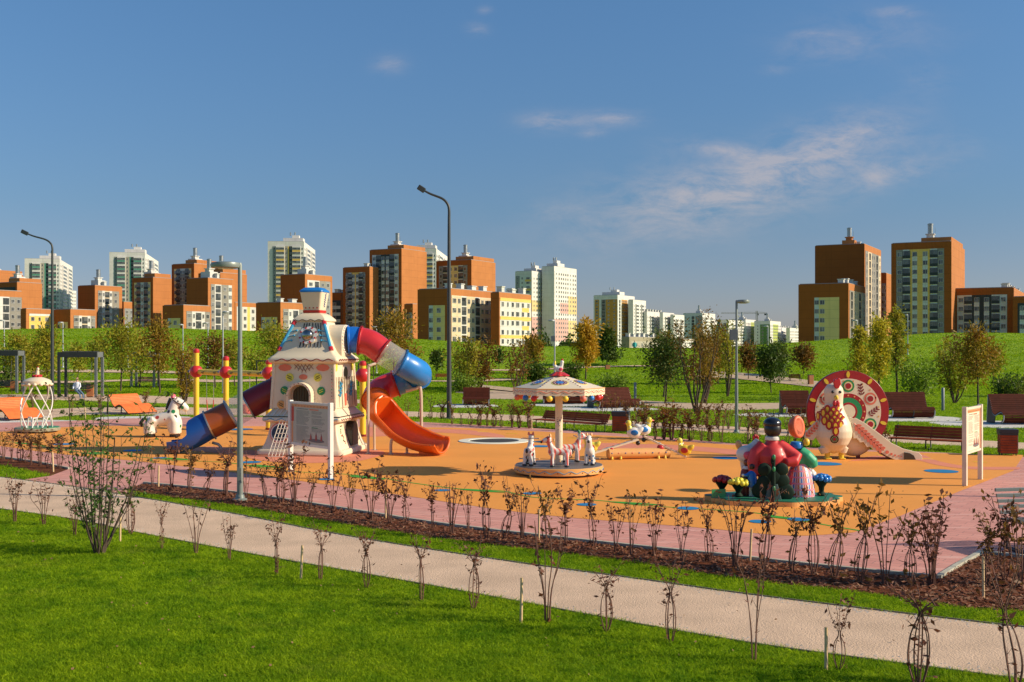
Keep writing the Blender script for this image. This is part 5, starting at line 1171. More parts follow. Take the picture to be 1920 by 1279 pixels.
# ---- rooster slide
def rooster():
    rt=TH('rooster_slide','cream rooster slide with a big round red-rimmed folk pattern tail','slide',1584,862,0)
    X0,Y0=rt.location.x,rt.location.y; s=FPX/Y0
    lx=lambda px:(px/6.092+1480-1584)/s; lz=lambda py:(861-(py/6.1+680))/s
    # tail disc
    yD=.55; M=Pm('F',(0,yD,0)); cx,cz=lx(668),lz(560); R=lx(1155)-cx-.02; cx+=.165; cz-=.03
    kd=(s)/(FPX/(Y0+yD)); cx*=1.01
    TD=[None]
    def dsk(r,lay,m,name,c=(0,0),ry=None,n=48,rot=None):
        mb=MB(); Mm=Matrix.Translation((cx+c[0],yD-.0-.0*lay,cz+c[1]))@Matrix.Rotation(PI/2,4,'X')
        if rot is not None: Mm=Mm@Matrix.Rotation(rot,4,'Z')
        mb.disc((0,0),r,Mm,.02+.006*lay,n,ry=ry); return mb.build(name,m,TD[0],smooth=False)
    mb=MB(); mb.lathe([(R-.02,-.10),(R,-.09),(R,0),(R-.02,.012)],64,(cx,yD,cz),Matrix.Rotation(PI/2,3,'X')); td=mb.build('tail_disc',P_DRD,rt,angle=30)
    TD[0]=td; FR=pl_('tail_red',(.36,.012,.018)); 
    dsk(R-.012,1,FR,'red_rim'); dsk(R*.80,2,P_CRM,'cream_field'); dsk(R*.44,3,FR,'inner_red_ring'); 
    dsk(R*.34,4,P_GRN,'inner_green_ring'); dsk(R*.22,5,FR,'inner_ring'); dsk(R*.17,6,P_CRM,'inner_centre')
    for a in range(0,360,36):
        b=math.radians(a+90)
        dsk(.05,3,P_YEL,'yellow_leaf',(R*.90*math.cos(b),R*.90*math.sin(b)),ry=.095,n=12,rot=b-PI/2)
    k=0
    for a in (90,150,210,30,-30,-90):
        b=math.radians(a); c=(R*.62*math.cos(b),R*.62*math.sin(b)); m=(P_GRN,P_SAL)[k%2] if a!=150 else P_SAL
        m={90:P_GRN,30:P_SAL,-20:P_GRN,150:P_SAL,210:P_GRN,-30:P_GRN,-90:P_SAL}[a]
        dsk(.18,3,m,'folk_flower_ring',c); dsk(.125,4,P_CRM if m==P_SAL else P_YEL,'folk_flower_ring',c); dsk(.11,4.6,P_CRM,'folk_flower_ring',c) if m!=P_SAL else None; dsk(.085,5.4,FR,'folk_flower_centre',c); k+=1
    for a in (60,120,0,180,-60,-120):
        b=math.radians(a); ax=Vector((math.cos(b+.9),math.sin(b+.9)))
        for j in range(4):
            t=-.12+.085*j; w_=.055-.006*j
            for q in (-1,1):
                c=(R*.62*math.cos(b)+math.cos(b+.7)*t-math.sin(b+.7)*q*w_,R*.62*math.sin(b)+math.sin(b+.7)*t+math.cos(b+.7)*q*w_); dsk(.020,3,P_DRD,'painted_leaf',c,ry=.050,n=10,rot=b+.7-PI/2+q*.75)
        mb=MB(); Mm=Matrix.Translation((cx+R*.62*math.cos(b),yD,cz+R*.62*math.sin(b)))@Matrix.Rotation(PI/2,4,'X')@Matrix.Rotation(b+.7,4,'Z')
        mb.prism([(-.17,-.008),(.15,-.008),(.15,.008),(-.17,.008)],.04,Mm); mb.build('painted_stem',P_DRD,td,smooth=False)
    for i in range(20):
        b=2*PI*i/20+.15; dsk(.026,3,P_TAN,'painted_dot',(R*.745*math.cos(b),R*.745*math.sin(b)),n=10)
    for i in range(16):
        b=2*PI*i/16; dsk(.024,5,P_TAN,'painted_dot',(R*.39*math.cos(b),R*.39*math.sin(b)),n=10)
    # body
    bx=lx(505)
    def body(mb):
        mb.lathe([(.04,lz(1040)),(.22,lz(1000)),(.40,lz(930)),(.50,lz(850)),(.515,lz(780)),(.47,lz(700)),(.38,lz(620)),(.29,lz(540)),(.25,lz(470)),(.26,lz(400)),(.275,lz(345)),(.25,lz(290)),(.17,lz(250)),(.05,lz(236))],28,(bx,-.02,0))
        mb.tube([(bx-.28,-.02,lz(960)),(bx-.235,-.02,lz(1035))],[.18,.13],14); mb.tube([(bx+.25,-.02,lz(960)),(bx+.22,-.02,lz(1035))],[.18,.13],14)
    rb=figure(rt,'rooster_body',P_CRM,body,.025,2)
    for px in (432,590): mb=MB(); mb.tube([(lx(px),-.02,lz(1120)),(lx(px),-.02,lz(1030))],.075,12); mb.build('rooster_leg',P_YEL,rt); mb=MB(); mb.box((lx(px),-.06,.025),(.17,.24,.05)); mb.build('rooster_foot',P_YEL,rt,bevel=.02)
    hx=bx
    mb=MB(); cpts=[(lx(470),lz(215)),(lx(490),lz(290)),(lx(530),lz(292)),(lx(556),lz(240)),(lx(548),lz(178)),(lx(520),lz(172)),(lx(500),lz(192)),(lx(488),lz(180))]
    mb.prism(cpts,.10,Matrix.Translation((0,-.20,0))@Matrix.Rotation(PI/2,4,'X')); mb.build('comb',P_RED,rb,bevel=.02)
    for px in (463,548): mb=MB(); mb.ell((lx(px),-.275,lz(332)),(.042,.02,.042),None,12,8); mb.build('eye',P_BLK,rb)
    mb=MB(); mb.lathe([(.07,0),(.05,.08),(.01,.15)],10,(lx(503),-.26,lz(392)),Matrix.Rotation(PI/2+.3,3,'X')); mb.build('beak',P_YEL,rb)
    for q in (-1,1): mb=MB(); mb.ell((lx(503)+q*.045,-.28,lz(462)),(.055,.035,.09),None,12,8); mb.build('wattle',P_RED,rb)
    # feather bib: overlapping yellow feathers with red outline, lying on the breast surface
    prof=[(lz(y_),r_) for y_,r_ in ((850,.50),(780,.515),(700,.47),(620,.38),(540,.29),(470,.25))]
    def rad(z): return float(np.interp(z,[p[0] for p in prof],[p[1] for p in prof]))
    k=0
    for row,(py,n_,wd) in enumerate(((545,3,.15),(590,4,.165),(632,5,.18),(672,4,.17),(712,3,.16),(768,1,.15))):
        for i in range(n_):
            off=(i-(n_-1)/2)*wd*1.02; z=lz(py)-(0 if n_==1 else abs(i-(n_-1)/2)*-.03); r=rad(z)+.012; y=-math.sqrt(max(.01,r*r-off*off))-.02; a=math.atan2(off,-y)
            Mx=Matrix.Translation((bx+off-.035*0+lx(443)-lx(443)-.10,y,z))@Matrix.Rotation(a,4,'Z')@Matrix.Rotation(PI/2,4,'X')
            for (rr_,ry_,m,t) in ((.098,.14,FR,.012),(.048,.085,P_YEL,.022)):
                mb=MB(); mb.disc((0,0),rr_,Mx,t,14,ry=ry_); mb.build('bib_feather',m,rb,smooth=False)
    z=lz(860); Mx=Matrix.Translation((bx-.12,-.49,z))@Matrix.Rotation(-.24,4,'Z')@Matrix.Rotation(PI/2,4,'X')
    for r,m,t in ((.115,P_DGR,.02),(.085,P_TAN,.026),(.07,P_GRN,.030),(.045,P_RED,.036)): mb=MB(); mb.disc((0,0),r,Mx,t,20); mb.build('breast_ring',m,rb,smooth=False)
    # left wing
    def panel(pix,y,th,name,m,bev=.012):
        mb=MB(); mb.prism([(lx(a),lz(b)) for a,b in pix][::-1],th,Matrix.Translation((0,y,0))@Matrix.Rotation(PI/2,4,'X')); return mb.build(name,m,rt,smooth=False,bevel=bev)
    panel([(330,640),(260,700),(175,790),(165,850),(200,910),(228,880),(262,885),(300,840),(330,830)],-.05,.06,'wing',P_CRM)
    def sprig(x0,y0,x1,y1,n,sz,yo,m=P_SAL):
        a=math.atan2(-(y1-y0),(x1-x0)); L=math.hypot(x1-x0,y1-y0)
        for i in range(n):
            t=(i+.5)/n; px=x0+(x1-x0)*t; py=y0+(y1-y0)*t
            for q in (-1,1):
                Mx=Matrix.Translation((lx(px),yo,lz(py)))@Matrix.Rotation(PI/2,4,'X')@Matrix.Rotation(a+q*.75,4,'Z')
                mb=MB(); mb.disc((.055*sz,0),.065*sz,Mx,.012,10,ry=.03*sz); mb.build('painted_leaf',m,rt,smooth=False)
    sprig(170,850,310,710,5,1.0,-.11)
    # chute: two side panels and bed
    side=[(690,640),(740,628),(850,690),(1000,800),(1150,915),(1280,978),(1400,1010),(1460,1022),(1495,1062),(1500,1165),(1390,1165),(1260,1148),(1180,1105),(1090,1062),(1010,1010),(950,998),(905,955),(868,965),(830,905),(790,912),(750,862),(715,868)]
    panel(side,-.10,.05,'slide_side',P_CRM); panel(side[:14],.46,.05,'slide_side',P_CRM)
    top=[(740,690),(850,745),(1000,850),(1150,965),(1280,1030),(1400,1065),(1480,1080)]
    mb=MB(); rings=[]
    for a,b in top: rings.append([Vector((lx(a),-.10,lz(b))),Vector((lx(a),.42,lz(b))),Vector((lx(a),.42,lz(b)-.03)),Vector((lx(a),-.10,lz(b)-.03))])
    mb.loft(rings); mb.build('slide_bed',P_STL,rt,angle=60)
    sprig(725,700,1030,985,9,1.35,-.152)
    mb=MB(); mb.tube([(lx(720),-.155,lz(690)),(lx(1040),-.155,lz(990))],.010,4); mb.build('painted_stem',P_SAL,rt)
    for a,b,r in ((1055,993,.02),(1097,1018,.05),(1145,1040,.035),(1187,1054,.028),(1225,1062,.02),(1257,1068,.018)):
        mb=MB(); mb.disc((0,0),r,Matrix.Translation((lx(a),-.15,lz(b)))@Matrix.Rotation(PI/2,4,'X'),.012,14); mb.build('painted_dot',P_SAL,rt,smooth=False)
    panel([(1288,1020),(1350,1030),(1395,1055),(1418,1100),(1420,1168),(1286,1150)],-.155,.02,'dark_end_panel',P_DBR,0)
    # hull behind the body
    mb=MB(); mb.ell((lx(770),.28,lz(880)),(.55,.28,.50),None,24,14); mb.build('hull',P_CRM,rt)
    for px,dy in ((475,.35),(820,.3)): mb=MB(); mb.tube([(lx(px),dy,0),(lx(px)+.04,dy,.35)],.06,10); mb.build('support_leg',P_DRD,rt)
rooster()
# ---- sculpture of a couple with child, hen, flowers and topiary
def couple():
    rt=TH('couple_sculpture','painted toy sculpture of a couple seen from behind with hen, child and ball flowers','sculpture',1452,941,0)
    X0,Y0=rt.location.x,rt.location.y; s=FPX/Y0
    lx=lambda px,d=0:(px/5.814+1320-1452)/s*(1+d/Y0)+ (1452-960)/FPX*d
    lz=lambda py,d=0: EYE+(HOR-(py/5.814+760))*(Y0+d)/FPX-.016
    # scalloped base
    pts=[];n=180
    for k in range(n):
        a=2*PI*k/n; r=1+.045*math.cos(a*13)+.03*math.sin(a*5); pts.append((1.36*r*math.cos(a)+.0,.86*r*math.sin(a)))
    mb=MB(); mb.prism(pts,.09); mb.build('base_edge',P_TAN,rt,smooth=False)
    mb=MB(); mb.prism([(x*.997,y*.997) for x,y in pts],.02,Matrix.Translation((0,0,.091))); mb.build('base_top',mat('base_green',(.015,.17,.10),.5,var=.1),rt,smooth=False)
    # man
    mx=lx(745); d=0
    def torso(mb):
        mb.lathe([(.30,.10),(.30,.45),(.27,lz(720)),(.295,lz(620)),(.31,lz(540)),(.24,lz(460)),(.15,lz(410)),(.12,lz(372))],24,(mx,0,0))
        mb.tube([(mx-.17,0,lz(440)),(mx-.34,-.02,lz(520)),(mx-.41,-.04,lz(620)),(mx-.40,-.06,lz(700)),(mx-.30,-.10,lz(745))],[.15,.145,.13,.12,.10],14)
        mb.tube([(mx+.12,0,lz(430)),(mx+.30,-.08,lz(500)),(mx+.48,-.16,lz(560)),(mx+.40,-.26,lz(600)),(mx+.2,-.28,lz(610))],[.15,.14,.12,.11,.09],14)
    man=figure(rt,'man_figure',pl_('coat_red',(.62,.035,.035),.5),torso,.022,3)
    mb=MB(); mb.lathe([(.145,lz(378)),(.15,lz(370)),(.145,lz(345)),(.13,lz(338))],20,(mx,0,0)); mb.build('collar',P_WHT,man)
    def head(mb): mb.ell((mx,-.01,lz(262)),(.155,.165,.15)); mb.ell((mx,-.15,lz(270)),(.04,.03,.04))
    mb=MB(); mb.ell((mx,.02,lz(265)),(.150,.15,.155),None,20,14); mb.ell((mx,.17,lz(270)),(.03,.04,.03)); mb.build('head',pl_('skin',(.65,.36,.24)),man,remesh=.016)
    def hair(mb): mb.ell((mx,-.035,lz(258)),(.180,.165,.185)); 
    mb=MB(); hair(mb); mb.build('hair',P_BLK,man)
    mb=MB(); mb.ell((mx,-.0,lz(200)),(.188,.205,.135),None,20,12); mb.tube([(mx-.14,.10,lz(200)),(mx,.22,lz(212)),(mx+.14,.10,lz(200))],[.03,.045,.03],8); mb.build('cap',pl_('cap',(.012,.014,.022),.25),man,remesh=.016,sm=2)
    mb=MB(); mb.tube([(mx+.02,-.17,lz(262)),(mx+.10,-.14,lz(252)),(mx+.15,-.05,lz(240))],.014,6); mb.build('cap_band',P_DBR,man)
    # woman
    wx=lx(1015)
    mb=MB(); mb.lathe([(.305,.105),(.31,.16),(.295,.35),(.25,.55),(.20,.68),(.14,.77),(.11,.80)],28,(wx+.05,.0,0))
    def plaid():
        m=bpy.data.materials.new('plaid_skirt'); m.use_nodes=True; nt=m.node_tree; L=nt.links; b=nt.nodes['Principled BSDF']; b.inputs['Roughness'].default_value=.45
        tc=N(nt,'ShaderNodeTexCoord'); sp=N(nt,'ShaderNodeSeparateXYZ'); L.new(tc.outputs['Object'],sp.inputs[0])
        x=mth(nt,'SUBTRACT',sp.outputs[0],wx+.05); ang=mth(nt,'ARCTAN2',sp.outputs[1],x)
        u=mth(nt,'FRACT',mth(nt,'MULTIPLY',ang,1.75)); v=mth(nt,'FRACT',mth(nt,'MULTIPLY',sp.outputs[2],8.0))
        c=mixc(nt,mth(nt,'LESS_THAN',u,.18),(.75,.72,.70),(.03,.15,.55)); c=mixc(nt,mth(nt,'LESS_THAN',mth(nt,'ABSOLUTE',mth(nt,'SUBTRACT',u,.38)),.07),c,(.50,.02,.05))
        c=mixc(nt,mth(nt,'LESS_THAN',mth(nt,'ABSOLUTE',mth(nt,'SUBTRACT',u,.66)),.13),c,(.78,.20,.09)); c=mixc(nt,mth(nt,'LESS_THAN',v,.24),c,(.85,.26,.36)); L.new(c,b.inputs['Base Color']); return m
    wo=mb.build('woman_figure',plaid(),rt)
    def shawl(mb):
        mb.lathe([(.20,.78),(.22,.86),(.18,.98),(.11,1.08),(.08,1.12)],20,(wx,.05,0)); mb.tube([(wx+.05,.0,1.02),(wx+.18,-.05,.93),(wx+.29,-.06,.82),(wx+.34,-.04,.72)],[.14,.14,.13,.09],12)
        for q in range(5): mb.ell((wx+.12+.05*q,-.09+.01*q,.80-.015*q),(.035,.03,.07))
    figure(wo,'shawl',pl_('shawl_green',(.03,.35,.16),.5),shawl,.018,2)
    mb=MB(); mb.lathe([(.125,1.10),(.135,1.15),(.12,1.21),(.10,1.23)],18,(wx-.01,.02,0)); mb.build('collar',P_LBL,wo)
    mb=MB(); mb.ell((wx+.02,.16,lz(245)),(.10,.08,.13),None,16,12); mb.build('head',MATS['painted_skin'],wo)
    # bonnet: hood open to the right, toward the viewer
    mb=MB(); rings=[]; ax=Vector((.52,-.84,.12)).normalized(); sd=ax.cross(Vector((0,0,1))).normalized(); up=sd.cross(ax)
    cc=Vector((wx-.02,.02,lz(238)))
    for t,rw,rh in ((-.14,.02,.03),(-.13,.09,.12),(-.09,.14,.18),(0,.170,.215),(.07,.172,.228),(.10,.155,.205),(.095,.115,.165),(.05,.10,.15),(.03,.04,.05)):
        rings.append([cc+ax*t+sd*rw*math.cos(2*PI*k/24)+up*(rh*math.sin(2*PI*k/24)+(.01*math.sin(2*PI*k/24))) for k in range(24)])
    mb.loft(rings[:7]); 
    mb.build('headscarf',pl_('scarf_orange',(.78,.15,.05),.5),wo,angle=70)
    mb=MB(); mb.loft([rings[6],rings[7],rings[8]],0,True,True); mb.build('headscarf_inside',pl_('scarf_red',(.60,.08,.04),.6),wo)
    mb=MB(); mb.ell((wx+.18,-.05,lz(400)),(.07,.065,.08),None,14,10); mb.build('yellow_pom',P_YEL,rt)
    # hen
    hx=lx(425,.35); hy=.3
    def hen(mb):
        mb.ell((hx+.05,hy-.05,lz(530,.3)),(.22,.16,.19)); mb.tube([(hx+.12,hy,lz(500,.3)),(hx+.22,hy,lz(440,.3)),(hx+.27,hy,lz(400,.3))],[.14,.09,.065],12); mb.ell((hx+.27,hy,lz(395,.3)),(.07,.065,.065))
        mb.lathe([(.10,.08),(.07,lz(700,.3)),(.10,lz(620,.3))],14,(hx+.02,hy,0))
    hen_=figure(rt,'hen_figure',P_WHT,hen,.02,2)
    mb=MB(); mb.ell((hx-.10,hy,lz(430,.3)),(.07,.06,.10),Matrix.Rotation(-.2,3,'Y'),12,8); mb.build('tail',P_TAN,hen_)
    for q in range(4): mb=MB(); mb.ell((hx+.21+.03*q,hy,lz(352-(q in(1,2))*14,.3)),(.026,.02,.045),None,8,6); mb.build('comb',P_RED,hen_)
    mb=MB(); mb.ell((hx+.10,hy-.20,lz(545,.3)),(.15,.04,.10),Matrix.Rotation(.3,3,'Y'),12,8); mb.build('wing',P_PNK,hen_)
    mb=MB(); mb.tube([(hx+.33,hy,lz(405,.3)),(hx+.40,hy,lz(412,.3))],[.022,.006],6); mb.build('beak',P_YEL,hen_)
    # child
    kx=lx(470,.1); ky=.1
    mb=MB(); mb.ell((kx,ky,lz(625,.1)),(.075,.075,.08),None,14,10); mb.build('child_hair',pl_('auburn',(.16,.035,.015)),rt)
    mb=MB(); mb.lathe([(.09,lz(700)),(.095,lz(690)),(.07,lz(668))],14,(kx,ky,0)); mb.build('child_collar',P_WHT,rt)
    mb=MB(); mb.lathe([(.13,.12),(.135,lz(860)),(.12,lz(780)),(.10,lz(720)),(.05,lz(690))],16,(kx-.03,ky,0)); mb.build('child_coat',pl_('maroon2',(.25,.03,.02)),rt)
    kb=lx(525,-.1); 
    def dress(mb): mb.lathe([(.11,lz(885)),(.10,lz(800)),(.075,lz(730)),(.04,lz(700))],16,(kb,-.12,0)); mb.tube([(kb-.03,-.12,lz(725)),(kb-.12,-.15,lz(755)),(kb-.19,-.15,lz(752))],[.045,.038,.03],10); mb.tube([(kb+.03,-.12,lz(725)),(kb+.10,-.15,lz(745))],[.045,.035],10)
    figure(rt,'second_child_coat',P_BLU,dress,.014,2)
    mb=MB(); mb.ell((kb-.20,-.15,lz(752)),.03,None,10,8); mb.build('hand',P_WHT,rt)
    mb=MB(); mb.ell((kb,-.12,lz(660)),(.07,.07,.075),None,12,10); mb.build('second_child_hair',pl_('dark_hair',(.05,.02,.012)),rt)
    for q in (-.04,.04): mb=MB(); mb.tube([(kb+q,-.12,.12),(kb+q,-.12,lz(880))],.03,8); mb.build('child_leg',P_WHT,rt)
    # ball flowers on green pots
    def bouquet(x,y,z,m,r,n,seed,pot=True,pt=.0):
        rg=random.Random(seed)
        for k in range(n):
            a=2*PI*k/(n-1); rr=r if k<n-1 else 0
            mb=MB(); mb.ell((x+rr*math.cos(a),y+rr*.9*math.sin(a),z+(.05 if rr==0 else 0.02*math.sin(a*2))),.058,None,12,8); mb.build('flower_ball',m,rt)
        for k in range(6):
            a=2*PI*k/6; mb=MB(); mb.ell((x+.06*math.cos(a),y+.06*math.sin(a),z+.045),.05,None,12,8); mb.build('flower_ball',m,rt)
        if pot:
            mb=MB(); mb.lathe([(.04,.10),(.10,.14),(.05,.2),(.06,z-.18),(.16,z-.03)],14,(x,y,0)); mb.build('flower_stand',P_DGR,rt)
    P_LEM=pl_('lemon_ball',(.75,.66,.05)); P_DR2=pl_('dark_red_ball',(.35,.012,.02))
    bouquet(lx(205),.10,lz(810,.1),P_DR2,.15,10,1); bouquet(lx(355),-.18,lz(838,-.18),P_LEM,.165,11,2); bouquet(lx(1280),.0,lz(795),P_LBL,.16,11,3); bouquet(lx(1180),.22,lz(745,.2),P_WHT,.09,8,4)
    # topiary of upright round leaves
    tx=lx(750,-.55); ty=-.55
    mb=MB(); mb.box((tx,ty,.26),(.34,.10,.32),taper=.55); mb.build('topiary_base',mat('topiary_grey',(.05,.10,.10),.5),rt,smooth=False,bevel=.01)
    mb=MB(); mb.tube([(tx,ty-.06,.12),(tx,ty-.06,lz(620,-.55))],[.05,.035],10); mb.build('topiary_stem',P_DGR,rt)
    for px,py,r in ((655,700,.14),(842,700,.14),(655,850,.17),(850,820,.15),(600,925,.16),(885,945,.18),(750,600,.05),(760,780,.16),(700,960,.14)):
        mb=MB(); mb.ell((lx(px,-.5),ty+.02,lz(py,-.5)),(r,.035,r if py!=600 else .11),None,20,8); mb.build('round_leaf',P_DGR,rt)
    for py in (560,690,900): mb=MB(); mb.ell((tx,ty-.09,lz(py,-.55)),(.035,.03,.055),None,10,8); mb.build('topiary_bud',P_GRN,rt)
    # low leaf figures on the base
    mb=MB(); mb.box((lx(165,-.3),-.25,.2),(.30,.02,.16),Matrix.Rotation(.2,3,'Z')); mb.build('green_panel',P_GRN,rt,smooth=False)
couple()
# ---- flush trampoline ring
X,Y=G(926,828)
t=thing('ground_trampoline','white rimmed round trampoline sunk flush into the orange rubber','trampoline',(X,Y,.016))
mb=MB(); mb.lathe([(1.22,0.004),(1.20,.022),(.86,.026),(.84,.006)],48,caps=False); mb.build('rim',M_WHT,t)
mb=MB(); mb.lathe([(.85,.004),(.85,.008)],40); mb.build('mat',P_BLK,t)
mb=MB(); mb.lathe([(.80,.008),(.80,.013)],40); mb.build('jump_sheet',mat('dull_mat',(.045,.04,.03),.7),t)
# ---------------------------------------------------------------- street furniture
W_BRN=mat('brown_slat',(.30,.062,.022),.7,var=.25,vs=4,bump=.1,bs=30,spec=.2); W_ORG=mat('orange_slat',(.76,.175,.038),.55,var=.12,vs=4,bump=.1,bs=30); W_DRK=mat('dark_slat',(.085,.019,.010),.75,var=.2,vs=4,spec=.15)
F_DRK=mat('dark_frame',(.03,.032,.036),.45); F_GRY=mat('grey_steel',(.20,.215,.225),.45,metal=.3,var=.06); F_LGT=mat('pale_steel',(.42,.44,.44),.4,metal=.3); F_SGE=mat('sage_pole',(.22,.255,.235),.4,metal=.2,var=.04)
W_PINE=mat('pine_stake',(.66,.46,.25),.7,var=.15,vs=12,bump=.2,bs=60); W_BIN=mat('bin_brown',(.38,.14,.05),.6,var=.1)
def park_lamp(label,x,y,ytop,arm=-1,head=1.0,box=False,name='park_lamp',m=None,zt=None):
    v=T(x,y); Y=v.y; z0=v.z; h=P(x,ytop,Y).z-z0; m=m or F_SGE
    rt=thing(name,label,'street lamp',tuple(v))
    mb=MB(); mb.lathe([(.064,0),(.062,h*.3),(.046,h*.62),(.044,h*.99),(.03,h)],16); mb.build('pole',m,rt)
    mb=MB(); mb.lathe([(.15,0),(.15,.03),(.10,.05),(.085,.12)],16); mb.build('base_flange',m,rt)
    mb=MB(); mb.box((.0,-.064,.55),(.09,.02,.28)); mb.build('service_door',m,rt,smooth=False,bevel=.004)
    mb=MB(); r=.30*head; cx=arm*r*.95
    mb.lathe([(r*.55,h-.12),(r*.95,h-.10),(r,h-.05),(r*.95,h),(r*.6,h+.02),(.02,h+.025)],28,(cx,0,0)); lh=mb.build('lamp_head',m,rt)
    mb=MB(); mb.lathe([(r*.5,h-.125),(r*.5,h-.118)],24,(cx,0,0)); mb.build('lamp_glass',P_WHT,lh)
    if box: mb=MB(); mb.box((-.12,-.06,h*.74),(.30,.12,.40)); mb.build('control_box',mat('box_grey',(.12,.14,.16),.5),rt,smooth=False,bevel=.01)
    return rt
park_lamp('grey-green park lamp with round flat head in the foreground grass strip',450,938,493,-1,1.05)
park_lamp('grey park lamp with a square control box halfway up its pole',1381,812,563,1,.85,True)
def tall_lamp(label,x,y,ytop,aw):
    v=T(x,y); s=FPX/v.y; h=(y-ytop)/s if v.z==0 else P(x,ytop,v.y).z-v.z
    rt=thing('tall_street_lamp',label,'street lamp',tuple(v)); m=mat('charcoal_pole',(.045,.05,.05),.45)
    L=aw/s; pts=[(0,0,0),(0,0,h*.35),(0,0,h*.72),(0,0,h*.86)]
    c=curve([(0,0,h*.86),(0,0,h*.90),(-.05*L,0,h*.925),(-.22*L,0,h*.948),(-.6*L,0,h*.968),(-.82*L,0,h*.983)],6)
    mb=MB(); k=[(0,0,h*t/10) for t in range(9)]; mb.tube(k+c[1:],[.115-.045*t/8 for t in range(9)]+[.065-.02*i/len(c) for i in range(len(c)-1)],14); mb.build('pole',m,rt)
    mb=MB(); a=Vector((-.80*L,0,h*.981)); b=Vector((-1.02*L,0,h*1.0)); mb.bar(a,b,.24,.09,up=(0,1,0)); mb.build('lamp_head',m,rt,smooth=False,bevel=.03)
    mb=MB(); mb.lathe([(.22,0),(.22,.04),(.14,.08)],14); mb.build('base_flange',m,rt)
tall_lamp('tall charcoal street lamp with a curved arm right of the slide',842,786,350,57)
tall_lamp('tall charcoal street lamp with a curved arm near the left edge',98,748,433,57)
for i,(x,yt,yb,lab) in enumerate(((118,604,690,'thin grey lamp on the hill right of the tall left lamp post'),(343,608,690,'thin grey lamp on the left hill just left of the swing frame'),(390,605,690,'thin pale post on the left hill above the swing frame'),
        (418,584,738,'grey park lamp rising behind the yellow swing frame'),(1040,600,735,'grey park lamp with a box behind the merry-go-round canopy'),(706,612,700,'thin grey lamp behind the red slide tube'),(8,600,690,'thin grey lamp at the far left edge of the hill'),
        (1607,600,700,'thin grey lamp behind the yellow tree left of the rooster slide'),(1440,611,690,'thin grey lamp on the hill right of the lamp with the square box'),(240,612,690,'thin grey lamp between two olive trees on the left hill'),(1702,590,665,'thin pale post on the right hill above the brown bench'))):
    park_lamp(lab,x,yb,yt,1 if i in(3,) else -1,.8,box=(i==4),m=F_LGT)
park_lamp('park lamp standing just outside the right edge of the picture',2135,938,500,-1,1.05)
# bollard-like grey posts
for x,y,yt,lab in ((1191,757,717,'short grey post beside the brown wavy bench behind the merry-go-round'),(1768,770,727,'short grey post right of the bench behind the rooster slide')):
    v=T(x,y); h=(y-yt)*v.y/FPX; rt=thing('grey_post',lab,'bollard',tuple(v)); mb=MB(); mb.lathe([(.075,0),(.075,h-.02),(.06,h)],16); mb.build('post',F_GRY,rt); mb=MB(); mb.lathe([(.11,0),(.11,.02)],16); mb.build('base_flange',F_GRY,rt)
# long slatted benches beside the paving
def bench(label,x0,x1,y,ytop,wood=W_BRN,ang=0,group=None,nl=4):
    a=T(x0,y); b=T(x1,y+ang); L=(b-a).length; h=(y-ytop)*a.y/FPX; d=b-a
    rt=thing('bench',label,'bench',tuple((a+b)/2),math.atan2(d.y,d.x))
    for i in range(4):
        mb=MB(); mb.box((0,-.32+i*.125,.31),(L,.112,.04)); mb.build('seat_slat',wood,rt,smooth=False,bevel=.005)
    for i in range(4):
        mb=MB(); mb.box((0,.16+.05*i,.38+i*(h-.36)/3.9),(L,.03,(h-.34)/4.2),Matrix.Rotation(-.28,3,'X')); mb.build('back_slat',wood,rt,smooth=False,bevel=.005)
    for k in range(3):
        x=(-.46+.46*k)*L; mb=MB(); mb.tube([(x,-.30,.29),(x,-.33,.27),(x,-.33,.03),(x,-.30,.0),(x,.12,.0),(x,.16,.03),(x,.15,.29),(x,.34,h)],.022,6); mb.bar((x,-.32,.28),(x,.17,.28),.04,.02); mb.build('leg',F_DRK,rt)
    return rt
bench('long brown slatted bench behind the merry-go-round pole',1012,1134,800,769,ang=10)
bench('long brown slatted bench behind the rooster slide end',1672,1815,838,797,ang=8)
def bin_(label,x,y,yt,w,wood=W_BRN,tall=False):
    v=T(x,y); h=(y-yt)*v.y/FPX; w=w*v.y/FPX; rt=thing('litter_bin',label,'litter bin',tuple(v),math.radians(-12))
    n=7
    for i in range(n): mb=MB(); mb.box((0,0,.08+(h*.78-.08)*(i+.5)/n),(w,w*.9,(h*.78-.08)/n*.86)); mb.build('slat',wood,rt,smooth=False,bevel=.004)
    mb=MB(); mb.box((0,0,h*.42),(w*.94,w*.84,h*.68)); mb.build('liner',F_DRK,rt,smooth=False)
    mb=MB(); mb.box((w*.52,0,h*.47),(.02,w*.8,h*.66)); mb.build('steel_door',F_GRY,rt,smooth=False)
    mb=MB(); mb.box((0,0,h*.81),(w*1.05,w*.95,h*.06)); 
    mb.build('collar',F_DRK,rt,smooth=False); mb=MB(); mb.box((0,0,h*.92),(w*1.1,w*1.0,h*.15)); mb.build('lid',F_DRK,rt,smooth=False,bevel=.008)
    for sx in (-1,1):
        for sy in (-1,1): mb=MB(); mb.box((sx*w*.42,sy*w*.36,.04),(.03,.03,.08)); mb.build('foot',F_DRK,rt,smooth=False)
bin_('brown slatted litter bin with black lid beside the bench behind the merry-go-round',1164,811,771,30)
bin_('brown slatted litter bin with black lid beside the right information board',1889,854,804,30)
bin_('dark litter bin behind the play tower beside the yellow post',656,778,744,16,W_DRK)
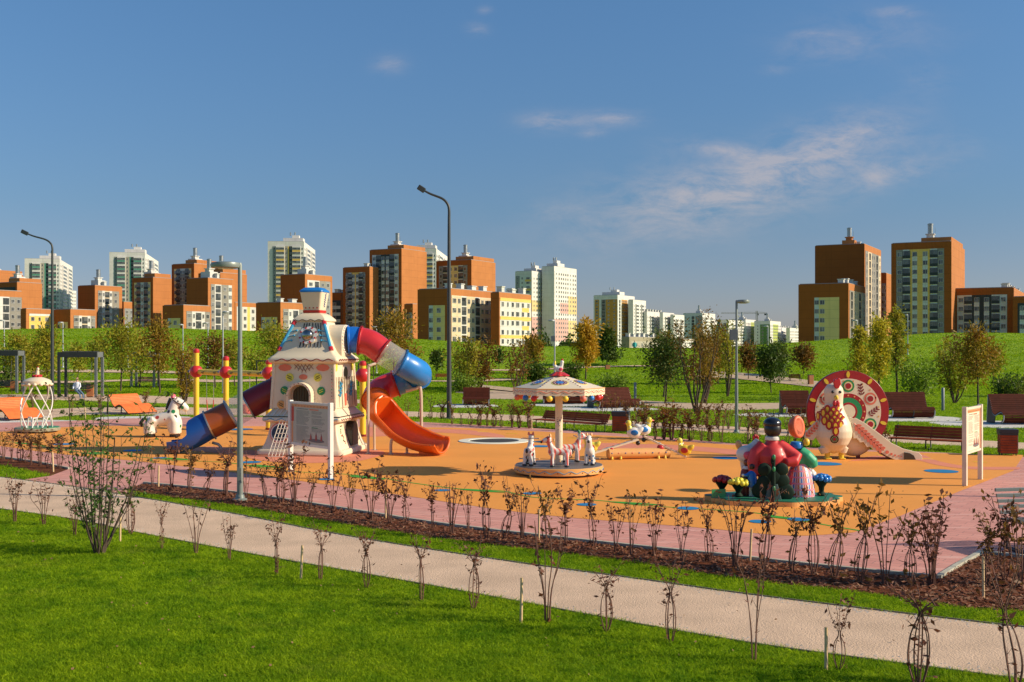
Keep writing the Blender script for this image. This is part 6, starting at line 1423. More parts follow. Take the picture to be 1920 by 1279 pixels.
def boxbin(label,x,y,yt,w):
    v=T(x,y); s=v.y/FPX; h=(y-yt)*s; w=w*s; rt=thing('brown_bin',label,'litter bin',tuple(v),.2); mb=MB(); mb.box((0,0,h/2+.03),(w,w*.8,h-.06)); mb.build('casing',W_BIN,rt,smooth=False,bevel=.01); mb=MB(); mb.box((0,0,h-.0),(w*1.04,w*.84,.04)); mb.build('lid',F_DRK,rt,smooth=False); mb=MB(); mb.box((0,0,.03),(w*.8,w*.6,.06)); mb.build('plinth',F_DRK,rt,smooth=False)
boxbin('brown box litter bin beside the swing bench where a person sits',169,745,721,12); boxbin('brown box litter bin beside the swing frame at the left edge',27,733,714,13); boxbin('small brown box bin under the dark green tree behind the golden one',1139,693,684,8); boxbin('small brown box bin at the hill path left of the rooster tail',1520,722,703,9)
# wavy loungers
def lounger(label,x0,x1,y,yt,wood,facing=1,ang=0):
    a=T(x0,y); b=T(x1,y+ang); L=(b-a).length if facing==1 else 1.7; h=(y-yt)*a.y/FPX; d=b-a; rt=thing('wavy_bench',label,'bench',tuple((a+b)/2+(Vector((0,.9,0)) if facing!=1 else Vector((0,0,0)))),math.atan2(d.y,d.x) if facing==1 else math.radians(-122))
    k=h/1.05
    if facing==1: pr=[(-.62,.06),(-.80,.20),(-.80,.38),(-.62,.47),(-.35,.40),(-.12,.33),(.08,.42),(.22,.68),(.36,.95),(.46,1.05)]
    else: pr=[(.9,.10),(.70,.24),(.45,.42),(.22,.52),(.0,.47),(-.14,.40),(-.3,.50),(-.45,.70),(-.62,.96),(-.72,1.02)]
    pr=[(y_*k,z*k) for y_,z in pr]
    c=curve(pr,5); tot=0; acc=[0]
    for i in range(1,len(c)): tot+=math.hypot(c[i][0]-c[i-1][0],c[i][1]-c[i-1][1]); acc.append(tot)
    n=max(14,int(tot/.085)); ys=[p[0] for p in c]; zs=[p[1] for p in c]
    for i in range(n):
        s0=tot*(i+.07)/n; s1=tot*(i+.93)/n; p0=(0,float(np.interp(s0,acc,ys)),float(np.interp(s0,acc,zs))); p1=(0,float(np.interp(s1,acc,ys)),float(np.interp(s1,acc,zs)))
        dd=math.hypot(p1[1]-p0[1],p1[2]-p0[2]); an=math.atan2(p1[2]-p0[2],p1[1]-p0[1])
        mb=MB(); mb.box((0,(p0[1]+p1[1])/2,(p0[2]+p1[2])/2),(L,dd,.03),Matrix.Rotation(an,3,'X')); mb.build('slat',wood,rt,smooth=False)
    for sx in (-1,0,1):
        x=sx*(L/2-.03); mb=MB(); off=[(x,p[0],p[1]-.035) for p in c]; mb.tube(off,.028,6); mb.tube([(x,pr[-1][0],pr[-1][1]-.05),(x,pr[-1][0]+(.10 if facing==1 else -.1)*k,.0)],.03,6); mb.tube([(x,pr[-1][0]+(.1 if facing==1 else -.1)*k,.02),(x,pr[0][0],.02)],.02,6); mb.build('side_frame',F_LGT if sx and facing==1 else F_DRK,rt)
    for sx in (-1,1):
        if facing==1:
            x=sx*(L/2-.01); poly=[p for p in c if p[0]>-.2*k]+[(pr[-1][0]+.10*k,0.02),(-.1*k,.02)]
            mb=MB(); mb.prism([(p[0],p[1]-.03) for p in poly],.02,Matrix.Translation((x,0,0))@Matrix.Rotation(PI/2,4,'Z')@Matrix.Rotation(PI/2,4,'X')); mb.build('end_panel',F_DRK,rt,smooth=False)
lounger('brown wavy bench right of the tall dark lamp post',868,918,759,727,W_DRK)
lounger('brown wavy bench mostly hidden behind the merry-go-round canopy and pole',1018,1094,757,729,W_DRK)
lounger('brown wavy bench with silver edge right of the merry-go-round canopy',1110,1186,765,728,W_DRK,ang=-2)
lounger('dark brown wavy bench just left of the rooster tail',1466,1520,776,733,W_DRK)
lounger('dark brown wavy bench just right of the rooster tail',1660,1740,783,736,W_DRK)
lounger('dark brown wavy bench cut off at the right edge behind the litter bin',1862,1960,794,740,W_DRK)
lounger('orange wavy lounger cut off by the left edge behind the roundabout',-40,62,789,747,W_ORG,-1)
lounger('orange wavy lounger between the roundabout and the toy horse',198,270,778,740,W_ORG,-1)
def pbench(label,x0,x1,y,yt,wood):
    a=T(x0,y); b=T(x1,y); L=(b-a).length; h=(y-yt)*a.y/FPX; rt=thing('park_bench',label,'bench',tuple((a+b)/2)); 
    for i in range(3): mb=MB(); mb.box((0,-.2+.15*i,h*.5),(L,.13,.04)); mb.build('seat_slat',wood,rt,smooth=False)
    for i in range(3): mb=MB(); mb.box((0,.22+.03*i,h*.62+.16*h*i),(L,.03,.13*h)); mb.build('back_slat',wood,rt,smooth=False)
    for s in (-1,1): mb=MB(); mb.tube([(s*L*.42,-.2,0),(s*L*.42,-.2,h*.48),(s*L*.42,.2,h*.48),(s*L*.42,.28,h)],.025,6); mb.tube([(s*L*.42,.2,0),(s*L*.42,.2,h*.5)],.025,6); mb.build('leg',F_DRK,rt)
pbench('small terracotta park bench under the pergola among the left trees',256,291,726,707,mat('terracotta_slat',(.45,.20,.12),.6))
pbench('small brown bench beside the path behind the slide',860,894,714,702,W_DRK); pbench('small dark bench on the right hill path left of the rooster tail',1479,1503,716,702,W_DRK); pbench('small brown bench on the lawn above the slide exit',816,842,712,701,W_BRN)
# pergola swings at the left
def pergola(label,x0,x1,y,yt,m=F_DRK,seat=True):
    a=T(x0,y); b=T(x1,y); s=a.y/FPX; L=(x1-x0)*s; h=(y-yt)*s; rt=thing('pergola_swing',label,'pergola swing',tuple((a+b)/2))
    D=1.1
    for sx in (-1,1):
        for dy in (-D/2,D/2): mb=MB(); mb.box((sx*L/2,dy,h/2-.17),(.15,.15,h-.34)); mb.build('post',m if sx<0 else F_GRY,rt,smooth=False)
    mb=MB(); mb.box((0,-D/2,h-.17),(L+.15,.14,.34)); mb.build('beam',m,rt,smooth=False); mb=MB(); mb.box((0,D/2,h-.17),(L+.15,.14,.34)); mb.build('beam',m,rt,smooth=False)
    for sx in (-1,1): mb=MB(); mb.box((sx*L/2,0,h-.17),(.14,D-.14,.34)); mb.build('beam',m if sx<0 else F_GRY,rt,smooth=False)
    for i in range(5): mb=MB(); mb.box(((-.4+.2*i)*L,0,h+.03),(.06,D,.05)); mb.build('roof_slat',m,rt,smooth=False)
    if seat:
        w=L*.62; zs=.45
        for i in range(4): mb=MB(); mb.box((0,-.2+.13*i,zs),(w,.11,.035)); mb.build('seat_slat',W_BRN,rt,smooth=False)
        for i in range(4): mb=MB(); mb.box((0,-.28,zs+.12+.10*i),(w,.03,.08)); mb.build('back_slat',F_DRK,rt,smooth=False)
        for sx in (-1,1): mb=MB(); mb.tube([(sx*w/2,-.25,zs+.4),(sx*w/2,0,h-.2)],.012,4); mb.build('chain',F_DRK,rt)
    return rt
pergola('dark pergola swing with a seated person among the left trees',117,186,745,660); pergola('dark pergola swing frame cut off by the left edge',-42,38,738,658); pergola('thin grey pergola above the small terracotta bench',251,293,726,661,F_GRY,False)
# clothes-line like black frames behind the swing set
for x0,x1,y,yt,lab in ((481,512,722,676,'thin black exercise bar left of the play tower'),(672,690,725,682,'thin black exercise bar right of the play tower')):
    a=T(x0,y); s=a.y/FPX; h=(y-yt)*s; L=(x1-x0)*s; rt=thing('exercise_bar',lab,'exercise bar',tuple(a)); 
    for q in (0,L): mb=MB(); mb.box((q,0,h/2),(.08,.08,h)); mb.build('post',F_DRK,rt,smooth=False)
    mb=MB(); mb.box((L/2,0,h-.04),(L-.08,.07,.08)); mb.build('beam',F_DRK,rt,smooth=False)
# steel bench at the lower right corner
X,Y=G(1985,1034); rt=thing('metal_bench','dark grey steel bench with slatted seat cut off by the right edge','bench',(X,Y,.012),math.radians(12)); 
for sx in (-.72,.72):
    mb=MB(); c=curve([(sx,-.30,.46),(sx,-.34,.42),(sx,-.34,.08),(sx,-.28,.03),(sx,.25,.03),(sx,.30,.08),(sx,.30,.44)],4); mb.tube(c,.035,8); mb.build('leg',F_DRK,rt)
for i in range(9): mb=MB(); mb.box((0,-.32+i*.075,.48),(1.62,.05,.03)); mb.build('seat_slat',F_DRK,rt,smooth=False,bevel=.004)
for i in range(5): mb=MB(); mb.box((0,.32+.03*i,.58+i*.085),(1.62,.03,.055)); mb.build('back_slat',F_GRY,rt,smooth=False,bevel=.004)
# ---- information boards
def board(label,xl,yl,xr,yr,ytl,ytr,zb,dark=False,title=None):
    a=Vector((*G(xl,yl),.014)); b=Vector((*G(xr,yr),.014)); d=b-a; L=d.length; H=P(xl,ytl,a.y).z-.014; rt=thing('information_board',label,'information board',tuple(a),math.atan2(d.y,d.x))
    pm=P_WHT if dark else mat('board_cream',(.78,.66,.50),.45)
    w=.095*L/.95 if L<1.1 else .11
    for x in (0,L): mb=MB(); mb.box((x,0,H/2),(w,.10,H)); mb.build('post',pm,rt,smooth=False,bevel=.006)
    mb=MB(); mb.box((L/2,0,H-.05),(L-w,.06,.05)); mb.build('frame_rail',pm,rt,smooth=False); mb=MB(); mb.box((L/2,0,zb),(L-w,.06,.05)); mb.build('frame_rail',pm,rt,smooth=False)
    z0=zb+.03; z1=H-.08; mb=MB(); mb.box((L/2,0,(z0+z1)/2),(L-w,.03,z1-z0)); mb.build('panel',pm,rt,smooth=False)
    pw=L-w-.04; px0=L/2-pw/2; f=-.0165
    def flat(name,x0,x1,za,zc,m,lay=0): mb=MB(); mb.box(((x0+x1)/2,f-.001-.0012*lay,(za+zc)/2),(x1-x0,.002,zc-za)); return mb.build(name,m,rt,smooth=False)
    bgm=mat('poster_paper',(.50,.47,.38) if dark else (.80,.70,.52),.5,var=.04) if not dark else mat('poster_paper_shaded',(.50,.49,.40),.4,var=.04)
    flat('poster',px0,px0+pw,z0+.01,z1-.01,bgm,0); bord=pl_('poster_border',(.72,.30,.14)); hh=z1-z0
    flat('poster_border',px0,px0+pw,z1-.07*hh-.01,z1-.01,bord,1); flat('poster_border',px0,px0+.05*pw,z0+.01,z1-.07*hh-.012,bord,1)
    if dark: flat('red_side_stripe',px0,px0+.07*pw,z0+.55*hh,z1-.075*hh,P_RED,2)
    else: flat('poster_border',px0+.93*pw,px0+pw,z0+.01,z1-.07*hh-.012,bord,1)
    if True:
        for i in range(12): mb=MB(); mb.disc((px0+pw*(i+.5)/12,z1-.04*hh-.01),.012,Pm('F',(0,f-.004,0)),.003,8); mb.build('border_dot',P_DRD,rt,smooth=False)
    ink=mat('grey_ink',(.18,.17,.15),.6); rg=random.Random(int(xl)); mb=MB()
    for col in (0,1):
        x=px0+pw*(.14+.42*col); z=z1-.17*hh
        while z>z0+(.32 if col else .06)*hh:
            if rg.random()<.88:
                xx=x; end=x+pw*.36*rg.uniform(.6,1)
                while xx<end:
                    ww=rg.uniform(.012,.045); mb.box((min(xx+ww/2,end),f-.0045,z),(ww,.0015,.0075)); xx+=ww+.008
            z-=.026
    mb.build('printed_text',ink,rt,smooth=False)['kind']='stuff'
    flat('heading',px0+pw*.16,px0+pw*.46,z1-.13*hh,z1-.115*hh,ink,3); flat('heading_accent',px0+pw*.50,px0+pw*.74,z1-.14*hh,z1-.112*hh,P_SAL,3); flat('green_heading',px0+pw*.56,px0+pw*.72,z0+.42*hh,z0+.435*hh,P_GRN,3)
    # printed picture of the play figures
    pf=pl_('print_red',(.35,.05,.06)); cx=px0+pw*.68; zc=z0+.14*hh
    mb=MB(); mb.disc((cx,zc-.03),.17*pw/.8,Pm('F',(0,f-.003,0)),.003,20,ry=.045); mb.build('printed_ground',mat('print_grey',(.16,.14,.14),.6),rt,smooth=False)
    for q,hgt in ((-.14,.13),(0,.16),(.14,.14)):
        mb=MB(); mb.prism([(cx+q*pw-.045,zc-.02),(cx+q*pw+.045,zc-.02),(cx+q*pw+.03,zc+hgt*.6),(cx+q*pw+.012,zc+hgt*.8),(cx+q*pw,zc+hgt*1.15),(cx+q*pw-.012,zc+hgt*.8),(cx+q*pw-.03,zc+hgt*.6)],.004,Pm('F',(0,f-.006,0))); mb.build('printed_figure',pf,rt,smooth=False)
board('white framed information board standing in front of the play tower',545,886,620,899,750,753,.74,True)
board('cream information board on two posts at the right of the playground',1809,912,1838,900,763,760,.74,False)
# ---- person sitting on the pergola swing and person far off
def person_sit(label,x,y,yt):
    v=T(x,y); s=v.y/FPX; rt=thing('person',label,'person',tuple(v+Vector((0,-.1,0))),math.radians(0))
    mb=MB()
    for sx in (-.09,.09): mb.tube([(sx,0,.50),(sx*1.1+.18,-.35,.52),(sx*1.1+.42,-.42,.30),(sx*1.1+.50,-.5,.08),(sx*1.1+.52,-.62,.05)],[.09,.075,.06,.05,.035],10)
    mb.build('trousers',mat('jeans',(.10,.16,.24),.8),rt,remesh=.02,sm=2)
    mb=MB(); mb.tube([(0,0,.46),(0,.02,.75),(0,.0,.98),(0,0,1.05)],[.15,.16,.15,.07],14)
    for sx in (-1,1): mb.tube([(sx*.15,0,.98),(sx*.22,-.06,.75),(sx*.16,-.24,.62)],[.06,.05,.045],10)
    mb.build('shirt',mat('white_shirt',(.62,.66,.75),.8),rt,remesh=.02,sm=2)
    mb=MB(); mb.tube([(0,0,1.02),(0,0,1.12)],.05,10); mb.ell((.01,-.02,1.20),(.085,.10,.12)); mb.ell((.0,-.12,1.19),.018); mb.build('head',MATS['painted_skin'],rt,remesh=.012)
    mb=MB(); mb.ell((0,.02,1.24),(.09,.10,.10),None,12,8); mb.build('hair',mat('brown_hair',(.12,.05,.03),.8),rt)
person_sit('person in a white shirt and jeans sitting on the pergola swing',146,747,706)
v=T(1190,655); v=Vector((v.x*1.03,v.y*1.03,float(hz(v.x,v.y*1.03))-.6)); rt=thing('person','person in a teal top standing far off by the low khaki building','person',tuple(v))
mb=MB(); mb.tube([(-.09,0,0),(-.09,0,.85)],[.06,.09],10); mb.tube([(.09,0,0),(.09,0,.85)],[.06,.09],10); mb.build('trousers',F_DRK,rt)
mb=MB(); mb.tube([(0,0,.8),(0,0,1.15),(0,0,1.42),(0,0,1.48)],[.16,.17,.19,.07],12)
for sx in (-1,1): mb.tube([(sx*.19,0,1.4),(sx*.25,0,1.1),(sx*.24,-.05,.82)],[.06,.05,.04],8)
mb.build('top',mat('teal_top',(.05,.40,.42),.8),rt,remesh=.025,sm=1); mb=MB(); mb.ell((0,0,1.62),(.09,.10,.12)); mb.tube([(0,0,1.45),(0,0,1.55)],.05,8); mb.build('head',MATS['painted_skin'],rt,remesh=.02)
# ---- wooden stakes
for x,y,yt,lab in ((225,1015,967,'pale wooden stake just right of the leafy multi-stem shrub'),(564,1087,1022,'pale wooden stake on the lawn edge left of centre'),(977,1169,1082,'pale wooden stake on the lawn edge at the bottom centre'),(1549,1256,1176,'pale wooden stake nearest the bottom edge of the picture'),(1844,1121,1044,'pale wooden stake in the mulch at the lower right corner of the paving'),
                   (723,972,919,'thin wooden stake in the mulch bed below the slide'),(1010,1013,955,'thin wooden stake in the mulch bed below the merry-go-round'),(1406,1052,992,'brown wooden stake in the mulch bed below the couple sculpture'),(100,885,848,'pale wooden stake in the small mulch bed at the left'),(297,914,873,'wooden stake at the left tip of the long mulch bed'),
                   (160,786,763,'pale wooden stake in the grass behind the roundabout'),(997,805,788,'pale wooden stake left of the bench behind the merry-go-round'),(1404,826,799,'pale wooden stake right of the park lamp with the square box'),(349,776,752,'pale wooden stake in the grass behind the toy horse')):
    v=T(x,y); h=(y-yt)*v.y/FPX; rt=thing('wooden_stake',lab,'stake',(v.x,v.y,0)); r=.018 if v.y<24 else .022; rr=random.Random(x); tx,ty=rr.uniform(-.03,.03),rr.uniform(-.03,.03)
    mb=MB(); mb.tube([(0,0,-.02),(tx*.5,ty*.5,h*.5),(tx,ty,h)],[r,r*.97,r*.93],9); mb.build('stake',W_PINE,rt,angle=50)
# ---------------------------------------------------------------- vegetation
BARK=mat('bark',(.075,.05,.035),.9,var=.3,vs=9,bump=.4,bs=30); TWIG=mat('red_twig',(.15,.065,.045),.8,var=.3,vs=9); BARKL=mat('pale_bark',(.20,.15,.10),.9,var=.3,vs=9)
L_DK=leafmat('leaf_dark_red',(.10,.034,.020),(.23,.075,.035),(.12,.085,.02),14,.25)
L_OR=leafmat('leaf_olive_red',(.13,.075,.014),(.27,.14,.025),(.19,.05,.024),9,.35)
L_GR=leafmat('leaf_mid_green',(.045,.085,.012),(.12,.19,.02),(.15,.10,.02),9,.35)
L_OL=leafmat('leaf_olive',(.19,.20,.012),(.42,.41,.03),(.38,.27,.02),5,.4)
L_OO=leafmat('leaf_olive_orange',(.19,.14,.012),(.40,.27,.025),(.32,.13,.018),5,.4)
L_GO=leafmat('leaf_golden',(.38,.23,.012),(.68,.42,.025),(.55,.27,.015),5,.4)
L_YE=leafmat('leaf_yellow_green',(.34,.30,.015),(.70,.58,.035),(.30,.28,.02),5,.4)
L_DG=leafmat('leaf_dark_green',(.035,.075,.008),(.10,.16,.016),(.09,.10,.012),5,.3)
L_LG=leafmat('leaf_light_green',(.11,.20,.015),(.25,.36,.03),(.16,.22,.02),5,.4)
L_RB=leafmat('leaf_russet',(.13,.07,.012),(.29,.14,.02),(.14,.11,.015),5,.35)
def leafcloud(pts,size,seed,elong=1.6):
    rg=np.random.default_rng(seed); n=len(pts); p=np.asarray(pts,float)
    a=rg.normal(size=(n,3)); a/=np.linalg.norm(a,axis=1)[:,None]; b=rg.normal(size=(n,3)); b-=a*(a*b).sum(1)[:,None]; b/=np.linalg.norm(b,axis=1)[:,None]
    s=size*(.55+.9*rg.random(n))[:,None]
    c=np.cross(a,b)*s*.12
    V=np.stack([p-a*s*elong/2,p-b*s*.35+c,p+a*s*elong/2,p+b*s*.35+c],1).reshape(-1,3)
    return V
def leafmesh(name,pts,size,seed,m,elong=1.6):
    V=leafcloud(pts,size,seed,elong); n=len(pts); me=bpy.data.meshes.new(name)
    me.vertices.add(n*4); me.vertices.foreach_set('co',V.astype(np.float32).reshape(-1)); me.loops.add(n*4); me.loops.foreach_set('vertex_index',np.arange(n*4,dtype=np.int32))
    me.polygons.add(n); me.polygons.foreach_set('loop_start',np.arange(0,n*4,4,dtype=np.int32)); me.polygons.foreach_set('loop_total',np.full(n,4,np.int32)); me.materials.append(m); me.update(calc_edges=True); return me
def bend(a,b,rg,amp,n=5):
    a=Vector(a);b=Vector(b); L=(b-a).length; out=[]; o1=Vector((rg.gauss(0,1),rg.gauss(0,1),0))*amp*L; 
    for i in range(n+1):
        t=i/n; out.append(a.lerp(b,t)+o1*math.sin(PI*t)+Vector((rg.gauss(0,1),rg.gauss(0,1),0))*amp*L*.12*(0<i<n))
    return out
# young tied shrubs: several thin canes that bow outward, gather and fan out again
def shrub_mesh(seed,h,style,nleaf,leafm,lsize=.035,r=.006):
    rg=random.Random(seed); mb=MB(); pts=[]; n=rg.randint(5,8); zg=h*rg.uniform(.42,.62); gx,gy=rg.gauss(0,.05*h),rg.gauss(0,.04*h); bulge=h*rg.uniform(.03,.095)
    for i in range(n):
        a=2*PI*(i+rg.uniform(-.3,.3))/n; b0=Vector((.02*math.cos(a),.02*math.sin(a),0)); top=h*rg.uniform(.70,1.0)
        if style=='tied':
            p=[b0,Vector((bulge*.8*math.cos(a),bulge*.8*math.sin(a),zg*.35)),Vector((bulge*.7*math.cos(a)+gx*.5,bulge*.7*math.sin(a)+gy*.5,zg*.7)),Vector((gx+.012*math.cos(a),gy+.012*math.sin(a),zg)),
               Vector((gx+h*.09*math.cos(a+.5),gy+h*.09*math.sin(a+.5),zg+(top-zg)*.5)),Vector((gx+h*rg.uniform(.08,.24)*math.cos(a+.5),gy+h*.18*math.sin(a+.5),top))]
        else:
            sp=h*rg.uniform(.06,.22); p=[b0,Vector((sp*.3*math.cos(a),sp*.3*math.sin(a),h*.3)),Vector((sp*.7*math.cos(a)+rg.gauss(0,.02),sp*.7*math.sin(a),h*.6)),Vector((sp*math.cos(a)+rg.gauss(0,.03),sp*math.sin(a),top))]
        p=[Vector(q) for q in curve([tuple(q) for q in p],4)]
        mb.tube(p,[r*(1-.55*k/len(p)) for k in range(len(p))],4)
        # twigs with leaves
        for k in range(len(p)):
            z=p[k].z/h
            if rg.random()<(.55 if z>.45 else .12):
                d=Vector((rg.gauss(0,1),rg.gauss(0,1),rg.uniform(.2,1.2))).normalized()*h*rg.uniform(.04,.12); q=p[k]+d; mb.tube([p[k],q],[r*.5,r*.25],3)
                for _ in range(nleaf):
                    t=rg.uniform(.2,1.15); pts.append(tuple(p[k]+d*t+Vector((rg.gauss(0,1),rg.gauss(0,1),rg.gauss(0,1)))*lsize*.6))
        for _ in range(nleaf//2):
            k=rg.randrange(len(p)//2,len(p)); pts.append(tuple(p[k]+Vector((rg.gauss(0,1),rg.gauss(0,1),rg.gauss(0,1)))*lsize*.8))
    sm=mb.mesh('stems',TWIG,smooth=True); lm=leafmesh('leaves',pts,lsize,seed,leafm) if pts else None
    return sm,lm
FRONT=[shrub_mesh(s,1.0,st,nl,L_DK,.036,.0062) for s,st,nl in ((1,'tied',1),(2,'tied',2),(3,'tied',1),(4,'free',2),(5,'free',3),(6,'tied',3),(7,'tied',1),(8,'tied',2),(9,'tied',1),(10,'free',1),(11,'free',2),(12,'tied',2))]
MID=[shrub_mesh(20+s,1.0,st,max(1,int(nl*.55)),L_OR if s%3==0 else L_DK,.046,.0066) for s,st,nl in ((0,'tied',4),(1,'tied',5),(2,'free',6),(3,'tied',7),(4,'free',3),(5,'tied',6),(6,'free',7),(7,'tied',3),(8,'tied',5),(9,'free',5),(10,'tied',4),(11,'tied',8),(12,'free',4),(13,'tied',6),(14,'free',8),(15,'tied',2),(16,'tied',5),(17,'free',6))]
BACK=[shrub_mesh(40+s,1.0,st,max(1,int(nl*.36)),(L_OR,L_RB,L_GR)[s%3],.055,.009) for s,st,nl in ((0,'tied',6),(1,'free',7),(2,'tied',5),(3,'free',6),(4,'tied',8))]
def put_shrub(v,h,var,seed,label,group,wide=1.0):
    rt=thing('young_shrub',label,'shrub',tuple(v),0,group); rg=random.Random(seed); a=rg.uniform(0,2*PI); ww=wide*rg.uniform(.75,1.3); sc_=(h*ww,h*ww*rg.uniform(.8,1.2),h)
    place('stems',var[0],rt,(0,0,0),(0,0,a),sc_)
    if var[1]: place('leaves',var[1],rt,(0,0,0),(0,0,a),sc_)
ORD=['first','second','third','fourth','fifth','sixth','seventh','eighth','ninth','tenth','eleventh','twelfth','thirteenth','fourteenth']
FR=[(28,980,895,4,'spindly dark-leaved shrub at the left end of the lawn edge'),(82,985,905,4,'thin shrub on the lawn edge left of the leafy multi-stem shrub'),(140,1005,930,4,'low shrub half hidden behind the left stems of the leafy multi-stem shrub'),(245,1002,905,0,'arching shrub behind the stake beside the leafy multi-stem shrub'),
    (303,1030,948,5,'shrub with a dense ball of dark leaves right of the leafy multi-stem shrub'),(367,1037,930,3,'nearly bare forked sapling on the lawn edge below the foreground lamp'),(430,1050,975,4,'low dark-leaved shrub below the foreground lamp'),(519,1078,965,1,'tied vase-shaped shrub just left of the lawn stake left of centre'),
    (601,1088,985,0,'bare bowed shrub just right of the lawn stake left of centre'),(687,1103,990,2,'tied shrub with one drooping leafy twig leaning right'),(790,1126,1000,0,'bare vase-shaped shrub standing alone on the lawn edge at centre left'),(888,1142,1018,0,'lyre-shaped bare shrub left of the bottom centre stake'),
    (1026,1167,988,3,'upright leafy shrub just right of the bottom centre stake'),(1137,1185,1065,0,'bare bowed shrub leaning right over the gravel path'),(1257,1205,1055,2,'wide balloon-shaped bare shrub at the lawn edge right of centre'),(1414,1240,1030,3,'tallest upright shrub on the lawn edge with a long thin stem'),
    (1573,1256,1115,1,'small-leaved shrub just right of the nearest wooden stake'),(1722,1290,1085,0,'spreading bare shrub near the lower right corner'),(1903,1296,1060,2,'shrub at the lower right corner with a few large dark leaves')]
for i,(x,y,yt,k,lab) in enumerate(FR):
    v=Vector((*G(x,y),0)); put_shrub(v,(y-yt)*v.y/FPX*1.14,FRONT[(k+6)%12 if i%2 else k],i,lab,'young shrubs along the lawn edge',1.0)
def anchor_labels(items,zones,what):
    """items: list of x; zones: list of (x0,x1,phrase). returns unique labels"""
    cnt={}; out=[]
    tot={}
    for x in items:
        z=[p for a,b,p in zones if a<=x<b][0]; tot[z]=tot.get(z,0)+1
    for x in items:
        z=[p for a,b,p in zones if a<=x<b][0]; k=cnt.get(z,0); cnt[z]=k+1
        out.append(f"{ORD[k]} {what} from the left {z}" if tot[z]>1 else f"{what} {z}")
    return out
# mulch bed row
rg=random.Random(11); row=[]
KX=[270,440,640,830,1130,1370,1560,1760]; KY=[907,925,955,985,1020,1045,1066,1085]
x=285
while x<1800:
    yb=float(np.interp(x,KX,KY))+rg.uniform(4,11)+ (x-270)/1500*10; row.append((x+rg.uniform(-5,5),yb)); x+=rg.uniform(25,38)*(1+(x-270)/2600)
zones=[(0,430,'between the mulch tip and the foreground lamp'),(430,540,'between the foreground lamp and the left board'),(540,640,'in front of the left information board'),(640,850,'in the mulch bed below the spiral slide'),(850,965,'in the mulch bed left of the merry-go-round'),(965,1135,'in the mulch bed below the merry-go-round'),(1135,1340,'in the mulch bed below the seesaw'),(1340,1580,'in the mulch bed below the couple sculpture'),(1580,2000,'by the lower right corner of the pink paving')]
labs=anchor_labels([r[0] for r in row],zones,'young brown shrub')
for i,((x,y),lab) in enumerate(zip(row,labs)):
    v=Vector((*G(x,y),0)); h=rg.uniform(.85,1.3)*(1.0+.1*(x>1600)); put_shrub(v,h,MID[rg.randrange(18)],100+i,lab,'young shrubs planted along the mulch bed',1.0)
for i,(x,y,yt,lab) in enumerate(((1850,1095,960,'dark shrub in front of the steel bench, left of its leg'),(1884,1088,930,'dark shrub in front of the steel bench, nearest the picture edge'),(1912,1100,925,'dense shrub at the right picture edge beside the steel bench'),(1745,1098,955,'broad shrub with spreading leafy top by the paving corner'))):
    v=Vector((*G(x,y),0)); put_shrub(v,(y-yt)*v.y/FPX,MID[(3,5,6,2)[i]],200+i,lab,'young shrubs planted along the mulch bed',1.15)
lr=[(6,862),(22,866),(38,868),(58,872),(75,874),(90,878),(-12,860),(112,879),(48,868)]
lr.sort(); labs=anchor_labels([x for x,y in lr],[(-50,400,'in the small mulch bed at the left edge')],'reddish shrub')
for i,((x,y),lab) in enumerate(zip(lr,labs)): v=Vector((*G(x,y),0)); put_shrub(v,rg.uniform(.85,1.1),MID[(3,6,2,5,0,7,3,1,5)[i]],230+i,lab,'young shrubs planted along the mulch bed',1.1)
# rows behind the playground
back=[]
x=848
while x<1005: back.append((x,796+(x-848)*.055)); x+=rg.uniform(13,20)
x=1190
while x<1660: back.append((x,822+(x-1190)*.045)); x+=rg.uniform(13,22)
x=700
while x<840: back.append((x,786)); x+=rg.uniform(16,26)
x=1130
while x<1560: back.append((x,794+(x-1130)*.045)); x+=rg.uniform(14,24)
x=20
while x<330: back.append((x,769+rg.uniform(-4,6))); x+=rg.uniform(30,60)
back=[(x,y) for x,y in back if not (1360<x<1396 and y>810)]
back.sort()
zones=[(0,200,'in the grass behind the roundabout'),(200,400,'in the grass behind the toy horse'),(400,780,'in the grass behind the spiral slide'),(780,845,'just left of the tall dark lamp'),(845,925,'in the hedge just right of the tall dark lamp'),(925,1010,'in the hedge left of the merry-go-round'),(1010,1180,'in the grass behind the merry-go-round'),(1180,1240,'in the hedge behind the upper ducks'),(1240,1320,'in the hedge behind the right duck'),(1320,1385,'in the hedge just left of the square-box lamp'),(1385,1440,'in the hedge just right of the square-box lamp'),(1440,1520,'in the hedge left of the rooster tail'),(1520,1590,'in the hedge behind the rooster body'),(1590,1700,'in the hedge behind the rooster chute')]
labs=anchor_labels([r[0] for r in back],zones,'small shrub')
for i,((x,y),lab) in enumerate(zip(back,labs)): 
    v=Vector((*G(x,y),0)); put_shrub(v,rg.uniform(.75,1.35),BACK[rg.randrange(5)],300+i,lab,'young shrubs in rows behind the playground',1.25)
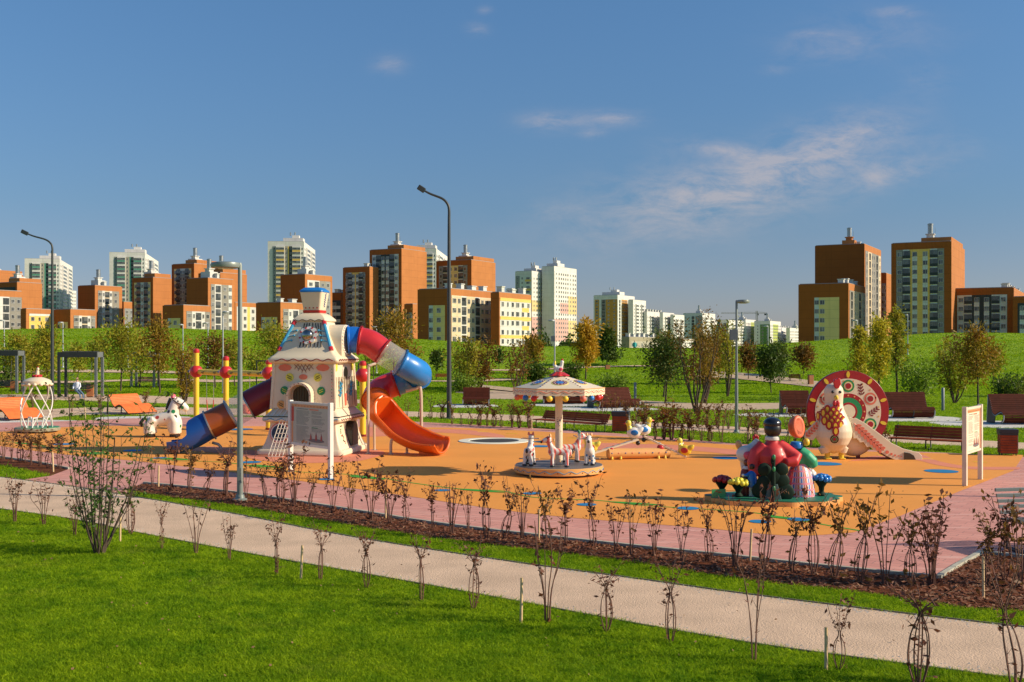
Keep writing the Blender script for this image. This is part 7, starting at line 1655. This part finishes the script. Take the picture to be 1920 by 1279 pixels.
# the leafy multi-stem shrub in the foreground
def bigshrub():
    v=Vector((*G(186,1038),0)); rt=thing('multi_stem_shrub','tall green multi-stem shrub on the lawn at the left, in front of the paving','shrub',tuple(v)); rg=random.Random(8); pts=[]; st=[]
    H=2.85
    for i in range(17):
        a=2*PI*i/17+rg.uniform(-.2,.2); lean=rg.uniform(.16,.50)*(1 if i%4 else .3); top=H*rg.uniform(.62,1.0)*(1-.35*lean)
        b=Vector((.07*math.cos(a),.07*math.sin(a),0)); e=Vector((lean*top*math.cos(a),lean*top*math.sin(a)*.8,top)); m=b.lerp(e,.45)+Vector((math.cos(a),math.sin(a),0))*(.06*top)*(1 if lean>.2 else .2)
        p=[Vector(q) for q in curve([tuple(b),tuple(m),tuple(e)],7)]
        p=[q+Vector((rg.gauss(0,.008),rg.gauss(0,.008),0)) for q in p]
        r0=rg.uniform(.008,.017) if i else .028; mb=MB(); mb.tube(p,[r0*(1-.78*k/len(p)) for k in range(len(p))],6)
        for k in range(4,len(p)):
            for _ in range(rg.choice((1,1,1,2))):
                d=Vector((rg.gauss(0,1),rg.gauss(0,1),rg.uniform(.1,1.3))).normalized()*rg.uniform(.12,.42); q=p[k]+d; mb.tube([p[k],p[k].lerp(q,.5)+Vector((0,0,.02)),q],[.004,.003,.0015],3)
                for _ in range(rg.randint(2,8)):
                    t=rg.uniform(.3,1.1); pts.append(tuple(p[k]+d*t+Vector((rg.gauss(0,.022),rg.gauss(0,.022),rg.gauss(0,.018)))))
        mb.build('stem',BARK,rt)
    me=leafmesh('leaves',pts,.045,3,leafmat('leaf_shrub_green',(.035,.085,.014),(.10,.19,.022),(.12,.12,.02),9,.35),1.7); place('leaves',me,rt)
bigshrub()
# ---- trees
def tree_mesh(seed,H,Wd,kind,leafm,nleaf,lsize):
    """kind: 'round','col','multi','sparse','pine','bush'"""
    rg=random.Random(seed); trunk=MB(); pts=[]; base_z={'round':.33,'col':.27,'multi':.22,'sparse':.28,'pine':.16,'bush':.03}[kind]*H
    limbs=[]
    if kind in('multi','sparse','bush'):
        n={'multi':9,'sparse':7,'bush':10}[kind]
        for i in range(n):
            a=2*PI*i/n+rg.uniform(-.3,.3); ln=rg.uniform(.3,1.0); top=H*rg.uniform(.68,1.0)*(1-.25*ln*(kind=='bush')); e=Vector((Wd*.55*ln*math.cos(a),Wd*.55*ln*math.sin(a),top)); b=Vector((.05*math.cos(a),.05*math.sin(a),0))
            p=bend(b,e,rg,.05,7); limbs.append(p); trunk.tube(p,[.045*H/4*(1-.8*k/7) for k in range(8)],6)
    else:
        p=bend((0,0,0),(rg.gauss(0,.03)*H,rg.gauss(0,.03)*H,H*.97),rg,.02,9); trunk.tube(p,[.075*H/5*(1-.85*k/9) for k in range(10)],8); limbs.append(p)
        n={'round':16,'col':18,'pine':26}[kind]
        for i in range(n):
            t=base_z/H+(1-base_z/H)*(i+.3)/n*.92; q=p[0].lerp(p[-1],t); a=i*2.4+rg.uniform(-.4,.4)
            k=(t-base_z/H)/(1-base_z/H)
            prof={'round':math.sin(PI*min(1,.15+k*.85))**.6,'col':(math.sin(PI*min(1,.2+k*.8))**.5)*.8,'pine':(1-k)**.8+.06}[kind]
            L=Wd/2*prof*rg.uniform(.75,1.15); up={'round':.7,'col':1.5,'pine':.15}[kind]
            e=q+Vector((math.cos(a),math.sin(a),up)).normalized()*L*{'round':1.05,'col':1.3,'pine':1}[kind]; pp=bend(q,e,rg,.05,4); limbs.append(pp); trunk.tube(pp,[.022*H/5*(1-.7*k_/4) for k_ in range(5)],4)
    # leaf clumps around limbs
    sub=[]
    for p in limbs:
        for k in range(1,len(p)):
            if p[k].z<base_z: continue
            m=2 if kind in('round','col','pine','bush') else 1
            for _ in range(m):
                d=Vector((rg.gauss(0,1),rg.gauss(0,1),rg.gauss(.3,.8)))*Wd*.08; sub.append((p[k]+d,rg.uniform(.5,1.3)))
                if kind in('sparse','multi') and rg.random()<.8: trunk.tube([p[k],p[k]+d],[.006*H/4,.003*H/4],3)
    if kind in('round','col','bush','pine'):
        for _ in range(40):
            z=base_z+(H-base_z)*rg.random(); k=(z-base_z)/(H-base_z); pr={'round':math.sin(PI*min(1,.12+k*.86))**.7,'col':math.sin(PI*min(1,.2+k*.78))**.6,'bush':math.sqrt(max(.05,1-k*k))*(.65+.35*min(1,k*4)),'pine':(1-k)**.9+.05}[kind]
            a=rg.uniform(0,2*PI); r=Wd/2*pr*rg.uniform(.45,1.0); sub.append((Vector((r*math.cos(a),r*math.sin(a),z)),rg.uniform(.5,1.2)))
    tot=sum(s for _,s in sub); r_=np.random.default_rng(seed); P_=[]
    for c,s in sub:
        n=max(2,int(nleaf*s/tot)); sig=Wd*.062*(.7+.5*s)*(1.25 if kind in('round','bush') else 1); P_.append(np.array(c)+r_.normal(size=(n,3))*np.array([sig,sig,sig*1.15]))
    P_=np.concatenate(P_); P_=P_[P_[:,2]>.12*lsize+.05]
    return trunk.mesh('trunk',BARK,smooth=True), leafmesh('crown',P_,lsize,seed,leafm)
TREES=[ # x, ybase, ytop, width px, kind, leaf, nleaf, label
(90,742,622,80,'col',L_OL,3600,'olive-yellow tree right of the tall lamp post at the left'),
(40,736,628,72,'round',L_OL,2600,'olive tree behind the pergola swing frame at the left edge'),
(14,728,640,60,'bush',L_GR,1800,'green bushy tree cut off by the left edge'),
(226,735,612,92,'round',L_OL,4200,'round olive tree between the pergola swing and the golden-olive tree'),
(300,738,606,74,'round',L_OO,3800,'golden-olive tree with a dark trunk left of the swing frame'),
(262,728,630,50,'col',L_OL,1500,'slim olive tree in the gap behind the terracotta bench'),
(180,722,640,56,'col',L_OL,1500,'slim olive tree behind the seated person'),
(346,764,640,66,'multi',L_OO,2600,'multi-stem brownish tree right of the toy horse head'),
(404,728,634,70,'round',L_RB,2600,'rusty brown tree behind the yellow swing beam'),
(440,724,640,60,'col',L_OL,1600,'olive tree behind the foreground lamp post'),
(517,705,618,86,'round',L_OL,3000,'wide olive tree just left of the play tower roof'),
(738,706,596,96,'round',L_OO,4200,'large olive-orange tree behind the spiral slide'),
(700,712,640,50,'round',L_OL,1600,'smaller olive tree under the red slide tube'),
(765,704,640,70,'bush',L_OO,1600,'brownish bush right of the large tree behind the slide'),
(820,704,660,34,'round',L_DG,900,'small dark green tree left of the tall lamp post'),
(872,732,642,66,'multi',L_OL,1900,'left multi-stem tree with thin brown foliage beside the tall lamp post'),
(900,730,640,72,'multi',L_RB,2600,'reddish brown multi-stem tree right of the tall lamp post'),
(868,735,706,70,'bush',L_LG,1500,'light green low bush at the foot of the reddish tree'),
(935,694,656,26,'round',L_DG,500,'tiny dark green tree on the lawn left of the canopy'),
(968,738,634,84,'sparse',L_RB,900,'sparse sapling just left of the merry-go-round canopy'),
(1000,700,640,56,'col',L_OO,1500,'small olive-brown tree above the left half of the canopy'),
(1004,716,680,52,'bush',L_DG,1500,'dark green bush just left of the canopy finial'),
(1072,714,680,36,'bush',L_DG,900,'dark green bush just right of the canopy finial'),
(1098,712,612,66,'col',L_GO,4200,'golden yellow tree above the right half of the canopy'),
(1138,686,614,52,'pine',L_DG,3600,'dark green conical tree next to the golden one'),
(1150,728,706,70,'bush',L_LG,1200,'light green bush behind the brown wavy bench right of the canopy'),
(1247,757,632,100,'round',L_DG,4200,'big dark green bushy tree left of the tall bare saplings'),
(1244,745,625,56,'col',L_OO,1500,'olive sapling rising through the big dark green bushy tree'),
(1306,776,583,104,'sparse',L_RB,1700,'tallest bare sapling with two stems left of the lamp with the square box'),
(1322,756,606,70,'multi',L_OO,2400,'multi-stem olive tree right behind the tallest bare sapling'),
(1346,722,632,66,'round',L_OO,2600,'olive brown tree behind the saplings left of the lamp with the square box'),
(1364,744,608,60,'sparse',L_OL,1100,'slim sapling with straight trunk just left of the lamp with the square box'),
(1403,712,652,50,'round',L_RB,1700,'small russet tree just right of the lamp with the square box'),
(1446,738,655,72,'round',L_DG,3200,'dark green bushy tree right of the lamp with the square box'),
(1462,720,650,60,'col',L_GR,1400,'green tree behind the dark bushy one'),
(1506,706,652,54,'round',L_RB,1700,'russet round tree above the small bench on the right hill'),
(1610,748,616,60,'col',L_YE,2600,'yellow-green tree left above the rooster tail'),
(1648,752,596,66,'col',L_YE,3600,'bright yellow tree directly above the rooster tail'),
(1682,742,578,58,'col',L_OL,2800,'tall olive tree with a pale trunk right above the rooster tail'),
(1722,744,668,84,'bush',L_LG,2400,'light green airy bush above the bench right of the rooster tail'),
(1790,756,636,80,'multi',L_OL,2600,'multi-stem olive shrub tree above the right information board'),
(1834,760,620,84,'round',L_OO,3600,'wide olive-orange tree with thin crown on the right hill'),
(1862,722,652,50,'round',L_OL,1800,'olive tree behind the wide olive-orange one'),
(1893,744,706,76,'bush',L_GR,1800,'low green bush behind the bench at the right edge'),
(1786,700,632,30,'sparse',L_RB,350,'thin reddish sapling top on the right hill crest side'),
(1240,690,630,40,'sparse',L_OO,500,'faint sapling on the lawn behind the dark green bushy tree'),
(642,708,640,54,'round',L_OL,1200,'olive tree hidden mostly by the play tower dormer'),
(480,706,650,60,'bush',L_OL,1300,'low olive bush right of the foreground lamp post'),
(60,720,652,50,'col',L_OO,1300,'slim orange-olive tree behind the roundabout roof'),
(145,716,648,50,'round',L_OL,1300,'olive tree behind the pergola roof')]
for i,(x,y,yt,w,kind,lm,nl,lab) in enumerate(TREES):
    v=T(x,y); H=P(x,yt,v.y).z-v.z; Wd=w*.88*v.y/FPX; ls=max(.06,.0017*v.y)
    tm,cm=tree_mesh(500+i,H,Wd,kind,lm,int(nl*(.66 if x<800 else .92)),ls)
    rt=thing('tree' if kind!='bush' else 'bush',lab,'tree' if kind!='bush' else 'bush',(v.x,v.y,v.z-.02)); place('trunk',tm,rt); place('crown',cm,rt)
# far-off belt of shrubs beyond the crest in the middle
rg=np.random.default_rng(5); pts=[]
for x0,x1,n,Y,h in ((985,1120,2600,215,4.2),(1300,1372,1500,215,5.2),(1425,1500,500,215,1.5)):
    px=x0+(x1-x0)*rg.random(n); X=(px-960)*Y/FPX; pts.append(np.stack([X,Y+rg.normal(0,2,n),2.4+np.abs(rg.normal(0,.5,n))*h*(.55+.45*np.sin(X*.9)*np.sin(X*.37+2))],-1))
me=leafmesh('distant_bushes',np.concatenate(pts),.55,9,L_DG); o=bpy.data.objects.new('distant_bushes',me); C.objects.link(o); tag(o,'dark green belt of distant bushes beyond the lawn crest','bushes',kind='stuff')
